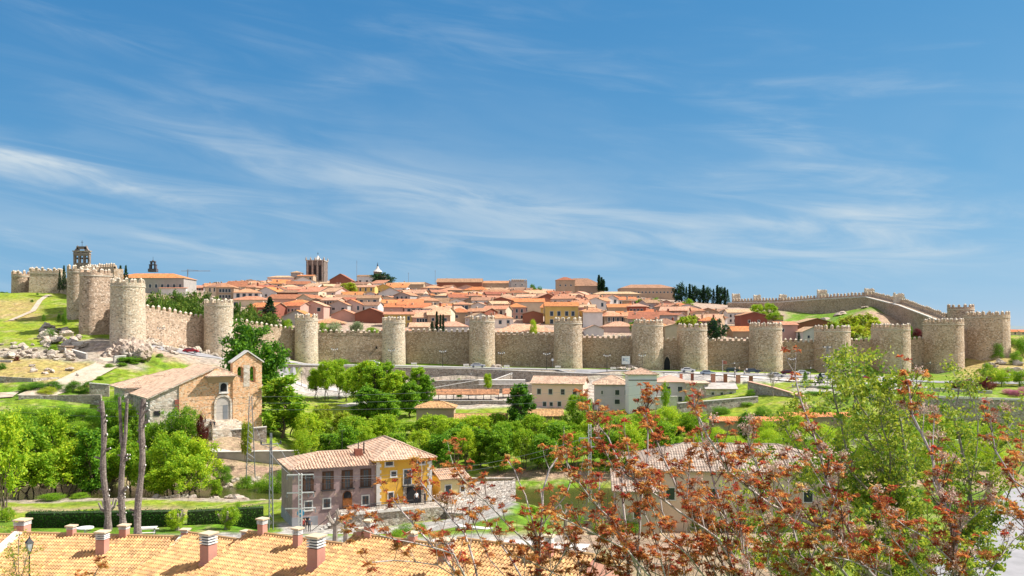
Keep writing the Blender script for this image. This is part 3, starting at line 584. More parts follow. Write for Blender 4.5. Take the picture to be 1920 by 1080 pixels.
scatter(14, 1850, 1915, 250, 290, .7, 1.8, 'below the far right corner tower', 'tan rock'); scatter(10, 60, 145, 205, 214, .4, .8, 'on the dry mound', 'small white rock')
scatter(34, 290, 540, 139.5, 142.5, .35, .8, 'on the stony near river bank', 'round river stone'); scatter(14, 960, 1110, 124, 126, .3, .6, 'along the right river bank', 'river stone')
scatter(14, 420, 540, 153, 157, .4, .9, 'on the far river bank by the pylon', 'flat pale river stone')
for (px, Y, r, sz, lab) in ((241, 231.5, 3.0, 1.25, 'tallest brown rock directly under the tall pale tower'), (224, 232, 2.9, 1.1, 'brown rock left under the tall pale tower'), (262, 232, 2.9, 1.0, 'brown cracked rock right under the tall pale tower'), (250, 228, 2.9, 1.1, 'jagged brown rock in front of the tall tower'), (277, 236, 2.6, .8, 'brown rock ledge right of the tall tower'), (212, 228, 2.4, .7, 'low brown rock left of the tall tower'), (233, 228, 2.5, 1.0, 'narrow brown rock left of the jagged one'), (266, 227, 2.2, .9, 'split brown rock right of the jagged one'), (255, 232, 3.1, 1.2, 'brown rock slab against the tower base'), (290, 238, 2.0, .7, 'outermost brown rock ledge at the right')):
    x = X(px, Y); o = link('rock_outcrop', rock_mesh(int(px), 1.0, .9, sz, 'outcrop', 4), None, (x, Y, 21.4), px); o.scale = (r, r, r); tag(o, lab, 'rock', 'rock outcrop under the tall tower')
for (px, Y, r, lab) in ((1575, 386, 2.8, 'dark rock face in the hill grass'), (1548, 380, 1.9, 'smaller dark rock left in the hill grass'), (1622, 392, 1.9, 'brown rock ledge near the hill crest'), (1600, 366, 1.7, 'low rock under the hill crest')):
    x = X(px, Y); o = link('rock_outcrop', rock_mesh(int(px), 1.4, .9, .6, 'outcrop', 3), None, (x, Y, G(x, Y)), px); o.scale = (r, r, r*.8); tag(o, lab, 'rock', 'rocks on the grassy hill')
# ---------------------------------------------------------------- low stone walls and terraces
def lowwall(pts, h, th, label, m='rubble', cap=True, base=None, name='stone_wall', cat='stone wall', capm='cap', depth=2.0, group=None):
    # pts: (px, Y, top row or None). top follows rows when given, else ground + h
    V = []
    for p in pts:
        x = X(p[0], p[1]); zt = Z(p[2], p[1]) if len(p) > 2 and p[2] is not None else G(x, p[1])+h; V.append(Vector((x, p[1], zt)))
    t = thing(name, label, cat, V[0]-Vector((0, 0, max(h, 1))), group=group)
    mb = MB(); cp = MB()
    for a, b in zip(V, V[1:]):
        d = Vector((b.x-a.x, b.y-a.y, 0)); n = Vector((d.y, -d.x, 0)).normalized()*th/2; N = max(2, int(d.length/2.5)); fr = []; bk = []
        for i in range(N+1): q = a.lerp(b, i/N); fr.append(q+n); bk.append(q-n)
        dn = Vector((0, 0, -h-depth)); mb.grid([[p+dn for p in fr], [p+n.normalized()*.08*noise.noise(p)+dn*.5 for p in fr], fr, bk, [p+dn for p in bk]]); mb.face([fr[0]+dn, fr[0], bk[0], bk[0]+dn]); mb.face([fr[-1]+dn, bk[-1]+dn, bk[-1], fr[-1]])
        e = n.normalized()*.12; u = Vector((0, 0, .18)); cp.grid([[p+e for p in fr], [p+e+u for p in fr], [p-e+u for p in bk], [p-e for p in bk]])
    mb.build('masonry', M[m], t, world=True)
    if cap: cp.build('coping', M[capm], t, world=True)
    return t
lowwall([(500, 267, 681), (524, 270, 683), (574, 271.5, 685), (738, 274, 689), (880, 271.8, 692)], 4.4, .8, 'long grey retaining wall under the road left of the terraces')
lowwall([(880, 271.8, 692), (960, 270.6, 695), (1130, 261.4, 702), (1230, 258, 706)], 3.6, .8, 'grey retaining wall under the road behind the pink house')
lowwall([(350, 240, 668), (430, 250, 676), (524, 262, 683)], 1.2, .5, 'low roadside wall behind the old church')
lowwall([(925, 264, 713), (960, 268, 700)], 1.5, .4, 'sloping white-edged ramp wall in the terraces')
lowwall([(780, 252, 716), (870, 252, 713), (892, 252, 712)], 2.6, .5, 'rubble terrace wall behind the pergola, left part'); lowwall([(892, 248, 722), (1000, 247, 721)], 2.2, .5, 'rubble terrace wall left of the pink house')
lowwall([(800, 246, 730), (898, 248, 713)], 1.2, .5, 'sloping rubble ramp wall with pale edge')
lowwall([(826, 229, 752), (900, 228, 752), (1000, 227, 752)], 3.4, .6, 'tall rubble wall below the pergola', capm='pave')
lowwall([(190, 163.3, 851), (330, 163.5, 849), (420, 163.7, 848), (560, 164, 846)], 1.6, .8, 'dark embankment wall with a pale top along the far river bank', 'concrete')
lowwall([(372, 169, 812), (440, 171, 806), (500, 173, 801)], 2.6, .7, 'rubble platform wall in front of the church steps')
lowwall([(-30, 196, 704), (60, 197, 709), (110, 203, 707)], 1.0, .6, 'low field wall below the dry mound', cap=False); lowwall([(36, 184, 741), (110, 186, 741), (190, 187, 740)], 1.2, .9, 'tumbledown dry stone wall under the shrubs', cap=False)
lowwall([(168, 193, 719), (205, 194, 722)], 1.6, .6, 'short wall by the track gate')
lowwall([(135, 228, 656), (163, 222, 664)], 2.4, .5, 'gateside wall with white end pillar', 'concrete'); lowwall([(213, 220, 669), (235, 223, 667)], 2.6, .6, 'gateside wall right of the white track', 'concrete')
lowwall([(-20, 215, 676), (22, 214, 676)], 2.0, .5, 'blue grey wall at the far left edge', 'concrete')
lowwall([(1270, 196, 757), (1330, 198, 752), (1420, 202, 744)], 1.4, .7, 'rubble garden wall under the small stone house', capm='pave')
lowwall([(1404, 214, 716), (1450, 207, 727), (1512, 200, 745)], 6.5, .8, 'tall sloping wall descending right from the brick posts', 'rubble', capm='tile_pink')
lowwall([(1228, 216, 745), (1270, 216, 744)], 1.2, .5, 'whitewashed yard wall in front of the grey pink-roofed house', 'cap')
lowwall([(1330, 232, 713), (1400, 233, 715)], 1.6, .5, 'low parking wall behind the brick posts'); lowwall([(1485, 214, 722), (1560, 212, 726), (1620, 211, 732)], 1.0, .4, 'white edged kerb wall beside the little conifers', 'concrete')
lowwall([(1690, 216, None), (1860, 216, None)], .5, .4, 'white edged wall before the dark red trees', 'concrete', depth=.4)
lowwall([(1400, 172, 824), (1800, 172, 826)], 1.0, .5, 'pale riverside parapet beyond the mill roof', 'concrete', depth=.6)
t = thing('stone_ramp', 'big sunlit pale rubble ramp beside the river pool', 'stone ramp', P(905, 960, 111)); mb = MB(); A = [P(838, 962, 110), P(905, 966, 109), P(968, 955, 109)]; Bq = [P(846, 905, 122), P(905, 903, 122), P(966, 900, 120)]
mb.grid([[a.lerp(b, k/6)+Vector((0, 0, .15*noise.noise((a.lerp(b, k/6))*.6))) for a, b in zip(A, Bq)] for k in range(7)]); mb.grid([[p-Vector((0, 0, 5)) for p in A], A]); mb.grid([Bq, [p-Vector((0, 0, 6)) for p in Bq]]); mb.face([A[2], A[2]-Vector((0, 0, 5)), Bq[2]-Vector((0, 0, 6)), Bq[2]]); mb.face([A[0], Bq[0], Bq[0]-Vector((0, 0, 6)), A[0]-Vector((0, 0, 5))]); mb.build('masonry', M['ramp'], t, world=True)
lowwall([(884, 128, 898), (964, 124, 898)], 2.0, .8, 'dark topped wall behind the pale rubble wall', 'rubble', capm='rubble')
lowwall([(855, 84, 988), (975, 83, 1000), (1080, 81, 1018)], 1.0, .6, 'low garden wall between lawn and white path')
# stone bridge on the right
t = thing('stone_bridge', 'shaded stone bridge with round arches at the right edge', 'bridge', (X(1640, 196), 196, 2))
mb = MB(); x0, x1 = 0, X(2010, 200)-X(1640, 196)
def deck(x): return Z(741+ (x/(x1))*13, 198)-2
arch = [(24.0, 3.6), (35.5, 3.6)]; xs = 0
def seg(xa, xb, za, zb): mb.vprism([(xa, za), (xb, zb), (xb, deck(xb)), (xa, deck(xa))], 0, 5)
cur = 0
for (cx, r) in arch:
    seg(cur, cx-r, -4, -4); k = 8; top = 5.6
    for i in range(k):
        a0, a1 = math.pi*(1-i/k), math.pi*(1-(i+1)/k); seg(cx+r*math.cos(a0), cx+r*math.cos(a1), top-r+r*math.sin(a0)*1.0, top-r+r*math.sin(a1))
    cur = cx+r
seg(cur, x1, -4, -4); mb.build('masonry', M['rubble'], t)
mb = MB(); mb.vprism([(0, deck(0)+.02), (x1, deck(x1)+.02), (x1, deck(x1)+.5), (0, deck(0)+.5)], -.15, .35); mb.build('parapet', M['cap'], t)
# ---------------------------------------------------------------- roofs and houses
def poly_range(poly, u):
    vs = []
    for (a, b) in zip(poly, poly[1:]+poly[:1]):
        if (a[0]-u)*(b[0]-u) <= 0 and abs(a[0]-b[0]) > 1e-6: t = (u-a[0])/(b[0]-a[0]); vs.append(a[1]+(b[1]-a[1])*t)
    return (min(vs), max(vs)) if len(vs) > 1 else None
def slope(mb, pts, mi=0, tiled=0, row=.42, amp=.06):
    """roof slope polygon; first edge is the eave. Flat with tile UVs, or real barrel tiles when tiled = tile width."""
    pts = [Vector(p) for p in pts]; e = (pts[1]-pts[0]).normalized(); n = e.cross(pts[-1]-pts[0]).normalized()
    if n.z < 0: n = -n
    s = n.cross(e)
    if s.z < 0: s = -s
    uvp = [((p-pts[0]).dot(e), (p-pts[0]).dot(s)) for p in pts]
    off = (abs(pts[0].x)*1.37 % 7, abs(pts[0].y)*1.9 % 5)
    mb.face(pts, mi, [(u+off[0], v+off[1]) for u, v in uvp]); mb.hasuv = True
    if not tiled: return
    umin, umax = min(u for u, v in uvp), max(u for u, v in uvp); k = max(1, int((umax-umin)/tiled)); w = (umax-umin)/k
    prof_ = ((0, 0), (.08, .7), (.28, 1), (.48, .7), (.56, 0), (1, -.15))
    for i in range(k):
        uc = umin+(i+.5)*w; rg = poly_range(uvp, uc)
        if not rg or rg[1]-rg[0] < .1: continue
        v = rg[0]-.05; ri = 0
        while v < rg[1]-.02:
            v1 = min(v+row, rg[1]+.03); q = (uc*4.0/4.0+ri*0, v+.1); uv = ((uc)+off[0], v+.12+off[1])
            A = [pts[0]+e*(umin+(i+a)*w)+s*v+n*(amp*b+.055) for a, b in prof_]; B = [pts[0]+e*(umin+(i+a*.94+.03)*w)+s*v1+n*(amp*b*.86+.02) for a, b in prof_]
            for j in range(5): mb.face([A[j], A[j+1], B[j+1], B[j]], mi, uv)
            mb.face([A[0]-n*.04, A[4]-n*.04, A[3], A[2], A[1], A[0]], mi, uv); v = v1; ri += 1
def roof_mesh(w, d, h, kind, pitch, ov, mats, tiled=0, th=.16):
    """footprint w x d centred, eaves at z=h; kind gable (ridge along x), front (ridge along y), hip"""
    mb = MB(); W, D = w/2+ov, d/2+ov; tp = math.tan(R(pitch)); ze = h-ov*tp*.0
    if kind == 'gable':
        r = h+D*tp; a = [(-W, -D, h), (W, -D, h), (W, 0, r), (-W, 0, r)]; b = [(W, D, h), (-W, D, h), (-W, 0, r), (W, 0, r)]; fs = [a, b]; ridges = [[(-W, 0, r), (W, 0, r)]]
    elif kind == 'front':
        r = h+W*tp; a = [(-W, D, h), (-W, -D, h), (0, -D, r), (0, D, r)]; b = [(W, -D, h), (W, D, h), (0, D, r), (0, -D, r)]; fs = [a, b]; ridges = [[(0, -D, r), (0, D, r)]]
    elif kind == 'shed':
        r = h+2*D*tp*.8; fs = [[(-W, -D, h), (W, -D, h), (W, D, r), (-W, D, r)]]; ridges = []
    else:
        if W >= D: r = h+D*tp; q0, q1 = (-(W-D), 0, r), (W-D, 0, r)
        else: r = h+W*tp; q0, q1 = (0, -(D-W), r), (0, D-W, r)
        c = [(-W, -D, h), (W, -D, h), (W, D, h), (-W, D, h)]
        if W >= D: fs = [[c[0], c[1], q1, q0], [c[2], c[3], q0, q1], [c[1], c[2], q1], [c[3], c[0], q0]]
        else: fs = [[c[0], c[1], q0], [c[2], c[3], q1], [c[1], c[2], q1, q0], [c[3], c[0], q0, q1]]
        ridges = [[q0, q1]]+[[c[i], (q0 if (i in (0, 3) if W >= D else i in (0, 1)) else q1)] for i in range(4)]
    for f in fs:
        slope(mb, f, 0, tiled); lo_ = [Vector(p)-Vector((0, 0, th)) for p in f]; mb.face(list(reversed(lo_)), 1)
        for i in range(len(f)): j = (i+1) % len(f); mb.face([f[i], lo_[i], lo_[j], f[j]], 1)
    if tiled:
        for rg in ridges:
            if (Vector(rg[0])-Vector(rg[1])).length > .2: mb.tube([Vector(p)+Vector((0, 0, .04)) for p in rg], .13, 6)
    return mb, r
WINM = {}
def window_mesh(w, h, fr='frame', sill=True, bars=True):
    k = (round(w, 2), round(h, 2), fr)
    if k in WINM: return WINM[k]
    mb = MB(); t = .12
    mb.bb(-w/2-t, w/2+t, -.07, .05, h, h+t, 0); mb.bb(-w/2-t, -w/2, -.07, .05, 0, h, 0); mb.bb(w/2, w/2+t, -.07, .05, 0, h, 0)
    mb.bb(-w/2-t-.05, w/2+t+.05, -.14, .05, -t, 0, 0); mb.bb(-w/2, w/2, -.02, .05, 0, h, 1)
    WINM[k] = mb.mesh('window', [M[fr], M['glass']]); return WINM[k]
def wins(t, specs, fr='frame', y=0, rz=0):    # (x, z, w, h) on the wall plane y
    for (x, z, w, h) in specs: link('window', window_mesh(w, h, fr), t, (x, y, z), rz)
def walls_mesh(w, d, h, kind, pitch, mats, base=3.0):
    mb = MB(); x, y = w/2, d/2; tp = math.tan(R(pitch)); mb.bb(-x, x, -y, y, -base, h-.02)
    if kind == 'gable':
        r = h+y*tp
        for s in (-1, 1): mb.v.extend([(s*x, -y, h-.02), (s*x, y, h-.02), (s*x, 0, r-.02), (s*(x-.3), -y, h-.02), (s*(x-.3), y, h-.02), (s*(x-.3), 0, r-.02)]); n = len(mb.v)-6; mb.f.extend([(n, n+1, n+2), (n+3, n+5, n+4)]); mb.m += [0, 0]; mb.uv += [None, None]
    if kind == 'front':
        r = h+x*tp
        for s in (-1, 1): mb.v.extend([(-x, s*y, h-.02), (x, s*y, h-.02), (0, s*y, r-.02)]); n = len(mb.v)-3; mb.f.append((n, n+1, n+2)); mb.m.append(0); mb.uv.append(None)
    return mb
def house(px, Y, w, d, h, kind, wc, rc, label=None, rz=0, z=None, pitch=21, ov=.45, wn=None, tiled=0, fr='frame', cat='house', group='houses of the old town', chim=0, name='house', base=4.0, gw=None, soffit='w_tan'):
    x = X(px, Y); z = G(x, Y) if z is None else z
    t = thing(name, label, cat, (x, Y, z), R(rz), group)
    walls_mesh(w, d, h, kind, pitch, None, base).build('wall', M[wc], t)
    rm, r = roof_mesh(w, d, h, kind, pitch, ov, None, tiled); ro = rm.build('roof', [M[rc], M[soffit]], t)
    if wn:
        for (a, b, c, e) in wn: link('window', window_mesh(c, e, fr), t, (a, -d/2-.01, b))
    for k in range(chim):
        cx = (-.3+.55*k)*w; mb = MB(); cy = .12*d; zz = h+(d/2-abs(cy))*math.tan(R(pitch)) if kind != 'front' else h+(w/2-abs(cx))*math.tan(R(pitch))
        mb.bb(cx-.35, cx+.35, cy-.3, cy+.3, zz-.5, zz+1.1, 0); mb.bb(cx-.42, cx+.42, cy-.37, cy+.37, zz+1.1, zz+1.25, 1); mb.build('chimney', [M['w_brick red'] if k else M['w_tan'], M['cap']], ro)
    return t
# ---- individually modelled buildings of the skyline and behind the wall
def wrow(n, w, z, ww, wh, margin=1.2): return [(-w/2+margin+(w-2*margin)*(i/(n-1) if n > 1 else .5), z, ww, wh) for i in range(n)]
HB = []
def B(px0, px1, Y, eave, base_py, d, kind, wc, rc, label, **k):   # spans px0..px1, eaves at row eave
    HB.append((px0, px1, Y)); w = (px1-px0)/F*Y; z0 = Z(base_py, Y); return house((px0+px1)/2, Y+d/2, w, d, Z(eave, Y)-z0, kind, wc, rc, label, z=z0, **k)
B(221, 358, 395, 521, 550, 16, 'hip', 'w_grey', 'r_orange', 'long grey and white convent building with an orange hipped roof', pitch=17, wn=wrow(12, 33, 2.6, 1.1, 1.6)+wrow(8, 30, -.6, 1, 1.4), cat='convent', name='convent')
B(300, 350, 392, 540, 560, 2, 'shed', 'w_white', 'r_salmon', 'low white wing under the long convent building', pitch=10)
B(1046, 1131, 610, 536, 560, 22, 'hip', 'w_stone brown', 'r_brown', 'large stone palace church with a broad brown roof', pitch=28, wn=wrow(9, 30, 2.8, 1.3, 1.4), cat='church', name='church')
B(1042, 1077, 606, 525, 545, 11, 'hip', 'w_tan', 'r_rust', 'square roof lantern tower rising from the stone palace church', pitch=22, wn=wrow(3, 10, 3.2, 1.0, 1.2), cat='tower', name='tower')
B(1160, 1262, 640, 540, 556, 18, 'hip', 'w_tan', 'r_brown', 'long low brown college building on the right skyline', pitch=18, wn=wrow(14, 38, 2.6, 1.1, 1.2), cat='college', name='college_building')
B(1110, 1200, 560, 551, 562, 12, 'hip', 'w_tan', 'r_sandy', 'long tan building below the brown college', pitch=15, wn=wrow(8, 30, 1.4, 1, 1.2))
B(905, 955, 610, 531, 548, 14, 'gable', 'w_tan', 'r_salmon', 'long salmon roof left of the crenellated white-sided tower', pitch=16)
B(820, 905, 600, 529, 546, 16, 'gable', 'w_brick red', 'r_brown', 'long low brown roof with dark gables on the middle skyline', pitch=20, chim=1)
B(1021, 1083, 352, 574, 606, 11, 'gable', 'w_yellow', 'r_orange', 'tall yellow apartment house with dark balconies behind the wall', pitch=18, wn=[(-4.2, 3.0, 1.3, 1.9), (-1.2, 3.0, 1.3, 1.9), (2.0, 3.0, 1.3, 1.9), (4.6, 3.0, 1.3, 1.9), (-4.2, -.2, 1.3, 1.8), (-1.2, -.2, 1.3, 1.8), (2.0, -.2, 1.3, 1.8)], chim=2)
B(1243, 1277, 312, 612, 650, 9, 'front', 'w_cream', 'r_sandy', 'plain cream gable seen between the paired gate towers', pitch=14)
B(1360, 1403, 372, 586, 604, 9, 'gable', 'w_white', 'r_sandy', 'white three-storey house left of the brick red houses', pitch=18, wn=wrow(5, 9.5, 2.2, .8, 1.1, .9)+wrow(5, 9.5, .1, .8, 1.1, .9))
B(1383, 1432, 356, 591, 612, 10, 'front', 'w_brick red', 'r_salmon', 'brick red house with a low gable behind the dark pine', pitch=14, wn=[(-2, 1.5, .9, 1.1), (2, 1.5, .9, 1.1)])
B(1430, 1462, 362, 592, 612, 10, 'front', 'w_stone brown', 'r_rust', 'stone brown house right of the brick red one', pitch=14)
B(1491, 1553, 345, 605, 628, 12, 'front', 'w_brick red', 'r_sandy', 'wide brick red gable under the green hill', pitch=15, wn=[(-1.5, 1.5, .9, 1.1)])
B(1450, 1488, 330, 609, 634, 10, 'gable', 'w_pink', 'r_salmon', 'pink block with pale roof left of the wide brick red gable', pitch=14, wn=[(-1.8, 2.5, .9, 1.2)])
B(1497, 1536, 322, 622, 640, 10, 'front', 'w_white', 'r_sandy', 'little white gabled house with sandy roof just behind the wall', pitch=24, wn=[(-1.8, 1.2, .8, 1)])
B(1368, 1412, 330, 621, 636, 10, 'gable', 'w_tan', 'r_orange', 'tan house with an orange roof right of the dark pine', pitch=20)
B(1312, 1345, 420, 584, 600, 9, 'gable', 'w_white', 'r_orange', 'white house with bright orange roof below the conifers', pitch=16, wn=wrow(3, 8, 1.6, 1, 1.4))
B(536, 588, 332, 594, 640, 12, 'front', 'w_grey', 'r_orange', 'grey white gable house with a round window beside the narrow tower', pitch=25, wn=[(-1.8, 6.2, 1, 1.5), (1.2, 6.2, 1, 1.5), (-1.8, 2.8, 1, 1.5)])
B(590, 650, 338, 606, 630, 12, 'hip', 'w_pink', 'r_salmon', 'low pink house behind the left silvery olive', pitch=18)
B(626, 672, 350, 590, 620, 12, 'front', 'w_pink', 'r_salmon', 'pink gable house with a round window above the olives', pitch=22)
B(670, 726, 348, 588, 620, 12, 'front', 'w_brick red', 'r_salmon', 'wide dull red gable above the right silvery olive', pitch=20, wn=[(-1.2, 1.8, .8, 1.2)])
B(722, 758, 366, 576, 606, 8, 'gable', 'w_pink', 'r_orange', 'flat fronted pink house right of the dull red gable', pitch=12, wn=[(.8, 3.6, 1.4, 1.2)])
B(584, 626, 560, 531, 556, 14, 'shed', 'w_brick red', 'r_sandy', 'modern brick building with a white slanted roof below the cathedral tower', pitch=8, wn=wrow(3, 12, 1.8, 1.4, 2.4))
B(622, 662, 556, 525, 552, 14, 'front', 'w_brick red', 'r_rust', 'steep dark red gable with a white stair strip on the skyline', pitch=30, wn=[(-4.2, 3, 1.2, 1.6), (-2, 3, 1.2, 1.6)])
B(655, 690, 560, 535, 552, 14, 'front', 'w_brick red', 'r_rust', 'lower dark red gable right of the steep one', pitch=24)
B(672, 722, 610, 518, 536, 12, 'gable', 'w_white', 'r_brown', 'white walled building with grey brown roof left of the cedar', pitch=12, wn=wrow(4, 17, 2.2, 1.5, 1.8))
B(560, 590, 600, 517, 530, 10, 'gable', 'w_tan', 'r_orange', 'tan four-windowed house left below the cathedral tower', pitch=10, wn=wrow(3, 10, 1.9, 1.4, 1.8)+wrow(3, 10, -1.2, 1.4, 1.8))
B(505, 555, 600, 520, 532, 10, 'hip', 'w_pale pink', 'r_sandy', 'pale skyline house with a row of windows left of the cathedral', pitch=15, wn=wrow(7, 17, .8, 1, 1.4))
B(548, 566, 606, 511, 524, 8, 'hip', 'w_grey', 'r_sandy', 'little grey look-out tower with a pale pyramid cap', pitch=20, cat='tower', name='tower')
B(706, 737, 500, 539, 556, 11, 'front', 'w_yellow', 'r_orange', 'golden yellow house below the cedar', pitch=22, wn=wrow(2, 9, 1.8, 1, 1.6, 2))
B(716, 742, 470, 552, 570, 10, 'gable', 'w_grey', 'r_sandy', 'grey stone house with two balcony windows below the golden house', pitch=20, wn=wrow(2, 7, 1.4, 1.4, 1.9, 1.5))
B(748, 796, 560, 533, 552, 12, 'gable', 'w_tan', 'r_sandy', 'tan house with five small windows on the middle skyline', pitch=15, wn=wrow(5, 16, 2.4, 1, 1.6), chim=1)
B(764, 780, 520, 549, 560, 8, 'front', 'w_white', 'r_orange', 'tiny white gable house below the middle skyline', pitch=30, wn=[(0, 1, .9, 1.5)])
B(660, 690, 470, 552, 572, 10, 'gable', 'w_yellow', 'r_sandy', 'yellow flat house behind the yellowish street tree', pitch=10)
B(440, 506, 372, 562, 590, 10, 'hip', 'w_cream', 'r_salmon', 'wide cream house with a low salmon roof above the pines', pitch=18, wn=[(-5.6, 3, 2, 2.4), (4, 3, 2, 1)])
B(505, 560, 395, 560, 590, 10, 'shed', 'w_pink', 'r_rust', 'pink block with rust roof slanting above the fir', pitch=16)
B(770, 806, 325, 613, 640, 9, 'gable', 'w_cream', 'r_sandy', 'low house with long open veranda right of the narrow tower', pitch=20, wn=wrow(3, 7, .6, 1.8, 2))
B(815, 880, 322, 612, 640, 10, 'hip', 'w_white', 'r_pale salmon', 'white house with a pale orange roof behind the cypresses', pitch=20, wn=[(-2, .5, 1, 1.4)])
B(930, 1040, 322, 622, 640, 12, 'hip', 'w_cream', 'r_pale salmon', 'very wide pale salmon hipped roof just above the merlons', pitch=24, chim=2)
B(1095, 1130, 322, 617, 640, 9, 'front', 'w_white', 'r_pale salmon', 'white gable with salmon roof right of the brown grey tower', pitch=22)
B(1128, 1190, 330, 612, 640, 10, 'hip', 'w_pale pink', 'r_pale salmon', 'pale pink house left of the gate towers', pitch=20)
B(1155, 1232, 392, 589, 608, 10, 'gable', 'w_pink', 'r_orange', 'long pink house with shuttered windows and an orange roof', pitch=16, wn=wrow(5, 17, 1.5, 1.2, 1.4))
B(1176, 1212, 440, 574, 590, 9, 'gable', 'w_white', 'r_orange', 'white walled house with orange roof and two dark balconies', pitch=16, wn=wrow(3, 9, 1.0, 1.1, 1.9))
B(1138, 1176, 420, 576, 600, 10, 'gable', 'w_tan', 'r_orange', 'tan house with three balconies left of the white one', pitch=18, wn=wrow(3, 9, 2.2, 1.0, 1.8))
B(960, 1020, 400, 566, 590, 11, 'gable', 'w_cream', 'r_orange', 'cream house with a bright orange roof and garage window', pitch=17, wn=[(-2, 1.5, 3, 1.6)])
B(980, 1018, 356, 588, 615, 12, 'front', 'w_brick red', 'r_brown', 'dark red gable left of the yellow apartment house', pitch=15)
B(1050, 1105, 480, 556, 574, 11, 'hip', 'w_white', 'r_pale salmon', 'white house with tall dark windows on the upper slope', pitch=18, wn=wrow(5, 15, 1.8, 1.3, 2.0), chim=1)
B(840, 868, 500, 551, 566, 12, 'front', 'w_stone brown', 'r_brown', 'dark stone gable on the upper slope', pitch=24)
# small towers on the skyline
def crenel(t, w, d, z, n, m='merlon', s=.9):
    for i in range(n):
        for yy in (-d/2+.25, d/2-.25): merlon(t, (t.location.x-w/2+w*(i+.5)/n, t.location.y+yy, t.location.z+z), 0, w=w/n*.5, h=s, m1=m)
def cathedral():
    Y = 620; z0 = Z(535, Y); t = thing('cathedral_tower', 'dark square cathedral tower with pinnacles and a pale spire', 'bell tower', (X(594.5, Y), Y, z0))
    w = 33/F*Y; zt = Z(490.5, Y)-z0; mb = MB(); mb.bb(-w/2, w/2, -w/2, w/2, -6, zt); mb.build('shaft', mat('dark cathedral granite', (.24, .19, .165), (.15, .12, .10), .6, .9, kind='stone', bscale=1.2), t)
    for px in (-.42, -.14, .14, .42): mb = MB(); mb.bb(px*w-.45, px*w+.45, -w/2-.35, -w/2+.2, -4, zt+.2); mb.build('buttress', M['rubble'], t)
    for sx in (-.28, 0, .28): mb = MB(); mb.vprism([(sx*w-.7, 3.2), (sx*w+.7, 3.2), (sx*w+.7, zt-4), (sx*w, zt-2.6), (sx*w-.7, zt-4)], -w/2-.06, -w/2+.1); mb.build('bell_opening', M['dark'], t)
    mb = MB(); mb.bb(-w/2-.3, w/2+.3, -w/2-.3, w/2+.3, zt, zt+.7); mb.build('cornice', M['rubble'], t)
    for sx in (-1, -.5, 0, .5, 1):
        for sy in (-1, 1):
            mb = MB(); mb.cyl((sx*w/2, sy*w/2), .55, zt+.7, zt+1.6, 6); mb.cyl((sx*w/2, sy*w/2), .5, zt+1.6, zt+3.2, 6, r2=.05); mb.build('pinnacle', M['rubble'], t)
    mb = MB(); mb.cyl((.6, 0), 2.6, zt, zt+1.6, 8); mb.cyl((.6, 0), 2.2, zt+1.6, Z(479, Y)-z0, 8, r2=.1); mb.build('spire', M['cap'], t)
    mb = MB(); mb.tube([(.6, 0, Z(480, Y)-z0), (.6, 0, Z(473, Y)-z0)], .12); mb.tube([(-.1, 0, Z(475.5, Y)-z0), (1.3, 0, Z(475.5, Y)-z0)], .1); mb.build('cross', M['iron'], t)
cathedral()
def dome_tower():
    Y = 615; z0 = Z(535, Y); t = thing('church_tower', 'round brown church tower with white bell-shaped cap and cross', 'church tower', (X(708, Y), Y, z0))
    w = 15/F*Y; z1 = Z(510, Y)-z0; mb = MB(); mb.cyl((0, 0), w/2, -5, z1, 12); mb.build('drum', M['w_stone brown'], t)
    mb = MB(); rr_ = [(w/2+.5, z1), (w/2+.2, z1+.5), (w*.32, z1+1.6), (w*.2, z1+2.4), (.9, z1+3.2), (.6, z1+4)]
    for (a, b) in zip(rr_, rr_[1:]): mb.cyl((0, 0), a[0], a[1], b[1], 12, r2=b[0])
    mb.build('cap', M['cap'], t); mb = MB(); mb.cyl((0, 0), .6, z1+4, z1+5.6, 8, r2=.15); mb.tube([(0, 0, z1+5.5), (0, 0, Z(492, Y)-z0)], .12); mb.tube([(-.7, 0, Z(495, Y)-z0), (.7, 0, Z(495, Y)-z0)], .1); mb.build('cross', M['iron'], t)
dome_tower()
def cren_tower():
    Y = 600; z0 = Z(545, Y); t = thing('palace_tower', 'square crenellated palace tower with a white right side', 'tower', (X(971, Y), Y, z0), R(12))
    w = 30/F*Y; h = Z(528, Y)-z0; mb = MB(); mb.bb(-w/2, w/2, -4.5, 4.5, -4, h); mb.build('wall', M['w_grey'], t); mb = MB(); mb.bb(w/2-.02, w/2+.1, -4.4, 4.4, -4, h-.2); mb.build('white_side', M['w_white'], t)
    for i in range(8):
        for yy in (-4.3, 4.3): link('merlon', MER.setdefault('pt', merlon_mesh(.8, .5, 1.2, 'w_stone brown', 'merlon')), t, (-w/2+w*(i+.5)/8, yy, h), 0)
    wins(t, [(-2.5, h-3, .9, 1.1), (2, h-3, .9, 1.1)], y=-4.52)
cren_tower()
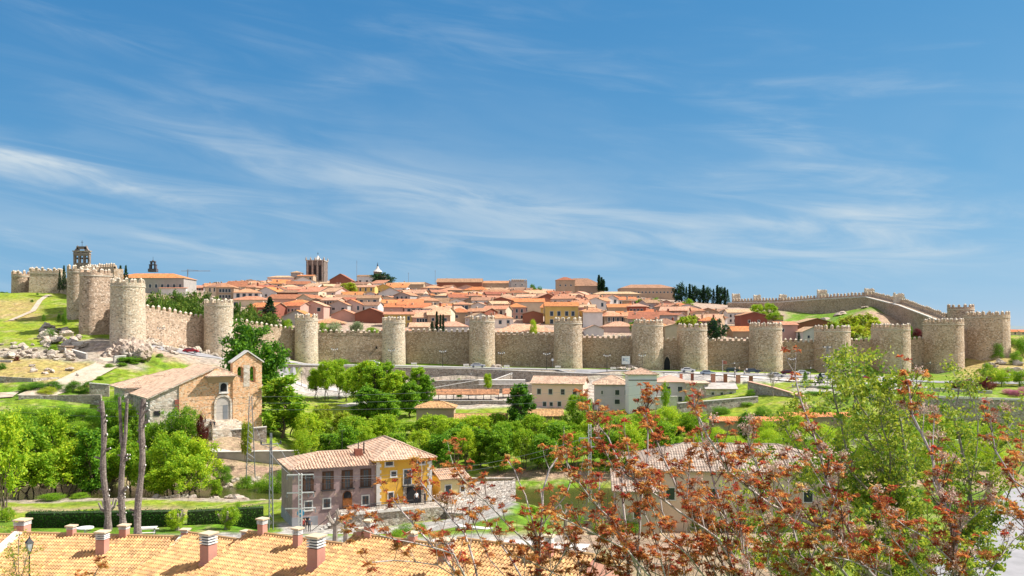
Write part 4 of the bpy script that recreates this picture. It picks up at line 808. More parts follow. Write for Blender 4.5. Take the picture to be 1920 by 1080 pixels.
def espadana(px0, px1, Y, py_top, py_sh, py_base, name, label, m, n=3, th=1.2):
    w = (px1-px0)/F*Y; z0 = Z(py_base, Y); hs = Z(py_sh, Y)-z0; ht = Z(py_top, Y)-z0; t = thing(name, label, 'bell gable', (X((px0+px1)/2, Y), Y, z0))
    mb = MB(); aw = w*.19; ah = hs*.68; gap = (w-n*aw)/(n+1); x = -w/2; mb.bb(-w/2, w/2, -th/2, th/2, -8, .6)
    for i in range(n+1):
        mb.bb(x, x+gap, -th/2, th/2, .6, ah); x += gap+aw
    mb.bb(-w/2, w/2, -th/2, th/2, ah, hs); mb.build('wall', m, t)
    mb = MB(); mb.bb(-w/2-.3, w/2+.3, -th/2-.2, th/2+.2, hs, hs+.35); mb.bb(-w/2-.15, w/2+.15, -th/2-.12, th/2+.12, hs*.8, hs*.8+.2); mb.build('cornice', M['rubble'], t)
    mb = MB(); tw = w*.27; mb.bb(-tw, -tw+.45, -th/2+.1, th/2-.1, hs+.35, ht-.6); mb.bb(tw-.45, tw, -th/2+.1, th/2-.1, hs+.35, ht-.6); mb.bb(-tw, tw, -th/2+.1, th/2-.1, ht-1.2, ht-.5); mb.bb(-tw-.2, tw+.2, -th/2, th/2, ht-.5, ht-.2)
    for s in (-1, 1): mb.vprism([(s*tw, hs+.35), (s*w*.46, hs+.35), (s*w*.36, hs+1.0), (s*tw, hs+2.2)][::s], -th/2+.15, th/2-.15)
    mb.build('bell_arch', m, t)
    mb = MB(); mb.tube([(0, 0, ht-.3), (0, 0, ht+1.9)], .07); mb.tube([(-.45, 0, ht+1.3), (.45, 0, ht+1.3)], .06); mb.build('cross', M['iron'], t)
    for i in range(n):
        mb = MB(); bx = -w/2+gap+aw/2+i*(gap+aw); mb.cyl((bx, 0), aw*.3, ah-1.2, ah-.5, 8, r2=aw*.12); mb.build('bell', M['iron'], t)
espadana(139, 169, 300, 461, 472, 496, 'bell_gable', 'three-arched stone bell gable with a small upper arch on the left skyline', mat('grey brown bell gable stone', (.27, .22, .19), (.20, .165, .14), .8, .9, kind='stone', bscale=1.5))
def turret(px, Y, pyb, pyt, label):
    z0 = Z(pyb, Y); h = Z(pyt, Y)-z0; t = thing('belfry', label, 'belfry', (X(px, Y), Y, z0)); m = mat('dark slate belfry', (.10, .10, .12), (.07, .07, .08), 1)
    mb = MB(); mb.bb(-1.9, 1.9, -1.2, 1.2, -1, .5); 
    for s in (-1, 1): mb.bb(s*1.1-.4, s*1.1+.4, -.8, .8, .5, h*.45); mb.bb(s*.8-.3, s*.8+.3, -.6, .6, h*.45+.4, h*.75)
    mb.bb(-1.6, 1.6, -.9, .9, h*.45, h*.45+.4); mb.bb(-1.2, 1.2, -.7, .7, h*.75, h*.75+.5); mb.cyl((0, 0), .7, h*.75+.5, h, 8, r2=.08); mb.build('frame', m, t)
    mb = MB(); mb.tube([(0, 0, h-.1), (0, 0, h+1.4)], .06); mb.build('cross', M['iron'], t)
turret(287, 392, 506, 487, 'small dark open belfry on the convent roof')
for (px, Y, a, b, lab) in ((669, 600, 520, 488, 'tall thin antenna mast left of the domed tower'), (816, 600, 532, 506, 'thin mast on the middle skyline'), (766, 600, 530, 511, 'short thin mast right of the cedar')):
    t = thing('antenna_mast', lab, 'antenna', (X(px, Y), Y, Z(a, Y))); mb = MB(); h = Z(b, Y)-Z(a, Y); mb.tube([(0, 0, -3), (0, 0, h)], [.16, .1]); mb.build('pole', M['steel'], t); mb = MB(); mb.tube([(-.5, 0, h*.9), (.5, 0, h*.9)], .06); mb.build('aerial', M['steel'], t)
t = thing('tower_crane', 'thin horizontal crane jib above the convent roof end', 'crane', (X(352, 640), 640, Z(530, 640))); h = Z(508, 640)-Z(530, 640)
mb = MB(); mb.tube([(0, 0, -4), (0, 0, h+1.2)], .35, 4); mb.build('mast', M['steel'], t); mb = MB(); mb.tube([(-5, 0, h), (17, 0, h)], .22, 4); mb.tube([(0, 0, h+1.2), (9, 0, h+.1)], .08, 4); mb.build('jib', M['steel'], t)
# ---- the crowd of town houses: rows climbing the hill
rh = random.Random(21)
TAKEN = [(o.location.x, o.location.y) for o in col.objects if o.get('category') in ('house', 'convent', 'church', 'tower', 'college') and o.location.y > 300]
ROWS = [(318, 580, 1500, 14), (328, 560, 1440, 14), (339, 500, 1440, 14), (351, 480, 1420, 14), (364, 465, 1400, 14), (378, 440, 1360, 14), (393, 410, 1340, 14), (410, 395, 1320, 14), (429, 388, 1300, 14), (450, 382, 1290, 14.3), (473, 378, 1280, 14.6), (499, 375, 1272, 15), (528, 372, 1266, 15.5), (560, 369, 1260, 16.5), (598, 367, 1255, 18)]
wk = list(WALLC); rk = list(ROOFC); SKYL = [(300, 530), (370, 530), (440, 521), (560, 517), (600, 514), (680, 519), (820, 527), (900, 531), (1030, 539), (1140, 547), (1260, 558), (1320, 570), (1600, 580)]
for ri, (Y0, u0, u1, sp) in enumerate(ROWS):
    x = X(u0, Y0); xe = X(u1, Y0); NH0 = len(LATE)
    while x < xe:
        w = rh.uniform(6.5, 12) if ri < 11 else rh.uniform(8, 16); Y = Y0+rh.uniform(-5, 5); d = rh.uniform(6.5, 10.5); step = w*rh.uniform(.76, 1.0)*sp/14
        xc = x+w/2; x += step
        if any(abs(xc-a) < 8 and abs(Y-b) < 8 for a, b in TAKEN): continue
        u = 960+F*xc/Y
        if 430 < u < 560 and Y < 345: continue
        if (592 < u < 712 or 803 < u < 838 or 985 < u < 1010) and Y < 334: continue
        hw_ = w*F/Y*.42
        if any(a-hw_ < u < b+hw_ and yb-24 < Y < yb+8 for a, b, yb in HB): continue
        if 1310 < u < 1375 and Y < 330: continue
        kind = rh.choices(['gable', 'front', 'hip', 'shed'], [5, 3, 3, .8])[0]; h = rh.uniform(3.8, 6.8); wc = rh.choices(wk, [6, 5, 3.2, 4, 2.2, 1.4, 2, 4, 2.5])[0]; rc = rh.choices(rk, [4.2, 6, 3.6, 2.2, 1.8, 1.8])[0]
        g = G(xc, Y); lim = prof(SKYL, u); topz = Z(lim+4, Y)
        if g+h+1.6 > topz: h = topz-g-1.6
        if h < 2.2: continue
        rz = rh.uniform(-24, 24) if rh.random() < .75 else rh.uniform(-42, 42); wn = []
        if rh.random() < .85 and Y < 560:
            n = rh.choice((2, 2, 3, 4)); ww = rh.choice((.9, 1.1, 1.4)); wn = wrow(n, w, h-2.3, ww, rh.choice((1.1, 1.5, 1.8)), 2.0)
            if h > 5.6 and rh.random() < .5: wn += wrow(n, w, h-4.9, ww, 1.3, 2.0)
        t = house(960+F*xc/Y, Y, w, d, h, kind, 'w_'+wc, 'r_'+rc, None, rz=rz, z=g-1.0, pitch=rh.uniform(16, 25), wn=wn, chim=(rh.choice((0, 1, 1, 2)) if Y < 540 else 0), base=3, group='houses of the old town')
        kn = {'gable': 'long', 'front': 'gable-fronted', 'hip': 'hip-roofed', 'shed': 'lean-to roofed'}[kind]
        late(t, f'{wc} {kn} house with {rc} tiles', f'in {ordn(ri+1)} town row')
print('TOWN HOUSES', sum(len(v) for k, v in LATE.items() if 'town row' in k))
# distant houses outside the wall at the right edge
for i, (px, Y, wc) in enumerate(((1872, 520, 'white'), (1889, 500, 'pale pink'), (1903, 540, 'white'), (1918, 510, 'cream'), (1932, 560, 'white'))):
    t = house(px, Y+90, 10, 8, 3.2, 'gable', 'w_'+wc, 'r_orange', None, rz=10*i-20, z=Z(631, Y+90), wn=wrow(3, 10, 1.6, 1, 1.3, 1.6), group='distant houses at the right edge'); late(t, f'{wc} distant house with orange roof', 'outside wall at right edge')
# ---------------------------------------------------------------- old church across the river
def arch_pts(x0, x1, z0, z1, n=6):
    r = (x1-x0)/2; cx = (x0+x1)/2; zs = z1-r
    return [(x0, z0), (x1, z0)]+[(cx+r*math.cos(math.pi*i/n), zs+r*math.sin(math.pi*i/n)) for i in range(n+1)]
def arch_wall(mb, x0, x1, z0, z1, ops, y0, y1, mi=0, n=6):
    """wall panel x0..x1 with arched openings (xa, xb, za, zb) cut out"""
    cur = x0
    for (xa, xb, za, zb) in ops:
        mb.bb(cur, xa, y0, y1, z0, z1, mi); mb.bb(xa, xb, y0, y1, z0, za, mi); r = (xb-xa)/2; cx = (xa+xb)/2; zs = zb-r
        for i in range(n*2):
            a0 = math.pi*(1-i/(2*n)); a1 = math.pi*(1-(i+1)/(2*n)); mb.vprism([(cx+r*math.cos(a0), zs+r*math.sin(a0)), (cx+r*math.cos(a1), zs+r*math.sin(a1)), (cx+r*math.cos(a1), z1), (cx+r*math.cos(a0), z1)], y0, y1, mi)
        cur = xb
    mb.bb(cur, x1, y0, y1, z0, z1, mi)
def church():
    t = thing('old_church', 'old orange stone church with a bell gable and lichened roofs by the river', 'church', (-70, 165, 8.5), R(35))
    gz = 0
    mb = MB(); mb.vprism([(0, -4), (21.8, -4), (21.8, 8.0), (12.5, 12.0), (0, 6.7)], .15, 16); mb.build('nave_wall', M['church_grey'], t)
    mb = MB(); mb.vprism([(5.4, -4), (21.8, -4), (21.8, 8.0), (12.5, 12.0), (5.4, 9.0)], -.05, .15); mb.build('facade', M['church'], t)
    mb = MB(); mb.vprism([(8.0, -4), (12.3, -4), (12.3, 1.6), (10.5, 1.9), (8.8, 1.2)], -.09, .1); mb.vprism([(15.2, -4), (21.8, -4), (21.8, 6.2), (20.9, 5.2), (19.8, 3.4), (17.8, 3.1), (15.2, 2.9)], -.09, .1); mb.build('patched_masonry', M['church_grey'], t)
    mb = MB(); mb.bb(4.6, 5.35, -.08, .16, 5.0, 5.9); mb.bb(4.7, 5.3, -.1, .16, 4.0, 4.7); mb.build('brick_patch', M['w_brick red'], t)
    for (w_, f, l) in (([(-.6, -.35, 6.45), (12.5, -.35, 12.2), (12.5, 16.4, 12.2), (-.6, 16.4, 6.45)], 0, 0), ([(12.5, -.0, 12.2), (22.3, .6, 8.1), (22.3, 16.4, 8.1), (12.5, 16.4, 12.2)], 1, 0)):
        mb = MB(); q = [Vector(p) for p in w_]; order = [q[3], q[0], q[1], q[2]] if f == 0 else [q[1], q[2], q[3], q[0]]
        slope(mb, order, 0, .34, .5, .06); lo_ = [p-Vector((0, 0, .25)) for p in order]; mb.face(list(reversed(lo_)), 1)
        for i in range(4): j = (i+1) % 4; mb.face([order[i], lo_[i], lo_[j], order[j]], 1)
        mb.build('roof', [M['tile_church'], M['church_grey']], t)
    mb = MB(); arch_wall(mb, 15.8, 21.8, -4, 12.6, [(16.75, 17.95, 8.9, 12.2), (19.3, 20.5, 8.9, 12.2)], -.35, 1.3); mb.vprism([(15.8, 12.6), (21.8, 12.6), (21.8, 12.9), (18.8, 15.0), (15.8, 12.9)], -.35, 1.3); bg = mb.build('bell_gable', M['church'], t)
    mb = MB()
    for (a, b) in (((15.4, 12.85), (18.8, 15.2)), ((18.8, 15.2), (22.2, 12.85))): mb.vprism([a, b, (b[0], b[1]+.28), (a[0], a[1]+.28)], -.6, 1.55)
    mb.build('gable_coping', M['cap'], bg)
    mb = MB(); mb.bb(18.0, 19.25, -.39, 0, 8.0, 12.5); mb.build('pier', M['church_grey'], bg)
    ct = MB(); ct.bb(11.0, 15.6, -.12, 4.2, 8.0, 10.6); ct.build('stair_block', M['church'], t)
    rm, _ = roof_mesh(4.9, 5.2, 0, 'hip', 30, .5, None, .34); rm.v = [(a+13.3, b+1.4, c+10.4) for a, b, c in rm.v]; rm.build('canopy_roof', [M['tile_church'], M['church_grey']], t)
    mb = MB(); mb.prism([(11.0, -.1), (15.6, -.1), (15.6, .2), (11.0, .2)], 8.9, 10.38, 0, True, True, [(10.4, -1.2), (16.2, -1.2), (16.2, .2), (10.4, .2)]); mb.build('canopy_soffit', M['w_tan'], t)
    mb = MB(); mb.vprism([(13.1, 6.9), (14.9, 6.9), (14.9, 9.0), (13.1, 9.0)], -.2, .1); w = mb.build('window', M['cap'], t)
    mb = MB(); mb.vprism(arch_pts(13.35, 14.65, 7.2, 8.9), -.24, .0); mb.build('pane', M['dark'], w); mb = MB(); mb.bb(13.0, 15.0, -.45, 0, 6.75, 7.0); mb.build('sill', M['cap'], w)
    d = MB(); d.vprism(arch_pts(12.5, 15.3, 1.5, 6.2), -.12, .1); dd = d.build('door', M['concrete'], t)
    mb = MB(); mb.bb(13.9, 14.85, -.16, 0, 1.6, 4.4); mb.build('leaf', M['steel'], dd)
    mb = MB(); o_ = [(12.1, 1.4), (12.1, 4.8)]+[(13.9-1.8*math.cos(math.pi*i/8), 4.8+1.8*math.sin(math.pi*i/8)) for i in range(1, 8)]+[(15.7, 4.8), (15.7, 1.4)]; i_ = [(12.5, 1.4), (12.5, 4.8)]+[(13.9-1.4*math.cos(math.pi*i/8), 4.8+1.4*math.sin(math.pi*i/8)) for i in range(1, 8)]+[(15.3, 4.8), (15.3, 1.4)]
    archframe(mb, o_, i_, -.3, .1); mb.build('door_arch', M['church_grey'], t)
    mb = MB(); mb.bb(.8, 1.9, -.0, .2, 3.0, 3.9); mb.build('window', M['dark'], t)
    st = MB()
    for i in range(7): st.bb(11.6-i*.12, 16.4+i*.35, -.6-(i+1)*.42, -.15, -2.5, 1.45-i*.26)
    st.build('steps', M['church_grey'], t)
    # chancel at the back
    mb = MB(); mb.bb(-1.6, 12, 16, 27, -4, 7.6); mb.build('chancel_wall', M['church_grey'], t); rm, _ = roof_mesh(14.4, 11.6, 0, 'hip', 19, .4, None, .34, .2); rm.v = [(a+5.2, b+21.8, c+7.6) for a, b, c in rm.v]; rm.build('roof', [M['tile_church'], M['church_grey']], t)
    mb = MB(); mb.bb(8, 17, 27, 34, -4, 9.2); mb.build('apse_wall', M['church_grey'], t); rm, _ = roof_mesh(9.4, 7.6, 0, 'hip', 19, .4, None, .34); rm.v = [(a+12.5, b+30.8, c+9.2) for a, b, c in rm.v]; rm.build('roof', [M['tile_church'], M['church_grey']], t)
church()
# ---------------------------------------------------------------- mauve and ochre river house
def river_house():
    t = thing('river_house', 'two-part river house, mauve brick wing and ochre block with old tile roofs', 'house', (-27.8, 108, 3.2), R(24))
    mv = mat('mauve brick render', (.38, .27, .26), (.30, .21, .20), .3, .9, .02, 5, c3=(.52, .38, .30)); oc = mat('ochre render', (.74, .42, .055), (.68, .37, .05), .25, .9, c3=(.60, .34, .07)); gr = mat('grey cement plinth', (.34, .35, .38), (.26, .26, .28), .5)
    mb = MB(); mb.bb(0, 10.8, 0, 8.6, -3, 7.2); mb.build('mauve_wall', mv, t); mb = MB(); mb.bb(-.04, 3.2, -.05, 8.65, -3, 1.1); mb.build('plinth', gr, t)
    rm, _ = roof_mesh(10.8, 8.6, 0, 'gable', 17, .45, None, 0)
    rm = MB(); e = 7.2; r_ = e+4.75*math.tan(R(17)); c0, c1, c2, c3 = (-.45, -.45, e), (10.9, -.45, e), (10.9, 9.05, e), (-.45, 9.05, e); q0, q1 = (4.1, 4.3, r_), (10.9, 4.3, r_)
    for f in ([c0, c1, q1, q0], [c2, c3, q0, q1], [c3, c0, q0]): slope(rm, f, 0, .38, .5, .12); rm.face([Vector(p)-Vector((0, 0, .15)) for p in reversed(f)], 1)
    rm.bb(-.42, 10.9, -.40, -.30, e-.17, e+.02, 1); rm.tube([q0, q1], .14, 6); rm.tube([c0, q0], .14, 6); rm.tube([c3, q0], .14, 6); r1 = rm.build('roof', [M['tile_old'], mv], t)
    mb = MB(); mb.bb(8.6, 9.6, 2.2, 3.1, 7.4, 9.0, 0); mb.build('chimney', M['w_brick red'], r1); mb = MB(); mb.tube([(9.1, 2.6, 8.9), (9.1, 2.6, 10.0)], .07); mb.tube([(9.9, 2.8, 8.2), (9.9, 2.8, 9.8)], .1); mb.tube([(7.3, 4.3, 8.5), (7.3, 4.3, 11.6)], .035); mb.tube([(6.9, 4.3, 11.3), (7.7, 4.3, 11.3)], .03); mb.build('flue', M['iron'], r1)
    x0, x1 = 10.8, 18.4; mb = MB(); mb.bb(x0, x1, -.4, 13.4, -3, 7.75); mb.build('ochre_wall', oc, t)
    rm, _ = roof_mesh(x1-x0, 13.8, 0, 'hip', 23, .55, None, .38, .15); rm.v = [(a+(x0+x1)/2, b+6.5, c+7.75) for a, b, c in rm.v]; rm.build('roof', [M['tile_old'], oc], t)
    for s, xe in ((1, x0), (-1, x1)):
        qs = MB()
        for i in range(17): w = .62 if i % 2 else .42; z = .7+i*.41; qs.bb(xe-.03 if s > 0 else xe-w, xe+w if s > 0 else xe+.03, -.45, -.2, z, z+.41)
        qs.build('corner_quoining', M['cap'], t)
    mb = MB(); mb.bb(x0-.03, x1+.03, -.47, 0, -3, 1.95); mb.build('plinth', M['rubble'], t)
    def win(x, z, w, h, fr, y, bal=False, door=False):
        mb = MB(); th = .16; mb.bb(x-w/2-th, x+w/2+th, y-.07, y+.1, z-th, z+h+th); mb.bb(x-w/2-th-.05, x+w/2+th+.05, y-.13, y+.05, z-th-.06, z-th+.06); f = mb.build('window', M[fr], t)
        mb = MB(); mb.bb(x-w/2, x+w/2, y-.09, y, z, z+h); mb.build('pane', M['glass'], f); mb = MB(); mb.bb(x-.035, x+.035, y-.115, y-.05, z, z+h); mb.bb(x-w/2, x+w/2, y-.112, y-.05, z+h*.5, z+h*.5+.05); 
        if fr == 'brownframe': mb.bb(x-w/2, x-w/2+.26, y-.125, y-.05, z, z+h); mb.bb(x+w/2-.26, x+w/2, y-.125, y-.05, z, z+h)
        mb.build('sash', M['brownframe'], f)
        if bal:
            mb = MB(); bw = w/2+.32
            mb.bb(x-bw, x+bw, y-.5, y, z-.2, z-.12); mb.tube([(x-bw, y-.5, z+.75), (x+bw, y-.5, z+.75)], .025, 4); mb.tube([(x-bw, y-.5, z+.75), (x-bw, y, z+.75)], .025, 4); mb.tube([(x+bw, y-.5, z+.75), (x+bw, y, z+.75)], .025, 4)
            for i in range(11): xx = x-bw+2*bw*i/10; mb.tube([(xx, y-.5, z-.15), (xx, y-.5, z+.75)], .014, 3, cap=False)
            for s in (-1, 1): mb.tube([(x+s*(bw-.1), y-.45, z-.15), (x+s*(bw-.1), y, z-.75)], .02, 3)
            mb.build('balcony', M['iron'], f)
    for x in (1.95, 4.5, 7.0, 9.45): win(x, 4.45, 1.15, 2.1, 'brownframe', 0, True)
    for x in (4.35, 9.4): win(x, 2.1, .8, 1.05, 'frame', 0)
    win(2.0, 2.0, .85, 1.0, 'frame', 0)
    mb = MB(); mb.bb(1.2, 2.1, -.09, 0, -.2, 1.0); mb.build('window', M['dark'], t)
    d = MB(); d.vprism(arch_pts(6.4, 7.6, 1.8, 4.0), -.14, .05); dd = d.build('door', mat('orange brown door wood', (.30, .11, .03), (.2, .07, .02), 3), t); mb = MB(); mb.vprism(arch_pts(6.5, 7.5, 3.1, 3.95), -.17, 0); mb.build('fanlight', M['dark'], dd)
    mb = MB(); mb.tube([(7.0, -.05, 4.35), (7.0, -.45, 4.45), (7.0, -.5, 4.2)], .04); mb.build('wall_lamp', M['iron'], t)
    for (x, z, w, h) in ((12.5, 7.0, .95, .5), (16.9, 6.95, .95, .5), (13.1, 5.55, .65, .6), (12.7, 2.55, .6, .85)): win(x, z, w, h, 'cap', -.4)
    win(15.0, 4.3, .95, 1.95, 'cap', -.4, True)
    mb = MB(); mb.bb(14.4, 17.3, -.5, 0, 1.8, 4.35); dsur = mb.build('door_surround', M['rubble'], t); mb = MB(); mb.bb(14.85, 16.85, -.56, 0, 1.8, 3.95); mb.build('doorway', M['dark'], dsur)
    # terrace in front with white coping, railing and outside stair
    tr = thing('stone_terrace', 'grey stone terrace with outside stair in front of the river house', 'terrace', t.location, R(24)); mb = MB(); mb.bb(5.6, 19.5, -4.2, -.62, -3, 1.75); mb.build('platform', M['rubble'], tr)
    mb = MB(); mb.bb(6.0, 14.6, -4.45, -4.1, 1.75, 2.1); mb.build('coping', M['cap'], tr)
    st = MB(); cs = MB()
    for i in range(11): x = 5.6-i*.42; z = 1.6-i*.27; st.bb(x-.42, x, -4.2, -2.6, -3, z); cs.box((x-.2, -4.35, z+.32), (.4, .4, .3), .12)
    st.build('stair', M['rubble'], tr); cs.build('stair_coping', M['cap'], tr)
    rl = MB(); rl.tube([(1.0, -4.2, -.2), (5.6, -4.2, 2.9), (14.6, -4.2, 2.95)], .04, 4)
    for i in range(19): x = 5.6+i*.5; rl.tube([(x, -4.2, 2.0), (x, -4.2, 2.95)], .02, 3)
    rl.build('railing', M['iron'], tr)
    # right-hand low yellow annex
    a = thing('annex', 'low pale yellow annex with an old tile roof right of the ochre block', 'outbuilding', (t.location.x+20.4*.9135-2*-.4, t.location.y+20.4*.4067+2.5, 4.8), R(24)); mb = MB(); mb.bb(-2.2, 1.8, -1.5, 4, -4, 2.9); mb.build('wall', mat('pale yellow render', (.72, .60, .30), (.62, .5, .25), .4), a)
    rm, _ = roof_mesh(4.0, 5.5, 2.9, 'gable', 16, .3, None, .30, .12); rm.v = [(q-.2, b+1.2, c) for q, b, c in rm.v]; rm.build('roof', [M['tile_old'], M['w_tan']], a); wins(a, [(-1.1, .6, .8, 1.4), (1.0, 1, .6, .7)], y=-1.51)
river_house()
# ---------------------------------------------------------------- other valley houses
def VH(px, Y, w, d, eave, base, kind, wc, rc, lab, rz=0, pitch=20, tiled=.32, **k): z0 = Z(base, Y); return house(px, Y+d/2, w, d, Z(eave, Y)-z0, kind, wc, rc, lab, rz=rz, z=z0, pitch=pitch, tiled=tiled, group='houses between river and wall', **k)
M['w_mill'] = mat('mill cream render', (.72, .56, .43), (.62, .47, .35), .4); M['w_pinkhouse'] = mat('pale peach render', (.86, .58, .47), (.82, .54, .43), .3); M['w_bluegrey'] = mat('blue grey render', (.58, .52, .53), (.50, .45, .46), .3); M['w_dove'] = mat('cool white render', (.84, .82, .83), (.80, .78, .79), .3); M['w_stone'] = M['church_grey']
VH(1368, 101, 24.5, 13, 884, 1012, 'hip', 'w_mill', 'tile_mill', 'wide river mill with a pale striped tile roof behind the red-leaved trees', rz=-5, pitch=19, wn=[(-8, 4.6, 1, 1.4), (-3, 4.6, 1, 1.4), (3, 4.6, 1, 1.4), (8, 4.6, 1, 1.4), (-5, 1.4, 1, 1.6), (5, 1.4, 1, 1.6)])
VH(1192, 98, 5.0, 7, 921, 1012, 'shed', 'w_pale pink', 'tile_mill', 'low pinkish lean-to with tile roof at the left end of the mill', rz=-5, pitch=12, wn=[(0, 2.5, .8, 1.1)])
VH(1050, 226, 13.8, 8, 719.5, 768, 'gable', 'w_pinkhouse', 'tile_old', 'peach coloured house with four upper windows and a pale tile roof', rz=-14, pitch=22, wn=[(-4.9, 4.0, 1.0, 1.4), (-1.8, 4.0, 1.0, 1.4), (1.5, 4.0, 1.0, 1.4), (4.7, 4.0, 1.0, 1.4), (-3.4, .8, .9, 1.2), (-1.6, .9, .8, 1.0), (.6, .9, .9, 1.2)], chim=0)
VH(1147, 226, 9.4, 9, 721, 756, 'hip', 'w_bluegrey', 'tile_church', 'low grey house with a hipped tile roof left of the white dovecote', pitch=24, rz=-6, wn=[(1.4, 2.2, 1.1, 1.3), (3.6, 2.2, .5, 1.3), (1.4, -.2, 1.3, 1.2), (-2.6, 2.4, .4, .9)])
t = VH(1201.5, 217, 7.1, 7.1, 702, 750, 'hip', 'w_dove', 'tile_old', 'tall windowless white dovecote with a low orange hipped roof', pitch=20, cat='dovecote', name='dovecote'); mb = MB(); mb.bb(-3.65, 3.65, -3.65, -3.4, 4.95, 5.15); mb.build('string_course', M['glass'], t)
VH(1256, 221, 8.2, 8, 716, 748, 'hip', 'w_bluegrey', 'tile_pink', 'grey walled house with a plain pink roof and blue shutters', pitch=20, tiled=0, wn=[(-1.2, 1.9, 1.2, 1.3), (1.9, 1.9, 1.2, 1.3), (1.9, -.6, 1.0, 1.2)])
VH(1304, 220, 5.6, 5, 718, 749, 'shed', 'w_stone', 'tile_church', 'stone cottage with an orange door and a flat top', pitch=3, tiled=0, wn=[(1.0, 1.8, .4, .8)])
VH(1348, 219, 7.6, 5, 729, 745, 'gable', 'w_stone', 'concrete', 'small stone house with a grey roof and three square windows', pitch=26, tiled=0, wn=[(-2.2, .6, .7, .7), (.1, .6, .7, .7), (2.4, .6, .7, .7)])
VH(818, 196, 8.6, 6, 765, 785, 'hip', 'w_tan', 'tile_near', 'small outbuilding with an orange hipped roof under the poplars', pitch=20)
VH(902, 189, 11.2, 5, 788, 803, 'gable', 'w_tan', 'tile_near', 'long low shed with a sandy tile roof left of the dark poplar', pitch=22, chim=0)
VH(1022, 195, 7.6, 5, 780, 795, 'gable', 'w_tan', 'tile_near', 'low sandy tiled shed in front of the peach coloured house', pitch=24)
VH(1400, 178, 15, 4, 789, 800, 'gable', 'w_tan', 'r_orange', 'long low shed with orange roof among the right bushes', pitch=16, tiled=0); VH(1530, 180, 13, 4, 781, 796, 'gable', 'w_tan', 'r_orange', 'low orange roofed shed behind the green foreground tree', pitch=16, tiled=0)
VH(1218, 262, 5, 3, 704, 712, 'shed', 'w_white', 'concrete', 'small flat white kiosk beside the white billboard', pitch=2, tiled=0, cat='kiosk', name='kiosk')
t = thing('utility_hut', 'tiny brown hut beside the bush left of the track gate', 'hut', (X(119, 229), 229, Z(668, 229)), R(-20)); mb = MB(); mb.bb(-2.2, 2.2, -1.5, 1.5, -1, 2.6); mb.build('wall', M['w_tan'], t); mb = MB(); mb.bb(-2.6, 2.6, -1.9, 1.9, 2.6, 2.85); mb.build('roof', M['w_stone brown'], t); mb = MB(); mb.bb(1.6, 2.3, -1.58, -1.2, -1, 2.4); mb.build('pillar', M['cap'], t)
def pergola(px0, px1, Y, py, lab):
    w = (px1-px0)/F*Y; z = Z(py, Y); t = thing('pergola', lab, 'pergola', (X((px0+px1)/2, Y), Y, z-2.6)); mb = MB(); slope(mb, [(-w/2, -1.6, 2.45), (w/2, -1.6, 2.45), (w/2, 1.8, 3.7), (-w/2, 1.8, 3.7)], 0, .34); mb.face([(-w/2, -1.6, 2.35), (-w/2, 1.8, 3.6), (w/2, 1.8, 3.6), (w/2, -1.6, 2.35)], 0); mb.build('roof', M['tile_near'] if False else M['r_salmon'], t)
    for i in range(max(3, int(w/2))+1): x = -w/2+.2+(w-.4)*i/max(3, int(w/2)); mb = MB(); mb.bb(x-.09, x+.09, -1.45, -1.27, -1, 2.45); mb.build('post', M['iron'], t)
    mb = MB(); mb.tube([(-w/2, -1.4, .9), (w/2, -1.4, .9)], .05, 4); mb.build('rail', M['iron'], t)
pergola(808, 936, 236, 738, 'long pergola with a salmon tiled canopy and thin dark posts'); pergola(942, 975, 238, 737, 'short salmon canopy right of the long pergola')
lowwall([(895, 256, 713), (985, 256, 713)], 1.4, 3.0, 'long low white block in the terraces', 'cap', name='white_platform', cat='platform')
for i, (px, py, b, wpx) in enumerate(((1277, 701, 718, 5), (1298, 700, 719, 5), (1337, 701, 720, 7), (1360, 701, 717, 6), (1384, 703, 718, 7), (1408, 705, 716, 6))):
    Y = 229; t = thing('brick_post', None, 'brick post', (X(px, Y), Y, Z(b, Y)), group='row of brick posts along the parking wall'); h = Z(py, Y)-Z(b, Y); w = wpx/F*Y; mb = MB(); mb.bb(-w/2, w/2, -w/2, w/2, -1, h); mb.build('shaft', M['w_brick red'] if i % 2 else mat('salmon brick', (.58, .28, .19), (.46, .2, .13), 3), t); mb = MB(); mb.bb(-w/2-.08, w/2+.08, -w/2-.08, w/2+.08, h, h+.15); mb.build('cap', M['cap'], t); late(t, 'orange red brick post', 'above the small stone houses')
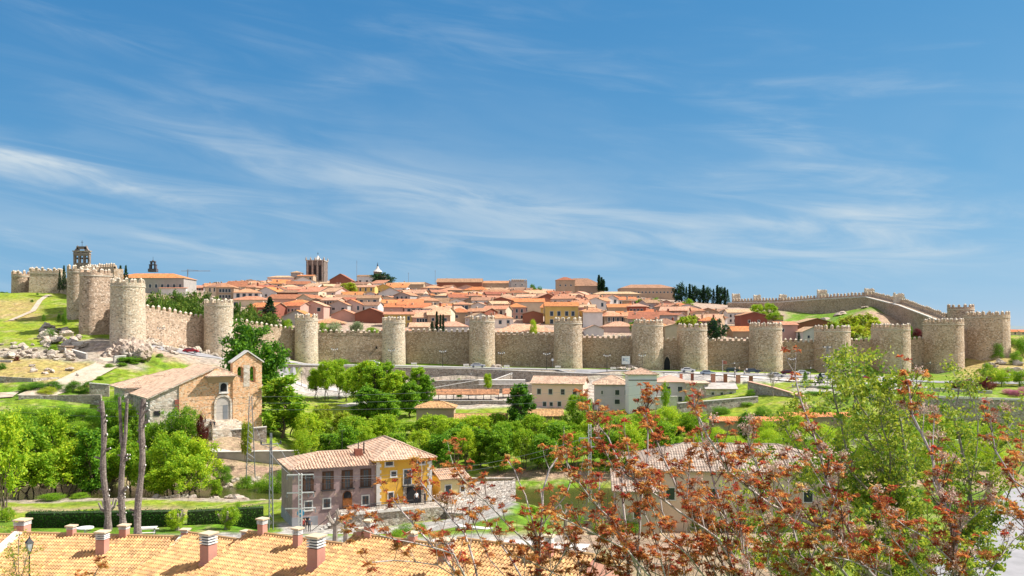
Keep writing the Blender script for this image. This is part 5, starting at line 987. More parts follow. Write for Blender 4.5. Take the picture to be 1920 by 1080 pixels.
# ---------------------------------------------------------------- foreground terrace roofs
TP = math.tan(R(19))
def terrace(name, px, py, L, rz, label, front=9.5, back=4.5, par=(), chims=(), zr=13.9):
    Y = (ZC-zr)*F/(py-H0); o = Vector((X(px, Y), Y, zr)); t = thing('terraced_house', label, 'terraced house', (o.x, o.y, 9.0), R(rz), 'terraced houses in the foreground'); h = zr-9.0
    mb = MB(); A = [(0, -front, h-front*TP), (L, -front, h-front*TP), (L, 0, h), (0, 0, h)]; Bk = [(L, back, h-back*TP), (0, back, h-back*TP), (0, 0, h), (L, 0, h)]
    slope(mb, A, 0, .215, .38, .095); slope(mb, Bk, 0, .215, .38, .095); mb.tube([(0, 0, h+.05), (L, 0, h+.05)], .14, 8, 0)
    for f in (A, Bk): mb.face([Vector(p)-Vector((0, 0, .2)) for p in reversed(f)], 1)
    ro = mb.build('roof', [M['tile_near'], M['w_salmonwall']], t)
    mb = MB(); e = .25; pr = [(-front+e, -3), (back-e, -3), (back-e, h-back*TP-.22+e*TP), (0, h-.25), (-front+e, h-front*TP-.22+e*TP)]
    n = len(mb.v)
    for x in (.05, L-.05): mb.v.extend([(x, a, b) for a, b in pr])
    for i in range(5): j = (i+1) % 5; mb.f.append((n+i, n+j, n+5+j, n+5+i)); mb.m.append(0); mb.uv.append(None)
    mb.f.append((n+4, n+3, n+2, n+1, n)); mb.f.append((n+5, n+6, n+7, n+8, n+9)); mb.m += [0, 0]; mb.uv += [None, None]; mb.build('wall', M['w_salmonwall'], t)
    for x in par:
        mb = MB(); 
        for (y0, y1, z0, z1) in ((-front, 0, h-front*TP, h), (0, back, h, h-back*TP)):
            a = [(x-.14, y0, z0-.2), (x+.14, y0, z0-.2), (x+.14, y1, z1-.2), (x-.14, y1, z1-.2)]; b = [(p[0], p[1], p[2]+.52) for p in a]
            mb.face(b); mb.face([a[0], b[0], b[3], a[3]]); mb.face([a[1], a[2], b[2], b[1]]); mb.face([a[0], a[1], b[1], b[0]]); mb.face([a[3], b[3], b[2], a[2]])
        mb.build('party_wall', M['cap'], t)
    ca, sa = math.cos(R(rz)), math.sin(R(rz))
    for (cx, cb, ct, cw) in chims:
        # meet the eye ray with the front slope, else stand just behind the ridge
        best = None
        for k in range(-95, 40):
            y = k*.1; zz = zr+(y*TP if y < 0 else -y*TP)
            # point on slope at local y with image column cx
            r = (cx-960)/F; xl = (r*(o.y+y*ca)-(o.x-y*sa))/(ca-r*sa); Yw = o.y+xl*sa+y*ca; row = H0+(ZC-zz)*F/Yw
            if best is None or abs(row-cb) < best[0]: best = (abs(row-cb), xl, y, zz, Yw)
        _, xl, y, zz, Yw = best
        if y > 1.2: y = 1.2
        hh = (cb-ct)/F*Yw; w = cw/F*Yw*.72
        body = M['w_chim']; c = MB(); c.bb(xl-w/2, xl+w/2, y-w/2, y+w/2, zz-9.0-.8, zz-9.0+hh*.62); z1 = zz-9.0+hh*.62; cp = c.build('chimney', body, ro)
        lv = MB(); nl = 4; sh = (hh*.38-.1)/nl
        for i in range(nl): lv.bb(xl-w/2-.03, xl+w/2+.03, y-w/2-.03, y+w/2+.03, z1+i*sh+sh*.45, z1+i*sh+sh*.9)
        lv.bb(xl-w/2+.1, xl+w/2-.1, y-w/2+.1, y+w/2-.1, z1, z1+nl*sh, 1)
        lv.build('louvres', [M['white'], M['dark']], cp); tp = MB(); tp.bb(xl-w/2-.09, xl+w/2+.09, y-w/2-.09, y+w/2+.09, z1+nl*sh, z1+nl*sh+.09); tp.build('cap', M['capt'], cp)
        if hh > 1.6: fl = MB(); fl.bb(xl-w/2-.07, xl+w/2+.07, y-w/2-.07, y+w/2+.07, zz-9.0-.5, zz-9.0+.10); fl.build('flashing', body, cp)
    return t
M['w_salmonwall'] = mat('salmon wall render', (.56, .28, .21), (.48, .23, .18), .5); M['w_chim'] = mat('salmon chimney render', (.60, .29, .22), (.52, .24, .18), 1.2, c3=(.50, .28, .22)); M['capt'] = mat('clay chimney cap', (.66, .54, .38), (.6, .46, .3), 2)
terrace('a', -190, 1001, 8.6, -4, 'leftmost terraced house, cut by the left edge', par=(8.5,), chims=())
terrace('b', 22, 1000.5, 12.6, -6, 'big sandy-tiled terraced house behind the street lantern', par=(12.5,), chims=((42, 1003, 973, 28), (134, 1003, 984, 17), (192, 1037, 995, 24), (190, 998, 988, 17), (233, 1004, 981, 19), (347, 1007, 989, 16)))
terrace('c', 352, 1000.5, 5.4, -26, zr=14.2, label= 'narrow terraced house with one tall salmon chimney right of the white party wall', par=(), chims=((391, 1058, 998, 30), (393, 999, 990, 20), (461, 1010, 988, 16)))
terrace('d', 466, 998.5, 7.6, -26, zr=14.87, label= 'terraced house with the tallest chimney below the mauve house', par=(), chims=((492, 1001, 970, 18), (558, 1025, 989, 18), (593, 1067, 1004, 33)))
terrace('e', 664, 1003, 7.8, -26, zr=15.6, label= 'terraced house roof just left of the reddish saplings', par=(), chims=((692, 1004, 972, 19), (676, 1004, 990, 15), (774, 1012, 992, 18), (835, 1076, 1010, 28)))
terrace('f', 858, 1012, 8.2, -26, zr=16.2, label= 'terraced house roof half hidden by the reddish saplings', par=(), chims=((1030, 1044, 1002, 17),))
# ---------------------------------------------------------------- trees: trunk with limbs, crown of many leaf clumps
def leaf_quad(mb, p, s, r, mi):
    a = Vector((r.gauss(0, 1), r.gauss(0, 1), r.gauss(0, 1))).normalized(); b = a.cross(Vector((r.gauss(0, 1), r.gauss(0, 1), r.gauss(0, 1)))).normalized()
    a = a*s; b = b*s*.62; mb.face([p-a, p+b*.8, p+a, p-b*.8], mi)
def crown_mesh(kind, seed, mats, n=2600, ls=.30):
    """unit-ish tree 10 m tall; returns (trunk mesh, crown mesh)"""
    r = random.Random(seed); tk = MB(); cr = MB(); clumps = []
    def limb(p, q, r0, r1, k=4):
        p, q = Vector(p), Vector(q); pts = [p.lerp(q, i/k)+Vector((r.gauss(0, .07), r.gauss(0, .07), 0))*(1 if 0 < i < k else 0)*(q-p).length*.5 for i in range(k+1)]; tk.tube(pts, [r0+(r1-r0)*i/k for i in range(k+1)], 5, cap=False); return pts
    if kind == 'poplar':
        limb((0, 0, -.6), (.1, 0, 9.3), .16, .03, 7)
        for i in range(60):
            z = 1.4+8.2*(i/59); t = (z-1.4)/8.2; w = 1.9*math.sin(math.pi*(.16+.74*t))**.75; an = r.random()*6.3; d = w*r.uniform(.35, 1.12); q = Vector((math.cos(an)*d, math.sin(an)*d, z+r.uniform(0, .5))); limb((0, 0, max(1, z-1.4)), q, .05, .012, 3); clumps.append((q, .50*(1-.25*t), 1.25))
    elif kind == 'willow':
        for k in range(4): limb((r.uniform(-.2, .2), r.uniform(-.2, .2), -.6), (r.uniform(-1.6, 1.6), r.uniform(-1.6, 1.6), 6), .13, .04, 5)
        for i in range(90):
            u = r.random(); an = r.random()*6.3; z = 3.3+5.9*u; w = 3.3*math.sqrt(max(.02, 1-((z-4.6)/5.2)**2)); d = w*math.sqrt(r.uniform(.15, 1)); d *= 1.22 if i % 5 == 0 else 1; z += r.uniform(.2, .9) if i % 6 == 0 else 0; q = Vector((math.cos(an)*d, math.sin(an)*d, z)); clumps.append((q, r.uniform(.30, .72), 1.3)); 
            if i % 3 == 0: limb((q.x*.3, q.y*.3, 2.5), q, .06, .012, 3)
    elif kind == 'round':
        limb((0, 0, -.6), (0, 0, 4), .28, .18, 3)
        for i in range(84):
            v = Vector((r.gauss(0, 1), r.gauss(0, 1), r.gauss(0, 1))).normalized()*(r.random()**.35)*(1.18 if i % 4 == 0 else .97); q = Vector((v.x*3.6, v.y*3.6, 5.3+v.z*4.2)); clumps.append((q, r.uniform(.55, 1.2), .95)); 
            if i % 4 == 0: limb((0, 0, 3), q, .1, .02, 3)
    elif kind == 'thin':
        for k in range(3): limb((r.uniform(-.5, .5), r.uniform(-.5, .5), -.6), (r.uniform(-1.1, 1.1), r.uniform(-1.1, 1.1), 8.4), .09, .02, 6)
        for i in range(58):
            u = r.random(); an = r.random()*6.3; z = 3.9+5.6*u; w = 2.2*math.sqrt(max(.02, 1-((z-6)/4.2)**2)); d = w*math.sqrt(r.random()); q = Vector((math.cos(an)*d, math.sin(an)*d, z)); clumps.append((q, r.uniform(.35, .7), 1.3)); 
            if i % 2 == 0: limb((q.x*.25, q.y*.25, 2.8), q, .045, .01, 3)
    elif kind == 'pine':
        limb((0, 0, -.6), (.3, 0, 6.5), .3, .15, 4)
        for i in range(44): an = r.random()*6.3; d = 3.7*math.sqrt(r.random()); q = Vector((math.cos(an)*d, math.sin(an)*d, 9.0-2.6*(d/3.7)**2-r.random()*1.8)); clumps.append((q, .9, .55)); (limb((0, 0, 4.6), q, .1, .02, 3) if i % 4 == 0 else None)
    elif kind == 'cypress':
        limb((0, 0, -.6), (0, 0, 9), .15, .03, 3)
        for i in range(40): z = .6+9.2*i/39; w = .85*(1-(i/39))**.6*min(1, .5+i*.1); an = r.random()*6.3; clumps.append((Vector((math.cos(an)*w*.5, math.sin(an)*w*.5, z)), .30+w*.45, 1.3))
    elif kind == 'fir':
        limb((0, 0, -.6), (0, 0, 9.6), .2, .03, 3)
        for i in range(54): u = (i/53); z = .9+8.8*u; w = 2.9*(1-u)+.12; an = i*2.4; d = w*r.uniform(.35, .95); clumps.append((Vector((math.cos(an)*d, math.sin(an)*d, z-.2*d)), .30+w*.20, .6))
    elif kind == 'bush':
        for k in range(5): limb((0, 0, -.5), (r.uniform(-3, 3), r.uniform(-2.6, 2.6), 6), .12, .04, 3)
        for i in range(42):
            v = Vector((r.gauss(0, 1), r.gauss(0, 1), abs(r.gauss(0, 1)))).normalized()*(r.random()**.35); clumps.append((Vector((v.x*4.6, v.y*4.2, .8+v.z*8.0)), 1.35, .9))
    per = max(10, n//len(clumps))
    for (c, s, fl) in clumps:
        base = r.random(); k = per if kind != 'cypress' else per
        for _ in range(k):
            v = Vector((r.gauss(0, .55), r.gauss(0, .55), r.gauss(0, .55)*fl)); p = c+v*s
            if p.z < .1: continue
            j = 0 if r.random() < .18+.5*base else (1 if r.random() < .7 else 2)
            leaf_quad(cr, p, ls*r.uniform(.6, 1.35)*(.72 if kind in ('cypress', 'fir', 'pine') else 1), r, j)
    return tk, cr
TREES = {}
def proto(kind, pal, seed, bark='bark', n=2600, ls=.3):
    k = (kind, pal, seed)
    if k not in TREES:
        tk, cr = crown_mesh(kind, seed, None, n, ls); TREES[k] = (tk.mesh('trunk', M[bark]), cr.mesh('crown', [M['l_'+p] for p in pal]))
    return TREES[k]
HW = {'poplar': 3.9, 'willow': 7.6, 'round': 8.4, 'thin': 5.2, 'pine': 8.6, 'cypress': 1.9, 'fir': 6.0, 'bush': 10.6}
rt = random.Random(99)
PAL = {'bright': ('bright', 'lime', 'mid'), 'lime': ('lime', 'bright', 'mid'), 'mid': ('mid', 'bright', 'dark'), 'dark': ('dark', 'mid', 'dark'), 'pine': ('pine', 'pine2', 'dark'), 'fir': ('fir', 'fir', 'dark'), 'olive': ('olive', 'olive2', 'olive'), 'gold': ('gold', 'lime', 'bright'), 'maroon': ('maroon', 'maroon2', 'maroon'), 'pink': ('pinkf', 'pinkf2', 'pinkf')}
def tree(px, Y, top, wpx, kind, pal, label=None, place=None, name=None, cat='tree', group=None, base=None, n=8500, ls=.18, bark='bark', var=3):
    x = X(px, Y); z0 = G(x, Y) if base is None else Z(base, Y); h = max(1.0, Z(top, Y)-z0); w = wpx/F*Y
    tm, cm = proto(kind, PAL[pal], rt.randrange(var), bark, n, ls); nm = name or {'poplar': 'poplar_tree', 'willow': 'willow_tree', 'round': 'broadleaf_tree', 'thin': 'young_tree', 'pine': 'pine_tree', 'cypress': 'cypress_tree', 'fir': 'fir_tree', 'bush': 'bush'}[kind]
    t = thing(nm, label, cat, (x, Y, z0), rt.random()*6.3, group); s = (w/HW[kind], w/HW[kind], h/10); t.scale = s
    a = link('trunk', tm, t); b = link('crown', cm, t)
    if place: late(t, label, place)
    return t
def row(L, kind, pal, desc, place, **k):
    for (px, Y, top, w) in L: tree(px, Y, top, w, kind, pal, desc, place, group=desc+'s '+place, **k)
# left river-side grove
row([(4, 118, 775, 105)], 'willow', 'lime', 'big yellow green willow', 'cut by the left edge')
row([(62, 146, 800, 84), (98, 150, 768, 66), (20, 150, 770, 80), (38, 141, 850, 90), (84, 142, 850, 70), (128, 146, 832, 80), (158, 150, 818, 66), (210, 152, 850, 60), (246, 150, 828, 66)], 'thin', 'bright', 'slender light green tree', 'in the left riverside grove')
row([(168, 147, 806, 60), (226, 156, 800, 56), (-20, 145, 800, 80), (140, 158, 800, 60)], 'poplar', 'mid', 'upright mid green tree', 'in the left riverside grove')
row([(322, 147, 806, 96), (368, 150, 822, 96), (292, 150, 838, 80), (350, 143, 850, 100)], 'willow', 'lime', 'bright lime willow with bare lower stems', 'below the church')
row([(405, 144, 900, 26), (300, 143, 880, 60), (270, 146, 860, 50)], 'thin', 'bright', 'small thin sapling', 'on the bank below the church')
row([(60, 175, 758, 80), (110, 176, 756, 70), (150, 175, 762, 70), (185, 174, 768, 60), (90, 170, 778, 80), (140, 169, 786, 80), (190, 170, 790, 60), (50, 171, 775, 60)], 'bush', 'mid', 'dark green bush', 'on the plot below the tumbledown wall', cat='bush')
row([(205, 168, 748, 46), (236, 168, 752, 50), (262, 166, 772, 46), (222, 172, 738, 40), (300, 165, 795, 60), (200, 166, 800, 60)], 'round', 'mid', 'leafy green tree', 'left of the church')
row([(318, 162, 765, 52), (352, 162, 760, 56), (285, 163, 790, 56)], 'round', 'mid', 'rounded green tree', 'in front of the church')
tree(379, 161, 776, 26, 'round', 'maroon', 'dark red leaved little tree in front of the church steps', name='red_leaved_tree')
tree(240, 222, 668, 46, 'round', 'mid', 'round green tree above the church chancel', ls=.22)
row([(75, 192, 712, 44), (105, 193, 712, 40), (135, 193, 711, 40), (165, 194, 712, 36), (50, 190, 716, 30)], 'bush', 'dark', 'dark hedge shrub', 'behind the tumbledown wall', cat='shrub')
tree(90, 189, 722, 40, 'bush', 'gold', 'straw coloured tussock behind the tumbledown wall', cat='shrub')
tree(100, 226, 645, 22, 'bush', 'mid', 'small bush left of the tiny brown hut', cat='bush'); tree(3, 208, 678, 22, 'bush', 'dark', 'dark bush at the left edge of the dry mound', cat='bush'); tree(31, 216, 668, 14, 'bush', 'maroon', 'reddish shrub above the dry mound', cat='shrub'); tree(92, 240, 612, 30, 'bush', 'dark', 'dark bush among the boulders', cat='bush'); tree(121, 256, 574, 12, 'bush', 'dark', 'small dark bush at the shaded tower foot', cat='bush')
tree(477, 220, 606, 116, 'round', 'dark', 'very large dark green tree right of the church bell gable', n=12000, ls=.24, var=1)
tree(527, 181, 708, 84, 'poplar', 'bright', 'tall leafy poplar right of the church', n=9000, ls=.19, var=1)
tree(548, 185, 740, 46, 'thin', 'bright', 'lighter thin poplar beside the tall leafy one')
tree(462, 160, 790, 26, 'thin', 'gold', 'thin yellowish sapling behind the church steps pylon'); tree(565, 175, 800, 46, 'bush', 'lime', 'bright lime bush at the dirt bank', cat='bush')
# roadside poplar group
row([(592, 236, 690, 36), (612, 234, 676, 38), (634, 238, 674, 34), (650, 233, 696, 38), (662, 240, 688, 34)], 'thin', 'bright', 'young bright roadside tree', 'on the white path lawn')
row([(676, 226, 684, 50), (702, 218, 686, 56), (690, 222, 678, 44)], 'poplar', 'lime', 'bright green rounded poplar', 'below the retaining wall'); row([(722, 220, 680, 44), (750, 226, 697, 38), (782, 226, 690, 40), (738, 214, 700, 46)], 'poplar', 'bright', 'upright poplar', 'below the retaining wall')
row([(770, 212, 718, 46), (800, 224, 704, 30), (690, 205, 728, 60), (720, 202, 738, 56)], 'poplar', 'mid', 'darker poplar', 'below the retaining wall')
tree(640, 283, 672, 40, 'bush', 'mid', 'low green bush at the wall foot left of the narrow tower', cat='bush')
row([(608, 192, 758, 36), (596, 186, 765, 30), (640, 186, 772, 40)], 'thin', 'gold', 'yellow green sapling', 'beside the lawn')
row([(205, 216, 690, 24), (228, 218, 686, 26), (252, 222, 688, 22), (188, 205, 704, 18), (268, 226, 676, 18), (300, 232, 672, 16)], 'bush', 'mid', 'scrubby bush', 'between the white track and the church', cat='bush')
# main riverside belt
L1 = []; 
for i in range(20): L1.append((580+i*38+rt.uniform(-9, 9), rt.uniform(176, 190), rt.uniform(772, 790), rt.uniform(54, 78)))
row(L1, 'willow', 'bright', 'bright green willow', 'in the rear riverside belt')
L2 = [(585+i*33+rt.uniform(-8, 8), rt.uniform(158, 170), rt.uniform(792, 822), rt.uniform(48, 66)) for i in range(22)]
row([p for i, p in enumerate(L2) if i % 3], 'thin', 'mid', 'slim stemmed green tree', 'in the front riverside belt'); row([p for i, p in enumerate(L2) if i % 3 == 0], 'willow', 'lime', 'yellow green willow', 'in the front riverside belt')
row([(650, 160, 800, 50), (900, 164, 806, 46), (935, 160, 812, 44), (1010, 162, 815, 44), (868, 172, 796, 50), (1130, 166, 800, 50)], 'poplar', 'mid', 'dense upright tree', 'inside the front riverside belt')
tree(973, 188, 721, 54, 'poplar', 'dark', 'tall dark poplar in front of the peach coloured house', n=8000, ls=.22)
tree(1085, 190, 738, 62, 'willow', 'lime', 'tall lime willow before the peach house corner')
row([(1160, 185, 772, 60), (1205, 182, 768, 60), (1250, 180, 760, 60), (1290, 182, 770, 50), (1235, 170, 800, 60), (1290, 168, 810, 60), (1340, 170, 800, 60), (1180, 165, 800, 60)], 'round', 'bright', 'rounded light green tree', 'right of the riverside belt')
row([(1350, 196, 758, 40), (1310, 192, 765, 36), (1430, 190, 756, 40), (1470, 186, 760, 40), (1400, 200, 752, 30)], 'bush', 'mid', 'green garden bush', 'under the rubble garden wall', cat='bush')
tree(1398, 172, 772, 36, 'round', 'dark', 'dark compact tree right of the riverside belt', ls=.22)
row([(1440, 168, 800, 60), (1490, 168, 790, 60), (1545, 170, 790, 70), (1600, 175, 780, 70), (1440, 172, 785, 60), (1370, 160, 815, 60), (1660, 172, 790, 70), (1720, 176, 796, 60)], 'bush', 'bright', 'light green scrub bush', 'before the low orange sheds', cat='bush')
row([(1500+i*33, 178+(i*37) % 13, 778+(i*23) % 20, 50+(i*11) % 24) for i in range(12)], 'round', 'bright', 'light riverside tree', 'before the shaded bridge'); row([(1340+i*40, 160+(i*17) % 7, 800+(i*31) % 16, 54) for i in range(14)], 'bush', 'lime', 'yellow green riverside bush', 'along the right far bank', cat='bush')
row([(1180+i*42, 98+(i*13) % 7, 955+(i*29) % 40, 46) for i in range(15) if not 3 < i < 4], 'bush', 'mid', 'garden bush', 'on the near right lawn', cat='bush')
tree(1248, 212, 715, 22, 'round', 'bright', 'small green tree in front of the grey pink-roofed house', ls=.22); tree(1408, 210, 728, 24, 'bush', 'mid', 'bush against the sloping wall', cat='bush'); tree(1288, 214, 740, 14, 'bush', 'mid', 'little shrub by the stone cottage door', cat='shrub')
tree(915, 244, 700, 18, 'thin', 'bright', 'small tree in front of the white terrace block'); tree(862, 240, 738, 16, 'bush', 'dark', 'dark shrub under the pergola', cat='shrub'); tree(860, 262, 708, 14, 'bush', 'dark', 'dark round shrub at the retaining wall foot', cat='shrub')
# right side conifers and reds
for (px, top, w, lab) in ((1510, 696, 20, 'narrow dark fir left of the lattice pylon'), (1538, 699, 18, 'small blue green fir just left of the pylon base'), (1583, 694, 28, 'wider blue green fir right of the pylon')): tree(px, 225, top, w, 'fir', 'fir' if px > 1520 else 'mid', lab)
row([(1512, 214, 718, 30), (1545, 212, 728, 30), (1580, 210, 730, 34), (1530, 205, 738, 50), (1620, 212, 716, 40), (1570, 200, 745, 60), (1640, 205, 735, 60), (1700, 208, 740, 50)], 'bush', 'mid', 'dark leafy shrub', 'below the parking kerb', cat='shrub')
row([(1600, 222, 706, 16), (1690, 238, 700, 18)], 'round', 'maroon', 'small dark red tree', 'near the parking')
row([(1792, 224, 709, 32), (1815, 226, 704, 26), (1846, 223, 702, 50)], 'bush', 'maroon', 'dark crimson leaved tree', 'below the corner tower', name='crimson_tree')
row([(1850, 232, 680, 26), (1878, 230, 686, 40), (1912, 232, 690, 40), (1862, 236, 690, 24)], 'round', 'bright', 'light green tree', 'at the right below the corner tower')
row([(1893, 216, 727, 34), (1920, 214, 722, 30), (1905, 212, 730, 26)], 'bush', 'pink', 'pink blossoming shrub', 'at the right edge', cat='shrub')
row([(1870, 300, 640, 30), (1895, 315, 632, 40), (1920, 300, 628, 40), (1905, 285, 655, 30)], 'bush', 'mid', 'green shrub', 'on the lawn outside the corner tower', cat='shrub')
tree(1450, 215, 703, 1, 'thin', 'mid', 'x') if False else None
import functools
near_tree = tree; tree = functools.partial(near_tree, n=2600, ls=.36)
# town trees
row([(288, 276, 540, 34), (305, 290, 546, 32), (325, 296, 546, 34), (345, 300, 543, 34), (364, 306, 545, 34), (384, 310, 548, 32), (402, 318, 552, 34), (310, 282, 556, 34), (335, 286, 562, 34), (360, 292, 566, 36), (384, 296, 572, 34)], 'round', 'pine', 'bushy olive green pine', 'behind the sunlit curtain wall', name='pine_tree')
row([(446, 300, 566, 26), (462, 304, 576, 34), (484, 308, 580, 36), (506, 312, 585, 34), (470, 312, 568, 24), (528, 306, 594, 24), (446, 296, 582, 26)], 'round', 'pine', 'dense dark pine', 'above the stepping wall', name='pine_tree')
tree(506, 322, 556, 44, 'fir', 'fir', 'big blue green fir above the stepping wall', base=608); tree(540, 304, 596, 22, 'bush', 'lime', 'lime green bush left of the narrow tower', cat='bush', base=618)
row([(627, 318, 598, 32), (667, 318, 600, 34)], 'bush', 'olive', 'silvery green olive tree', 'above the curtain wall', name='olive_tree', base=624); row([(606, 316, 602, 24), (700, 316, 612, 34)], 'bush', 'mid', 'dark green shrub', 'beside the silvery olives', cat='shrub', base=626)
row([(819, 318, 584, 6), (826, 318, 590, 5), (831, 320, 590, 5)], 'cypress', 'fir', 'slim dark cypress', 'right of the veranda house', base=622); tree(810, 317, 602, 16, 'fir', 'fir', 'small fir left of the cypresses', base=622)
tree(655, 460, 530, 36, 'thin', 'gold', 'yellowish spring tree below the dark red gables', base=556); tree(717, 596, 512, 54, 'round', 'fir', 'dark spreading cedar on the skyline beside the domed tower', base=536, name='cedar_tree')
row([(1000, 322, 596, 18), (890, 420, 575, 16), (940, 440, 566, 12)], 'bush', 'bright', 'small bright bush', 'between the middle houses', cat='bush')
row([(998, 610, 531, 14), (1012, 612, 534, 12), (1002, 614, 533, 10)], 'bush', 'dark', 'dark bush', 'right of the palace tower', cat='bush')
row([(1123, 600, 516, 8), (1128, 602, 520, 7), (1132, 600, 524, 7), (1137, 604, 538, 8)], 'cypress', 'fir', 'pointed dark cypress', 'at the palace church end', base=546)
row([(1273, 560, 527, 26), (1301, 558, 534, 20), (1327, 558, 537, 18), (1351, 556, 537, 22), (1313, 562, 541, 18)], 'round', 'fir', 'tall dark conifer', 'in the dark row on the right skyline', base=574, name='conifer_tree')
row([(1287, 556, 537, 15), (1338, 555, 541, 14), (1364, 555, 542, 14)], 'fir', 'fir', 'tall dark conifer', 'in the dark row on the right skyline', base=574, name='conifer_tree', var=2)
row([(1293, 557, 533, 7), (1319, 557, 535, 7), (1345, 554, 535, 7), (1359, 555, 539, 6)], 'cypress', 'fir', 'thin dark conifer spire', 'in the dark row on the right skyline', base=574, name='conifer_tree', var=2)
for t_ in []: pass
row([(1290, 420, 560, 24), (1228, 430, 558, 20), (1213, 428, 560, 18), (1200, 430, 560, 18)], 'round', 'mid', 'bright town tree', 'above the white balcony house', base=582)
tree(1190, 322, 598, 24, 'round', 'mid', 'round green tree just left of the gate towers', base=624); tree(1290, 318, 592, 54, 'willow', 'gold', 'golden green tree behind the gate towers', base=640)
tree(1344, 312, 597, 44, 'round', 'fir', 'big dark pine behind the curtain wall right of the gate', base=640, n=4000); tree(1498, 312, 622, 9, 'fir', 'fir', 'tiny fir before the white gabled house', base=640)
row([(1420, 400, 570, 34), (1444, 400, 569, 34), (1452, 340, 586, 34), (1430, 370, 584, 20)], 'willow', 'lime', 'lime green tree', 'under the rear wall', base=606)
row([(1592, 325, 592, 50), (1622, 328, 588, 56), (1640, 322, 600, 40), (1562, 320, 604, 40), (1600, 318, 610, 60)], 'willow', 'gold', 'yellow green willow', 'on the grassy hill foot', base=642)
row([(1720, 318, 614, 22), (1736, 316, 616, 18)], 'bush', 'maroon', 'dark red bush', 'below the rear wall', cat='bush', base=632); tree(1706, 318, 608, 12, 'bush', 'mid', 'green bush left of the dark red bushes', cat='bush', base=632)
row([(120, 312, 497, 15), (112, 316, 505, 12), (226, 330, 497, 20), (236, 334, 497, 16)], 'fir', 'fir', 'dark tree', 'on the left skyline', base=545)
row([(2, 330, 546, 20), (14, 332, 546, 16), (-12, 330, 544, 20)], 'bush', 'mid', 'green bush', 'at the left skyline edge', cat='bush', base=554)
row([(60, 288, 574, 8), (82, 262, 588, 8), (110, 262, 585, 8), (70, 300, 560, 5)], 'bush', 'dark', 'tiny bush', 'on the green slope', cat='bush')
row([(700, 282, 672, 34), (682, 284, 680, 20), (715, 283, 680, 16)], 'bush', 'mid', 'low bush', 'at the wall foot by the white car', cat='bush')
tree = near_tree
# foreground garden
row([(12, 90, 950, 34), (330, 84, 955, 40), (430, 85, 948, 46)], 'round', 'bright', 'lopped garden tree with bright regrowth', 'in front of the hedge', ls=.2)
row([(445, 100, 935, 30), (745, 78, 990, 40), (760, 96, 975, 34), (700, 74, 1008, 30), (640, 70, 1012, 24), (790, 82, 985, 30)], 'bush', 'mid', 'low garden bush', 'near the river house yard', cat='bush')
row([(1000, 97, 965, 30), (1080, 98, 960, 40), (1130, 95, 970, 50), (985, 92, 985, 24)], 'bush', 'mid', 'leafy shrub', 'on the lawn by the river pool', cat='shrub')
for (px, Y, top, w) in ((100, 139, 938, 60), (150, 140, 940, 40), (500, 150, 880, 60), (460, 152, 888, 40), (530, 148, 875, 40), (420, 155, 870, 40)): tree(px, Y, top, w, 'bush', 'mid', 'low bank shrub', 'on the near and far river banks', cat='shrub', group='bank shrubs')
def hedge(px0, px1, Y0, Y1, top, label):
    a, b = Vector((X(px0, Y0), Y0, 0)), Vector((X(px1, Y1), Y1, 0)); z0 = min(G(a.x, a.y), G(b.x, b.y)); h = Z(top, (Y0+Y1)/2)-z0; d = (b-a); L = d.length; d.normalize(); n = Vector((-d.y, d.x, 0)); r = random.Random(int(px0)+3)
    t = thing('hedge', label, 'hedge', (a+b)/2+Vector((0, 0, z0)), group='clipped hedges behind the roofs'); mb = MB()
    for _ in range(int(L*330)):
        u, v, w = r.random()*L, r.uniform(-.6, .6), r.random()*h
        if abs(v) < .35 and w < h-.3: v = .6*(1 if r.random() < .5 else -1)
        leaf_quad(mb, a+d*u+n*v+Vector((0, 0, z0+w+.06*math.sin(u*1.3))), .11, r, 0 if r.random() < .7 else 1)
    core = MB(); q = [a-n*.5, b-n*.5, b+n*.5, a+n*.5]; core.prism([(p.x, p.y) for p in q], z0-.5, z0+h-.12); mb.build('leaves', [M['l_dark'], M['l_pine']], t, world=True); core.build('core', mat('hedge twigs', (.03, .05, .015)), t, world=True)
hedge(52, 340, 86, 87, 957, 'long dark clipped hedge behind the foreground roofs'); hedge(352, 494, 88, 90, 952, 'shorter clipped hedge left of the river house'); hedge(500, 530, 100, 101, 948, 'tiny hedge end beside the river house wall') if False else None
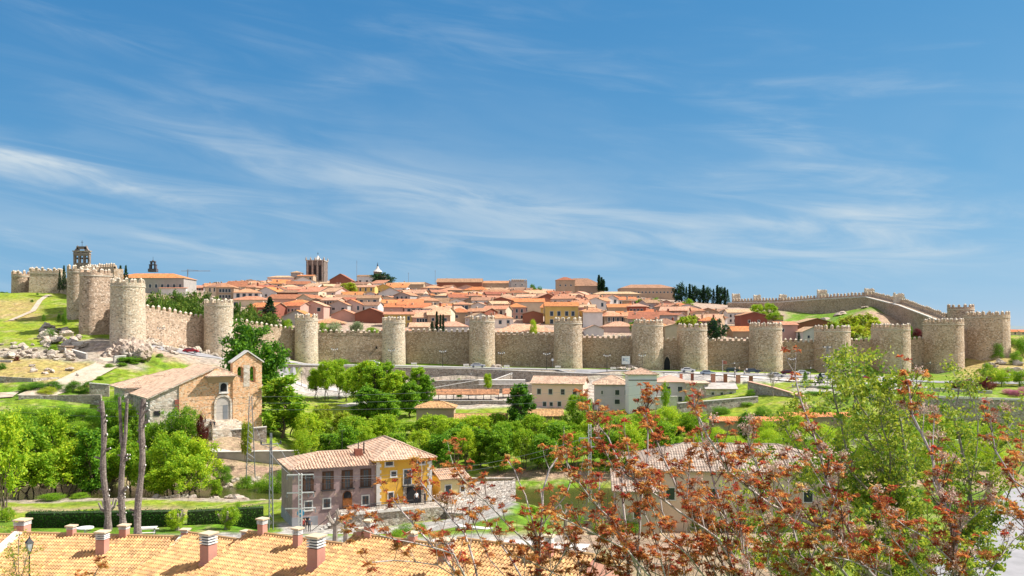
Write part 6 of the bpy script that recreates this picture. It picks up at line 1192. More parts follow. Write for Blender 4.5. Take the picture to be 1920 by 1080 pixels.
# tall pollarded trunks
def pollard(px, Y, top, bot, wpx, lean, fork, label, seed):
    r = random.Random(seed); x = X(px, Y); z0 = Z(bot, Y); h = Z(top, Y)-z0; t = thing('pollarded_tree', label, 'lopped tree', (x, Y, z0), 0, 'bare lopped trunks'); rad = wpx/F*Y/2; mb = MB(); k = 16
    def P_(f): return Vector((lean*f+.14*math.sin(f*9+seed), .1*math.sin(f*7), h*f))
    end = .62 if fork else 1.0; pts = [P_(end*i/k)-Vector((0, 0, .4 if i == 0 else 0)) for i in range(k+1)]; mb.tube(pts, [rad*(1.55-.0*i) if i == 0 else rad*(1.15-.35*i/k)*r.uniform(.9, 1.14) for i in range(k+1)], 9)
    if fork:
        for s, f in ((-1, 1.0), (1, .985)): p0 = P_(.6); mb.tube([p0, p0+Vector((s*.18, 0, h*.1)), p0+Vector((s*.26, 0, h*(f-.62)*.6)), p0+Vector((s*.36, 0, h*(f-.6)))], [rad*.75, rad*.62, rad*.55, rad*.5], 7)
    mb.build('trunk', M['bark_dead'], t)
    for i in range(15):
        f = r.uniform(.08, .97 if not fork else .6); p = P_(f); s = r.choice((-1, 1)); L = r.choice((.15, .2, .25, .5)); a = r.uniform(-.6, .6); mb = MB(); q = p+Vector((s*(rad*.7+L*math.cos(a)), L*math.sin(a)*.5-.1, L*.5)); mb.tube([p+Vector((s*rad*.5, 0, 0)), q], [.11, .07], 6); mb.build('stub', M['bark_dead'], t); mb = MB(); mb.tube([q, q+(q-p).normalized()*.02], [.075, .075], 6); mb.build('cut_face', M['cap'], t)
pollard(200, 80, 752, 985, 10.5, -.45, False, 'leftmost bare lopped trunk, with a stubby side branch', 1); pollard(229, 79, 744, 1002, 11, .05, True, 'middle bare trunk forking into two lopped arms', 2); pollard(258, 77, 748, 1002, 11.5, .6, False, 'right bare lopped trunk leaning right', 3)
def snag(px, Y, bot, top, label, seed):
    r = random.Random(seed); t = thing('pollarded_tree', label, 'lopped tree', (X(px, Y), Y, Z(bot, Y)), 0, 'short lopped garden trees'); h = Z(top, Y)-Z(bot, Y); mb = MB(); mb.tube([(0, 0, -.3), (.05, 0, h*.5)], [.24, .2], 7)
    for i in range(5): a = i*1.3; mb.tube([(0, 0, h*.45), (math.cos(a)*h*.25, math.sin(a)*h*.25, h*.7), (math.cos(a)*h*.33, math.sin(a)*h*.33, h*r.uniform(.85, 1))], [.15, .11, .09], 6)
    mb.build('trunk', M['bark_pale'], t)
for i, (px, Y, b, tp, lab) in enumerate(((202, 84, 985, 935, 'squat lopped tree beside the leftmost bare trunk'), (332, 84, 1000, 958, 'small lopped tree behind the party wall end'), (424, 85, 1003, 955, 'thick short lopped tree before the shorter hedge'), (648, 76, 1012, 950, 'gnarled lopped tree in the river house yard'), (628, 77, 1008, 958, 'thin bent lopped tree in the river house yard'), (1060, 93, 985, 945, 'lopped tree on the lawn by the pool'), (301, 138, 960, 942, 'dark short stump on the river bank'))): snag(px, Y, b, tp, lab, i)
tb = thing('bare_tree', 'leafless pale tree in front of the sloping wall', 'tree', (X(1450, 205), 205, G(X(1450, 205), 205))); mb = MB(); r_ = random.Random(4)
def twigs(mb, p, d, L, rad, k, r, minr=.012):
    q = p+d*L; mb.tube([p, p.lerp(q, .5)+Vector((r.gauss(0, .04), r.gauss(0, .04), 0))*L, q], [rad, rad*.85, rad*.7], 5 if rad > .04 else 3, cap=False)
    if k == 0: return
    for _ in range(r.choice((2, 3, 3))):
        nd = (d+Vector((r.gauss(0, .45), r.gauss(0, .45), r.gauss(.1, .3)))).normalized(); twigs(mb, q, nd, L*r.uniform(.6, .85), max(minr, rad*.62), k-1, r, minr)
twigs(mb, Vector((0, 0, -.4)), Vector((-.1, 0, 1)), 2.2, .17, 6, r_, .02); mb.build('branches', M['bark_pale'], tb)
# ---------------------------------------------------------------- lamps, cars, signs, pylons, people
def lamp_meshes():
    mb = MB(); mb.cyl((0, 0), .14, 0, .9, 8, r2=.09); mb.cyl((0, 0), .07, .9, 4.6, 8, r2=.05); mb.tube([(-.95, 0, 4.9), (-.5, 0, 4.55), (0, 0, 4.5), (.5, 0, 4.55), (.95, 0, 4.9)], .035, 5); post = mb.mesh('post', M['iron'])
    g = MB(); g.cyl((0, 0), .13, 0, .42, 6, r2=.22); la = g.mesh('lantern', M['white']); c = MB(); c.cyl((0, 0), .27, .42, .66, 6, r2=.04); ca = c.mesh('lantern_cap', M['iron']); return post, la, ca
LP = lamp_meshes()
def street_lamp(px, py, Y, desc, place, arms=((-.95, 4.95), (-.35, 4.75), (.35, 4.75), (.95, 4.95)), h=1.0):
    x = X(px, Y); z = Z(py, Y) if py else G(x, Y); t = thing('street_lamp', None, 'street lamp', (x, Y, z), 0, 'street lamps'); t.scale = (h, h, h); link('post', LP[0], t)
    for (a, b) in arms: l = link('lantern', LP[1], t, (a, 0, b)); link('lantern_cap', LP[2], l)
    late(t, desc, place)
for px, Y, py in ((417, 254, 679), (302, 246, 671), (627, 280, 688), (734, 284, 690), (830, 284, 690), (940, 278, 697), (1025, 275, 699), (1138, 270, 703), (1204, 266, 700), (1485, 258, 706)): street_lamp(px, None, Y-.3 if Y else 0, 'dark multi-lantern street lamp', 'along the road under the wall')
for px, Y, py in ((565, 256, 745), (632, 262, 690), (664, 268, 0), (795, 250, 725), (883, 258, 716), (958, 258, 710), (1245, 236, 0), (1377, 240, 0), (1712, 230, 0), (1520, 224, 0), (1850, 216, 0)): street_lamp(px, None, Y, 'slim single lantern lamp', 'on the terraces and side paths', arms=((0, 4.6),), h=.85)
street_lamp(1744, None, 262, 'white box-headed lamp', 'under the corner tower', arms=((0, 4.6),)); 
def lantern_near():
    Y = 47.5; x = X(55, Y); zt = Z(1003, Y); zb = G(x, Y); t = thing('street_lantern', 'black four-sided street lantern in front of the foreground roofs', 'street lamp', (x, Y, zb)); h = zt-zb
    mb = MB(); mb.cyl((0, 0), .07, 0, h-.95, 8, r2=.035); mb.cyl((0, 0), .1, h-1.0, h-.93, 8); mb.build('post', M['iron'], t)
    g = MB(); g.cyl((0, 0), .12, h-.9, h-.42, 4, r2=.23); l = g.build('lantern', mat('frosted lantern glass', (.55, .56, .62), rough=.3), t); c = MB(); c.cyl((0, 0), .27, h-.42, h-.2, 4, r2=.08); c.cyl((0, 0), .05, h-.2, h, 6, r2=.01)
    for a in range(4): an = a*math.pi/2; c.tube([(.12*math.cos(an), .12*math.sin(an), h-.92), (.235*math.cos(an), .235*math.sin(an), h-.42)], .018, 4)
    c.build('lantern_cap', M['iron'], l)
lantern_near()
def car(px, Y, rz, color, label, z=None, L=4.3):
    x = X(px, Y); t = thing('parked_car', label, 'car', (x, Y, (G(x, Y)+.22) if z is None else z), R(rz), 'cars on the road under the wall'); k = L/4.3
    prof_ = [(-2.15, .35), (2.15, .35), (2.15, .75), (1.95, .88), (1.05, .98), (.45, 1.42), (-1.15, 1.44), (-1.85, 1.0), (-2.1, .92)]
    mb = MB(); n = len(mb.v); W_ = .84; pts = [(a*k, b) for a, b in prof_]
    def ringp(y, s, up): return [(a*s, y, b if b < .99 else b-up) for a, b in pts]
    rows = [ringp(-W_, .98, .0), ringp(W_, .98, .0)]; roofn = [(-W_*.78 if b > 1.2 else -W_) for a, b in pts]; A = [(a, roofn[i], b) for i, (a, b) in enumerate(pts)]; Bq = [(a, -roofn[i], b) for i, (a, b) in enumerate(pts)]
    mb.face(A); mb.face(list(reversed(Bq)))
    for i in range(len(A)): j = (i+1) % len(A); mb.face([A[i], Bq[i], Bq[j], A[j]])
    mb.build('body', color, t); g = MB()
    for s in (-1, 1):
        q = [(-1.55*k, s*.81, 1.02), (.85*k, s*.81, 1.02), (.35*k, s*.70, 1.36), (-1.1*k, s*.70, 1.38)]; q = q if s < 0 else list(reversed(q)); g.face(q)
    g.face([(.98*k, -.68, 1.03), (.98*k, .68, 1.03), (.5*k, .58, 1.39), (.5*k, -.58, 1.39)]); g.face([(-1.75*k, .68, 1.06), (-1.75*k, -.68, 1.06), (-1.22*k, -.58, 1.41), (-1.22*k, .58, 1.41)])
    for f in g.f: pass
    g.v = [(a*1.012, b*1.03, c) for a, b, c in g.v]; g.build('windows', M['glass'], t)
    for sx in (-1.3, 1.3):
        for s in (-1, 1): w = MB(); c = [(sx*k+.33*math.cos(i*math.pi/6), .33+.33*math.sin(i*math.pi/6)) for i in range(12)]; w.vprism(c, s*.88-.1, s*.88+.1 if s < 0 else s*.88+.1); wh = w.build('wheel', M['iron'], t); w = MB(); c = [(sx*k+.17*math.cos(i*math.pi/4), .33+.17*math.sin(i*math.pi/4)) for i in range(8)]; w.vprism(c, s*.88-.12, s*.88+.12); w.build('rim', M['steel'], wh)
    for s in (-.6, .6): w = MB(); w.bb(2.1*k, 2.17*k, s-.18, s+.18, .6, .76); w.build('headlight', M['white'], t); w = MB(); w.bb(-2.16*k, -2.08*k, s-.15, s+.15, .7, .88); w.build('tail_light', M['w_brick red'], t)
    return t
P_red = mat('red car paint', (.42, .015, .03), rough=.3, spec=.5); P_sil = mat('silver car paint', (.58, .58, .60), rough=.3, spec=.5); P_wht = mat('white car paint', (.74, .74, .74), rough=.3, spec=.5); P_blu = mat('dark blue car paint', (.02, .045, .08), rough=.3, spec=.5); P_gry = mat('pale blue grey car paint', (.34, .42, .50), rough=.3, spec=.5)
car(358, 245.5, 6, P_red, 'red hatchback on the road behind the old church'); car(700, 281.5, -4, P_wht, 'white car partly hidden by the poplars under the wall'); car(896, 279, 0, P_sil, 'silver saloon on the road under the wall', L=4.8); car(1411, 266, 4, P_blu, 'dark blue estate car behind the walking people', L=4.7)
car(1327, 246, -8, P_gry, 'pale blue grey car behind the brick posts'); car(1478, 262, 2, mat('maroon car paint', (.10, .015, .02), rough=.3), 'dark maroon car right of the dark blue one'); car(1505, 262, 2, P_wht, 'white car right of the maroon one'); car(1548, 244, 6, P_wht, 'white van-like car beside the pylon base', L=4.9); car(1372, 268, 0, mat('dark green car paint', (.02, .05, .035), rough=.3), 'small dark green car at the flag')
car(1455, 243, 8, P_sil, 'silver car in the parking left of the pylon'); car(1600, 240, -6, mat('green car paint', (.03, .09, .06), rough=.3), 'dark green car right of the pylon'); car(1630, 241, 4, P_red, 'small red car right of the pylon', L=3.8); car(1290, 262, -3, P_wht, 'white car on the road before the gate')
car(1900, 247, 5, P_wht, 'white car near the far right edge')
# billboard with blue lettering
t = thing('billboard', 'white billboard with blue lettering on a thin post before the wall', 'sign', (X(1173.5, 268), 268, Z(702, 268)), R(2)); mb = MB(); mb.tube([(-.0, .1, -.3), (0, .1, 4)], .09, 6); mb.build('post', M['steel'], t); mb = MB(); mb.bb(-1.3, 1.3, -.05, .05, 3.2, 5.75); bd = mb.build('panel', M['white'], t); mb = MB(); mb.bb(-1.38, 1.38, -.03, .08, 3.12, 5.83); mb.build('frame', M['iron'], t)
blue = mat('blue sign ink', (.06, .14, .30)); pale = mat('pale blue sign ink', (.34, .52, .66))
mb = MB(); mb.bb(-.95, -.75, -.08, -.04, 4.2, 5.2); mb.bb(-.62, -.5, -.08, -.04, 4.3, 4.95); mb.bb(-.62, -.25, -.08, -.04, 4.3, 4.42); mb.bb(-.62, -.25, -.08, -.04, 4.85, 4.97); mb.build('lettering', blue, t)
mb = MB(); an = [i*math.pi/8 for i in range(13)]; mb.tube([(.35+.5*math.cos(a), -.07, 4.7+.42*math.sin(a)) for a in an], .07, 4); mb.tube([(.1, -.07, 4.15), (.6, -.07, 4.3), (.95, -.07, 3.8)], .06, 4); mb.build('emblem', pale, t)
# road signs
for (px, Y, h, c, lab) in ((1036, 279, 3.4, 'white', 'thin pale post sign at the tower foot'), (564, 99, 3.2, 'blue', 'round blue road sign beside the river house')):
    t = thing('road_sign', lab, 'sign', (X(px, Y), Y, G(X(px, Y), Y))); mb = MB(); mb.tube([(0, 0, -.2), (0, 0, h)], .05, 5); mb.build('post', M['steel'], t); mb = MB(); q = [(.42*math.cos(i*math.pi/8), h-.3+.42*math.sin(i*math.pi/8)) for i in range(16)]; mb.vprism(q, -.09, -.05); mb.build('disc', mat('blue sign', (.05, .35, .60)) if c == 'blue' else M['white'], t)
t = thing('flag', 'small red and white flag on a white pole by the road', 'flag', (X(1355, 262), 262, G(X(1355, 262), 262))); mb = MB(); mb.tube([(0, 0, 0), (0, 0, 4.2)], .05, 5); mb.build('pole', M['white'], t); mb = MB(); mb.grid([[(0.05+i*.25, .08*math.sin(i*1.5), 4.0-.05*i) for i in range(6)], [(0.05+i*.25, .08*math.sin(i*1.5), 3.0-.05*i) for i in range(6)]]); mb.build('cloth', M['w_brick red'], t)
# stone benches on the verge
for i, (px, Y) in enumerate(((538, 277), (776, 289), (874, 287), (950, 284), (1046, 284), (1163, 277), (1150, 277))): t = thing('stone_bench', None, 'bench', (X(px, Y), Y, G(X(px, Y), Y)), 0, 'white stone benches below the wall'); mb = MB(); mb.box((0, 0, .45), (1.9, .6, .16)); mb.build('seat', M['cap'], t); mb = MB(); mb.box((0, .25, .75), (1.9, .14, .5)); mb.build('backrest', M['cap'], t); [(lambda s: (lambda m_: (m_.box((s*.7, 0, .15), (.3, .5, .5)), m_.build('leg', M['cap'], t)))(MB()))(s) for s in (-1, 1)]; late(t, 'white stone bench', 'on the verge below the wall')
t = thing('garden_table', 'round white garden table before the long hedge', 'table', (X(160, 81), 81, G(X(160, 81), 81))); mb = MB(); mb.cyl((0, 0), .75, .68, .76, 16); mb.build('table_top', M['white'], t); mb = MB(); mb.cyl((0, 0), .12, 0, .68, 8); mb.build('leg', M['white'], t)
t = thing('picnic_table', 'pale picnic table on the lawn before the hedge', 'table', (X(275, 81), 81, G(X(275, 81), 81)), R(10)); mb = MB(); mb.box((0, 0, .74), (1.8, .8, .06)); mb.build('table_top', M['cap'], t)
for s in (-1, 1): mb = MB(); mb.tube([(s*.7, -.5, 0), (s*.7, .2, .72)], .05); mb.tube([(s*.7, .5, 0), (s*.7, -.2, .72)], .05); mb.build('leg', M['steel'], t); mb = MB(); mb.box((0, s*.8, .42), (1.8, .28, .05)); mb.build('bench_seat', M['cap'], t)
# lattice pylons and wires
def pylon(px, Y, top, bot, w0, label, arms=()):
    x = X(px, Y); z0 = Z(bot, Y); h = Z(top, Y)-z0; t = thing('lattice_pylon', label, 'pylon', (x, Y, z0), R(20)); w = w0/F*Y/2; mb = MB(); n = 14; f = lambda i: w*(1-.72*i/n); zz = lambda i: h*i/n
    for sx, sy in ((-1, -1), (1, -1), (1, 1), (-1, 1)): mb.tube([(sx*w, sy*w, -.5), (sx*f(n), sy*f(n), h)], .055, 4)
    for i in range(n):
        a, b = f(i), f(i+1)
        for (p, q) in (((-1, -1), (1, -1)), ((1, -1), (1, 1)), ((1, 1), (-1, 1)), ((-1, 1), (-1, -1))): 
            if i % 2: p, q = q, p
            mb.tube([(p[0]*a, p[1]*a, zz(i)), (q[0]*b, q[1]*b, zz(i+1))], .035, 3, cap=False)
    mb.build('mast', M['steel'], t)
    for (fz, L) in arms: mb = MB(); mb.tube([(-L, 0, h*fz), (L, 0, h*fz)], .06, 4); mb.tube([(-L, 0, h*fz), (0, 0, h*fz-.5)], .03, 3); mb.tube([(L, 0, h*fz), (0, 0, h*fz-.5)], .03, 3); a = mb.build('crossarm', M['steel'], t); [(lambda s: (lambda m_: (m_.cyl((s*L, 0), .1, h*fz, h*fz+.35, 6), m_.build('insulator', M['glass'], a)))(MB()))(s) for s in (-1, 0, 1)]
    return t
pylon(470, 152, 743, 890, 16, 'tall lattice pylon in front of the old church', ()); pylon(508, 100, 812, 985, 8, 'slim lattice pole left of the river house roof', ((.88, 1.1),)); pylon(1552, 218, 648, 742, 10, 'lattice pylon in front of the wall on the right', ((.97, 1.3), (.78, 1.5), (.6, 1.6)))
def wpole(px, Y, top, bot, label, arms):
    x = X(px, Y); z0 = Z(bot, Y); h = Z(top, Y)-z0; t = thing('utility_pole', label, 'utility pole', (x, Y, z0), R(8)); mb = MB(); 
    for s in (-.16, .16): mb.bb(s-.05, s+.05, -.15, .15, -.5, h)
    for i in range(int(h/.55)): mb.bb(-.11, .11, -.12, .12, i*.55, i*.55+.12)
    mb.build('post', M['white'], t)
    for (fz, L, k) in arms:
        mb = MB(); mb.bb(-L, L, -.06, .06, h*fz-.06, h*fz+.06); a = mb.build('crossarm', M['white'], t)
        for s in k: mb = MB(); mb.cyl((s*L, 0), .085, h*fz-.5, h*fz-.06, 6, r2=.05); mb.build('insulator', M['steel'], a)
wpole(563, 98, 888, 1000, 'white concrete utility pole with three crossarms before the mauve wing', ((.98, 1.5, (-1, -.5, .4, 1)), (.68, 1.5, (-1, .6, 1)), (.42, 1.7, (-1, 1)))); wpole(1106, 118, 796, 935, 'utility pole with white crossarms in the riverside trees', ((.82, 1.5, (-1, 0, 1)), (.7, 1.2, (-1, 1))))
def wires(name, pairs, label):
    t = thing('power_line', label, 'power line', Vector(pairs[0][0]), 0)
    for (a, b, sag) in pairs:
        a, b = Vector(a), Vector(b); mb = MB(); mb.tube([a.lerp(b, i/14)-Vector((0, 0, sag*4*(i/14)*(1-i/14))) for i in range(15)], .022, 3, cap=False); mb.build('wire', M['steel'], t, world=True)
wires('w', [(P(470, 744+i*12, 152), P(1552, 650+i*20, 218), 3.0) for i in range(3)], 'long thin power wires crossing the valley to the right pylon')
wires('w', [(P(1552, 650+i*20, 218), P(1960, 690+i*14, 250), 2.0) for i in range(3)], 'power wires running right past the wall towers')
wires('w', [(P(470, 744+i*12, 152), P(-60, 730+i*16, 150), 1.5) for i in range(3)], 'power wires running left in front of the church')
wires('w', [(P(495+i*24, 829, 100), P(545+i*18, 890, 98), .4) for i in range(2)]+[(P(495, 830, 100), P(478, 790, 152), .6)], 'short slack wires between pole and lattice pole'); wires('w', [(P(586, 893, 98), P(1106, 818, 118), 1.6), (P(540, 893, 98), P(1106, 830, 118), 1.9)], 'thin wires passing in front of the river house')
# people
def person(x, Y, z, rz, shirt, trousers, hair, label, arms=((-.30, 0, .95), (.30, 0, .95)), stride=.0, skin=(.55, .33, .24), carry=None):
    me = bpy.data.meshes.new('body'); J = {'pel': (0, 0, .95), 'wst': (0, 0, 1.12), 'chs': (0, 0, 1.36), 'nck': (0, 0, 1.50), 'hd': (0, -.01, 1.60), 'top': (0, 0, 1.74), 'hL': (-.1, 0, .9), 'kL': (-.11, -stride*.5-.03, .50), 'aL': (-.12, -stride*.9+.02, .08), 'tL': (-.13, -stride*.9-.16, .04), 'hR': (.1, 0, .9), 'kR': (.11, stride*.35-.03, .50), 'aR': (.12, stride+.02, .08), 'tR': (.13, stride-.14, .04), 'sL': (-.18, 0, 1.42), 'eL': (-.25, .04, 1.16), 'wL': arms[0], 'sR': (.18, 0, 1.42), 'eR': (.25, .04, 1.16), 'wR': arms[1]}
    rad = {'pel': .15, 'wst': .125, 'chs': .155, 'nck': .055, 'hd': .088, 'top': .075, 'hL': .09, 'kL': .06, 'aL': .042, 'tL': .035, 'hR': .09, 'kR': .06, 'aR': .042, 'tR': .035, 'sL': .06, 'eL': .043, 'wL': .028, 'sR': .06, 'eR': .043, 'wR': .028}
    E = [('pel', 'wst'), ('wst', 'chs'), ('chs', 'nck'), ('nck', 'hd'), ('hd', 'top'), ('pel', 'hL'), ('hL', 'kL'), ('kL', 'aL'), ('aL', 'tL'), ('pel', 'hR'), ('hR', 'kR'), ('kR', 'aR'), ('aR', 'tR'), ('chs', 'sL'), ('sL', 'eL'), ('eL', 'wL'), ('chs', 'sR'), ('sR', 'eR'), ('eR', 'wR')]
    K = list(J); V = [J[k] for k in K]; EE = [(K.index(a), K.index(b)) for a, b in E]; RR = [rad[k] for k in K]
    for s, wk_ in ((-1, 'wL'), (1, 'wR')):                      # five fingers per hand
        w = Vector(J[wk_]); b = len(V); V.append(tuple(w+Vector((0, -.01, -.07)))); RR.append(.026); EE.append((K.index(wk_), b))
        for i in range(4): c = len(V); V.append(tuple(w+Vector((0, (i-1.5)*.018, -.115)))); V.append(tuple(w+Vector((s*-.012, (i-1.5)*.02, -.155-.008*(i in (1, 2)))))); RR += [.009, .008]; EE += [(b, c), (c, c+1)]
        c = len(V); V.append(tuple(w+Vector((s*-.005, -.05, -.08)))); RR.append(.010); EE.append((b, c))
    me.from_pydata(V, EE, []); o = bpy.data.objects.new('person', me); col.objects.link(o); md = o.modifiers.new('skin', 'SKIN')
    for i, r in enumerate(RR): me.skin_vertices[0].data[i].radius = (r, r)
    me.skin_vertices[0].data[0].use_root = True; sb = o.modifiers.new('sub', 'SUBSURF'); sb.levels = sb.render_levels = 1
    dg = bpy.context.evaluated_depsgraph_get(); nm = bpy.data.meshes.new_from_object(o.evaluated_get(dg)); o.modifiers.clear(); o.data = nm; nm.name = 'person'
    for c in (skin, shirt, trousers, hair): nm.materials.append(mat('cloth', c) if c != skin else mat('skin', skin))
    for p in nm.polygons:
        c = p.center; p.material_index = 3 if (c.z > 1.66 or (c.z > 1.56 and c.y > .03)) else (0 if c.z > 1.47 or (abs(c.x) > .22 and c.z < 1.2) else (1 if c.z > .98 else 2)); p.use_smooth = True
    o.location = (x, Y, z); o.rotation_euler = (0, 0, R(rz)); tag(o, label, 'person'); return o
gp = lambda px, Y: (X(px, Y), Y, G(X(px, Y), Y)+.2)
a = (-27.8+15.9*.9135+1.5*.4067, 108+15.9*.4067-1.5*.9135, 3.2+1.76); person(*a, 24, (.78, .78, .78), (.03, .03, .04), (.05, .03, .02), 'person in a white shirt standing at the ochre house doorway')
person(a[0]+1.1, a[1]+.3, a[2], 60, (.06, .05, .05), (.05, .05, .06), (.03, .02, .02), 'person in dark clothes beside the ochre house doorway')
person(*gp(1378, 250), -80, (.78, .76, .72), (.05, .05, .07), (.05, .03, .02), 'person in white top striding left across the road', stride=.28, arms=((-.28, -.2, .98), (.28, .18, .98)))
person(*gp(1396, 248), -70, (.72, .72, .75), (.06, .08, .14), (.04, .03, .02), 'person in pale top and blue trousers walking, right of the striding one', stride=.22, arms=((-.28, -.15, .98), (.28, .15, .98)))
person(*gp(1400, 264), 10, (.80, .80, .78), (.1, .1, .12), (.1, .06, .03), 'person in white beside the dark blue car'); person(*gp(1386, 272), 0, (.75, .55, .35), (.2, .18, .15), (.1, .06, .03), 'person in a tan jacket near the wall'); person(*gp(1378, 271), 0, (.7, .7, .7), (.1, .1, .12), (.1, .06, .03), 'person in pale grey near the wall')
for (px, sh, lab) in ((572, (.05, .05, .06), 'person in black standing by the grey plinth of the mauve wing'), (580, (.12, .13, .16), 'smaller figure in dark grey right of the person in black')): person(*gp(px, 103.5), 0, sh, (.04, .04, .05), (.03, .02, .02), lab)
person(*gp(568, 103), 0, (.35, .06, .05), (.05, .05, .06), (.03, .02, .02), 'person in a red top behind the blue sign')
ps = Matrix.Rotation(R(35), 3, 'Z') @ Vector((11.2, -3.6, 0)); person(-70+ps.x, 165+ps.y, 8.6, 20, (.04, .04, .05), (.04, .04, .05), (.03, .02, .02), 'dark clothed person on the church steps')
ps2 = Matrix.Rotation(R(35), 3, 'Z') @ Vector((10.6, -3.2, 0)); person(-70+ps2.x, 165+ps2.y, 8.6, 10, (.14, .12, .12), (.04, .04, .05), (.1, .05, .03), 'person in brown grey left of the dark clothed one on the church steps')
# ---------------------------------------------------------------- foreground saplings with young reddish leaves
def rosette(mb, c, r, size, pal, up=None):
    """tuft of drooping pinnate leaves"""
    for k in range(r.randint(7, 12)):
        an = r.random()*6.28; el = r.uniform(-.35, .9); d = Vector((math.cos(an)*math.cos(el), math.sin(an)*math.cos(el), math.sin(el))); L = size*r.uniform(.55, 1.1); n = 6; side = d.cross(Vector((0, 0, 1)))
        if side.length < .1: side = Vector((1, 0, 0))
        side.normalize(); mi = r.choice(pal)
        for i in range(1, n+1):
            f = i/n; p = c+d*L*f+Vector((0, 0, -L*r.uniform(.05,.5)*f*f)); lw = size*.34*(1-.35*f)*r.uniform(.8, 1.2)
            for s in (-1, 1):
                q = p+side*s*lw+Vector((r.gauss(0, .006), r.gauss(0, .006), -lw*r.uniform(.3, .9))); w = (d*.017+Vector((0, 0, .008)))*(size/.2)
                mb.face([p, p.lerp(q, .5)+w, q, p.lerp(q, .5)-w], mi if r.random() < .75 else r.choice(pal))
def seedtuft(mb, c, r, size):
    for _ in range(80):
        v = Vector((r.gauss(0, .5), r.gauss(0, .5), r.gauss(-.2, .42)))*size; p = c+v; a = Vector((r.gauss(0, 1), r.gauss(0, 1), r.gauss(0, 1))).normalized()*.034; b = a.cross(Vector((r.gauss(0, 1), r.gauss(0, 1), r.gauss(0, 1)))).normalized()*.013
        mb.face([p-a, p+b, p+a, p-b], 5 if r.random() < .72 else 6)
def sapling(base_px, Y, stems, label, seed, tw=9, pale=.12, pals=((0, 1, 2), (0, 0, 1), (1, 3, 0), (2, 0, 4), (1, 1, 3)), size=.145):
    r = random.Random(seed); x = X(base_px, Y); z0 = G(x, Y); t = thing('sapling', label, 'tree', (x, Y, z0), 0, 'reddish leaved saplings in the foreground'); st = MB(); tg = MB(); lf = MB(); lf.hasuv = False
    o = Vector((x, Y, z0))
    for si, (pts, r0, dY) in enumerate(stems):
        Q = [P(px, py, Y+dY*(i/max(1, len(pts)-1))) for i, (px, py) in enumerate(pts)]
        Q = [o, o.lerp(Q[0], .5)+Vector((r.uniform(-.2, .2), 0, 0))]+Q; S = []
        for a, b in zip(Q, Q[1:]):
            k = max(1, int((b-a).length/.35)) if b.z > ZC-9 else 2
            for i in range(k): S.append(a.lerp(b, i/k)+Vector((r.gauss(0, .012), r.gauss(0, .012), r.gauss(0, .008))))
        S.append(Q[-1]); n = len(S); rad = [max(.012, r0*1.3*(1.25-1.02*i/n)) for i in range(n)]; st.tube([p-o for p in S], rad, 6)
        vis = [i for i in range(n) if S[i].z > ZC-.305*S[i].y and i > 2]
        if not vis: continue
        rosette(lf, S[-1]-o, r, size*1.25, r.choice(pals)); rosette(lf, S[-1]-o+Vector((r.uniform(-.1, .1), 0, -.12)), r, size, r.choice(pals))
        dens = tw*len(vis)/6.9
        for _ in range(int(dens*2.2)):
            i = r.choice(vis); f = (i/n); p = S[i]; main = (S[min(i+1, n-1)]-S[i-1]).normalized(); d = (main*.55+Vector((r.gauss(-.05, .55), r.gauss(0, .6), r.uniform(.3, 1.0)))).normalized(); L = r.uniform(.25, 1.05)*(1.15-.5*f)
            m1 = p+d*L*.5+Vector((r.gauss(0, .03), r.gauss(0, .03), .02)); q = m1+(d+Vector((0, 0, .5))).normalized()*L*.5; tr = max(.007, rad[i]*.42); st.tube([p-o, m1-o, q-o], [tr, tr*.8, tr*.6], 4, 1 if r.random() < .6 else 0, cap=False)
            pl = r.choice(pals)
            if r.random() < pale: seedtuft(lf, q-o, r, size*.8)
            elif r.random() < .72:
                rosette(lf, q-o, r, size*r.uniform(.55, 1.2), pl)
                if r.random() < .25: rosette(lf, m1-o, r, size*.7, pl)
            if r.random() < .8:
                d2 = (d+Vector((r.gauss(0, .7), r.gauss(0, .7), .4))).normalized(); q2 = m1+d2*L*.4; st.tube([m1-o, q2-o], [tr*.6, tr*.4], 3, 1, cap=False); rosette(lf, q2-o, r, size*.85, r.choice(pals))
    st.build('trunk', [M['stem'], M['twig']], t, smooth=True); lf.build('foliage', [M['a_rust'], M['a_orange'], M['a_crimson'], M['a_amber'], M['a_bronze'], M['seed'], M['seed2']], t)
    return t
sapling(870, 17, [([(872, 1095), (800, 1010), (755, 960), (738, 938)], .035, 1.5), ([(880, 1095), (850, 1040), (780, 1020), (700, 1000), (655, 985)], .028, -1), ([(900, 1095), (870, 1000), (810, 930), (790, 905)], .03, 2), ([(880, 1095), (820, 1060), (740, 1050), (690, 1055)], .02, -1)], 'leftmost reddish sapling, leaning left over the sandy roofs', 11, 7, .03)
sapling(1010, 21, [([(1003, 1095), (1014, 1000), (1018, 920), (1030, 880), (1050, 850)], .055, 1), ([(1008, 1010), (985, 930), (965, 880), (950, 862)], .03, 1.5), ([(1010, 1040), (930, 960), (870, 900), (850, 872)], .03, -1), ([(1014, 985), (1060, 930), (1075, 890), (1055, 850)], .028, 1), ([(985, 1095), (940, 1020), (900, 960), (865, 905)], .03, 2), ([(1020, 1095), (1075, 1010), (1100, 940), (1100, 870)], .026, -1), ([(960, 1095), (920, 1050), (900, 1010), (880, 960)], .02, 1)], 'dark-stemmed reddish sapling in front of the river pool', 12, 6, .05)
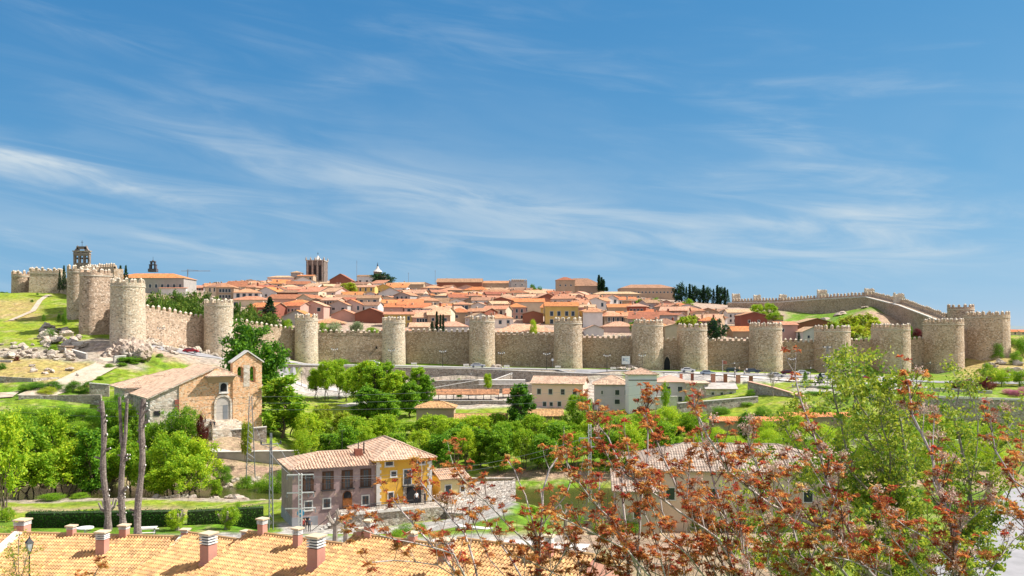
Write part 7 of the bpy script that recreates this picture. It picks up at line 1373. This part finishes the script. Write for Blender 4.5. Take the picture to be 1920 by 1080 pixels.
sapling(1190, 19, [([(1180, 1095), (1172, 980), (1165, 880), (1140, 820), (1108, 780)], .04, 2), ([(1210, 1095), (1150, 980), (1105, 930), (1065, 880), (1062, 845)], .034, -1), ([(1195, 1095), (1200, 960), (1215, 850), (1212, 770)], .035, 1), ([(1230, 1095), (1175, 1030), (1090, 990), (1030, 960)], .03, -2), ([(1170, 1095), (1130, 1010), (1120, 950), (1125, 890)], .026, 2), ([(1250, 1095), (1225, 1000), (1190, 900), (1175, 830)], .028, 0)], 'reddish sapling with pale straight stems before the mill corner', 13, 10, .04)
sapling(1370, 20, [([(1372, 1095), (1330, 1000), (1270, 920), (1232, 830), (1203, 768)], .045, 1), ([(1390, 1095), (1345, 1010), (1250, 940), (1150, 880), (1128, 830)], .036, -1.5), ([(1380, 1095), (1360, 970), (1330, 880), (1312, 790), (1308, 765)], .04, 2), ([(1350, 1095), (1310, 1020), (1290, 930), (1295, 850)], .03, 0), ([(1400, 1095), (1390, 990), (1375, 900), (1390, 850)], .03, 1), ([(1330, 1095), (1290, 1040), (1240, 1000), (1215, 940)], .026, -2), ([(1410, 1095), (1400, 1030), (1350, 960), (1260, 880)], .028, 2)], 'densest reddish sapling hiding the mill wall', 14, 12, .05)
sapling(1560, 18, [([(1650, 1095), (1560, 1000), (1440, 945), (1370, 885), (1330, 820), (1302, 765)], .055, 0), ([(1640, 1095), (1590, 990), (1548, 900), (1528, 820), (1500, 745), (1490, 700)], .048, 2), ([(1600, 1095), (1530, 1010), (1470, 960), (1430, 900), (1405, 840)], .036, -1), ([(1560, 1095), (1500, 1040), (1480, 960), (1478, 880)], .03, 2), ([(1520, 1095), (1470, 1050), (1440, 1000), (1420, 940)], .028, -1), ([(1500, 1095), (1530, 1030), (1560, 960), (1570, 920)], .028, 0), ([(1450, 1095), (1440, 1050), (1460, 1010), (1490, 980)], .022, -1)], 'long-limbed reddish sapling with a limb sweeping up to the left', 15, 11, .14)
sapling(1790, 17, [([(1792, 1095), (1788, 1010), (1765, 920), (1745, 850), (1712, 780), (1702, 718)], .055, 1.5), ([(1795, 1060), (1740, 1010), (1700, 990), (1675, 970)], .03, -1), ([(1785, 1095), (1800, 990), (1835, 960), (1860, 930)], .028, 0), ([(1790, 1000), (1750, 905), (1748, 830), (1752, 780)], .034, 1), ([(1740, 1095), (1700, 1040), (1660, 990), (1650, 940)], .026, -1), ([(1830, 1095), (1880, 1040), (1900, 1010), (1930, 990)], .02, 1), ([(1760, 1095), (1720, 1060), (1690, 1030), (1640, 1020)], .024, 0), ([(1700, 1095), (1640, 1070), (1590, 1050), (1540, 1040)], .022, -1)], 'right reddish sapling with pale seed tufts', 16, 9, .34)
sapling(1990, 18, [([(2010, 1095), (1960, 940), (1900, 900), (1866, 845), (1856, 780)], .04, 1), ([(2000, 1095), (1980, 960), (1930, 880), (1900, 850)], .03, -1), ([(2000, 1095), (1960, 1030), (1930, 960), (1900, 900)], .03, 1), ([(1990, 1095), (1950, 1020), (1900, 970), (1880, 950)], .02, 0)], 'reddish sapling reaching in from the right edge', 17, 8, .25)
sapling(182, 40, [([(172, 1095), (182, 1068), (192, 1058)], .03, 0)], 'tiny red-leaved shoot tip at the bottom left', 18, 2, 0, size=.30); sapling(150, 41, [([(143, 1095), (147, 1080)], .03, 0)], 'second tiny red shoot tip at the bottom left', 19, 2, 0, size=.26)
sapling(1285, 22, [([(1285, 1095), (1275, 1020), (1240, 960), (1235, 900)], .03, 1), ([(1300, 1095), (1320, 1030), (1330, 970)], .026, 0), ([(1270, 1095), (1200, 1060), (1150, 1010), (1140, 960)], .026, -1), ([(1290, 1095), (1250, 1060), (1180, 1050)], .02, 1)], 'short reddish sapling low between two taller ones', 20, 12, .06)
sapling(1090, 19, [([(1090, 1095), (1080, 1030), (1050, 990)], .024, 1), ([(1100, 1095), (1120, 1040), (1130, 1000)], .024, 0), ([(1080, 1095), (1010, 1060), (960, 1040)], .022, -1), ([(1110, 1095), (1160, 1060), (1185, 1030)], .02, 0)], 'low bushy reddish sapling at the bottom centre', 21, 11, .04)
# green leaved foreground trees
M['g_a'] = leafmat('fresh yellow green leaves', (.46, .50, .05), .42, 0); M['g_b'] = leafmat('fresh green leaves', (.26, .37, .035), .4, 0); M['g_c'] = leafmat('deeper green leaves', (.12, .24, .03), .38, 0); M['g_d'] = leafmat('golden sprouts', (.55, .40, .05), .4, 0)
def leafy(px, Y, limbs, label, seed, cl=.30, rw=.068, dens=1.0, k=24, golden=False):
    r = random.Random(seed); x = X(px, Y); z0 = G(x, Y); o = Vector((x, Y, z0)); t = thing('leafy_tree', label, 'tree', o, 0, 'green leaved trees in the foreground'); st = MB(); lf = MB()
    for (pts, r0, dY) in limbs:
        Q = [o]+[P(a, b, Y+dY*(i/max(1, len(pts)-1))) for i, (a, b) in enumerate(pts)]; S = []
        for a, b in zip(Q, Q[1:]):
            kk = max(2, int((b-a).length/.5)) if b.z > ZC-14 else 3
            for i in range(kk): S.append(a.lerp(b, i/kk)+Vector((r.gauss(0, .02), r.gauss(0, .02), 0)))
        S.append(Q[-1]); n = len(S); rad = [max(.02, r0*1.25*(1.2-1.0*i/n)) for i in range(n)]; st.tube([p-o for p in S], rad, 7)
        vis = [i for i in range(n) if S[i].z > ZC-.31*S[i].y and i > 1]
        if not vis: continue
        def clump(c, s):
            base = r.random()
            for _ in range(k):
                v = Vector((r.gauss(0, .5), r.gauss(0, .5), r.gauss(0, .30)))*s; leaf_quad(lf, c+v-o, rw*r.uniform(.7, 1.4), r, (3 if golden and r.random() < .5 else 0) if r.random() < .25+.45*base else (1 if r.random() < .7 else 2))
        clump(S[-1], cl*1.2)
        for _ in range(int(len(vis)*4.0*dens)):
            i = r.choice(vis); p = S[i]; main = (S[min(i+1, n-1)]-S[i-1]).normalized(); d = (main*.35+Vector((r.gauss(0, .75), r.gauss(0, .75), r.uniform(.0, .8)))).normalized(); L = r.uniform(.4, 1.9)*(1.2-.6*i/n); q = p+d*L+Vector((0, 0, .1)); m1 = p+d*L*.5
            tr = max(.009, rad[i]*.35); st.tube([p-o, m1-o+Vector((0, 0, -.04)), q-o], [tr, tr*.7, tr*.45], 4, cap=False); clump(q, cl*r.uniform(.7, 1.2))
            if r.random() < .7: q2 = m1+(d+Vector((r.gauss(0, .8), r.gauss(0, .8), .3))).normalized()*L*.45; st.tube([m1-o, q2-o], [tr*.6, tr*.35], 3, cap=False); clump(q2, cl*r.uniform(.6, 1))
    st.build('trunk', M['bark_pale'], t, smooth=True); lf.build('crown', [M['g_a'], M['g_b'], M['g_c'], M['g_d']], t); return t
leafy(1668, 29, [([(1668, 1095), (1668, 930), (1640, 850), (1600, 770), (1612, 700)], .12, 1), ([(1668, 960), (1700, 880), (1690, 790), (1650, 720)], .08, -1.5), ([(1667, 980), (1620, 900), (1560, 850), (1520, 800), (1500, 740)], .08, 2), ([(1668, 940), (1650, 860), (1690, 780), (1720, 745)], .07, 2.5), ([(1667, 960), (1600, 890), (1575, 790), (1560, 720)], .07, -2), ([(1668, 950), (1645, 900), (1660, 830), (1610, 760), (1580, 690)], .06, 0), ([(1667, 1000), (1590, 960), (1530, 920), (1490, 880)], .05, -1), ([(1668, 930), (1668, 850), (1650, 780), (1668, 730)], .05, -2), ([(1668, 980), (1590, 930), (1500, 850), (1470, 800)], .05, 2)], 'large yellow green tree with a single dark trunk, right of centre', 31, dens=1.0)
leafy(1800, 33, [([(1812, 1095), (1830, 980), (1815, 880), (1790, 790), (1800, 715)], .1, 0), ([(1815, 1000), (1860, 900), (1870, 830), (1900, 790)], .07, 2), ([(1812, 980), (1770, 900), (1760, 830), (1755, 780)], .07, -2), ([(1812, 960), (1830, 860), (1835, 790), (1815, 730)], .06, 1), ([(1812, 1000), (1750, 940), (1715, 880), (1720, 820)], .06, 0), ([(1815, 1020), (1880, 960), (1900, 900), (1930, 850)], .06, -1)], 'yellow green tree behind the pale seed tufts at the right', 32, dens=.85)
leafy(1480, 31, [([(1480, 1095), (1490, 1000), (1470, 920), (1440, 870)], .07, 0), ([(1480, 1060), (1420, 1000), (1400, 950), (1410, 910)], .05, 2), ([(1480, 1050), (1540, 960), (1520, 890)], .05, 1), ([(1480, 1095), (1420, 1050), (1370, 1010)], .04, 0)], 'lower green tree tangled behind the reddish saplings', 33, dens=.8)
leafy(1640, 24, [([(1640, 1100), (1600, 1060), (1560, 1030)], .04, 0), ([(1640, 1100), (1700, 1060), (1720, 1020)], .04, 0), ([(1640, 1100), (1650, 1050), (1640, 1000)], .04, 1), ([(1640, 1100), (1480, 1070), (1400, 1060)], .04, 1), ([(1640, 1100), (1800, 1070), (1860, 1060)], .04, 1)], 'low leafy shrub along the bottom edge right of centre', 34, cl=.22, dens=1.3)
leafy(35, 46, [([(36, 1100), (34, 1040), (36, 1002)], .035, 0), ([(36, 1090), (25, 1050), (22, 1030)], .025, 0), ([(36, 1095), (48, 1060), (52, 1040)], .025, 0)], 'thin golden sapling beside the street lantern', 35, cl=.24, rw=.05, dens=.75, k=12, golden=True)
bpy.context.view_layer.update(); finish_labels()
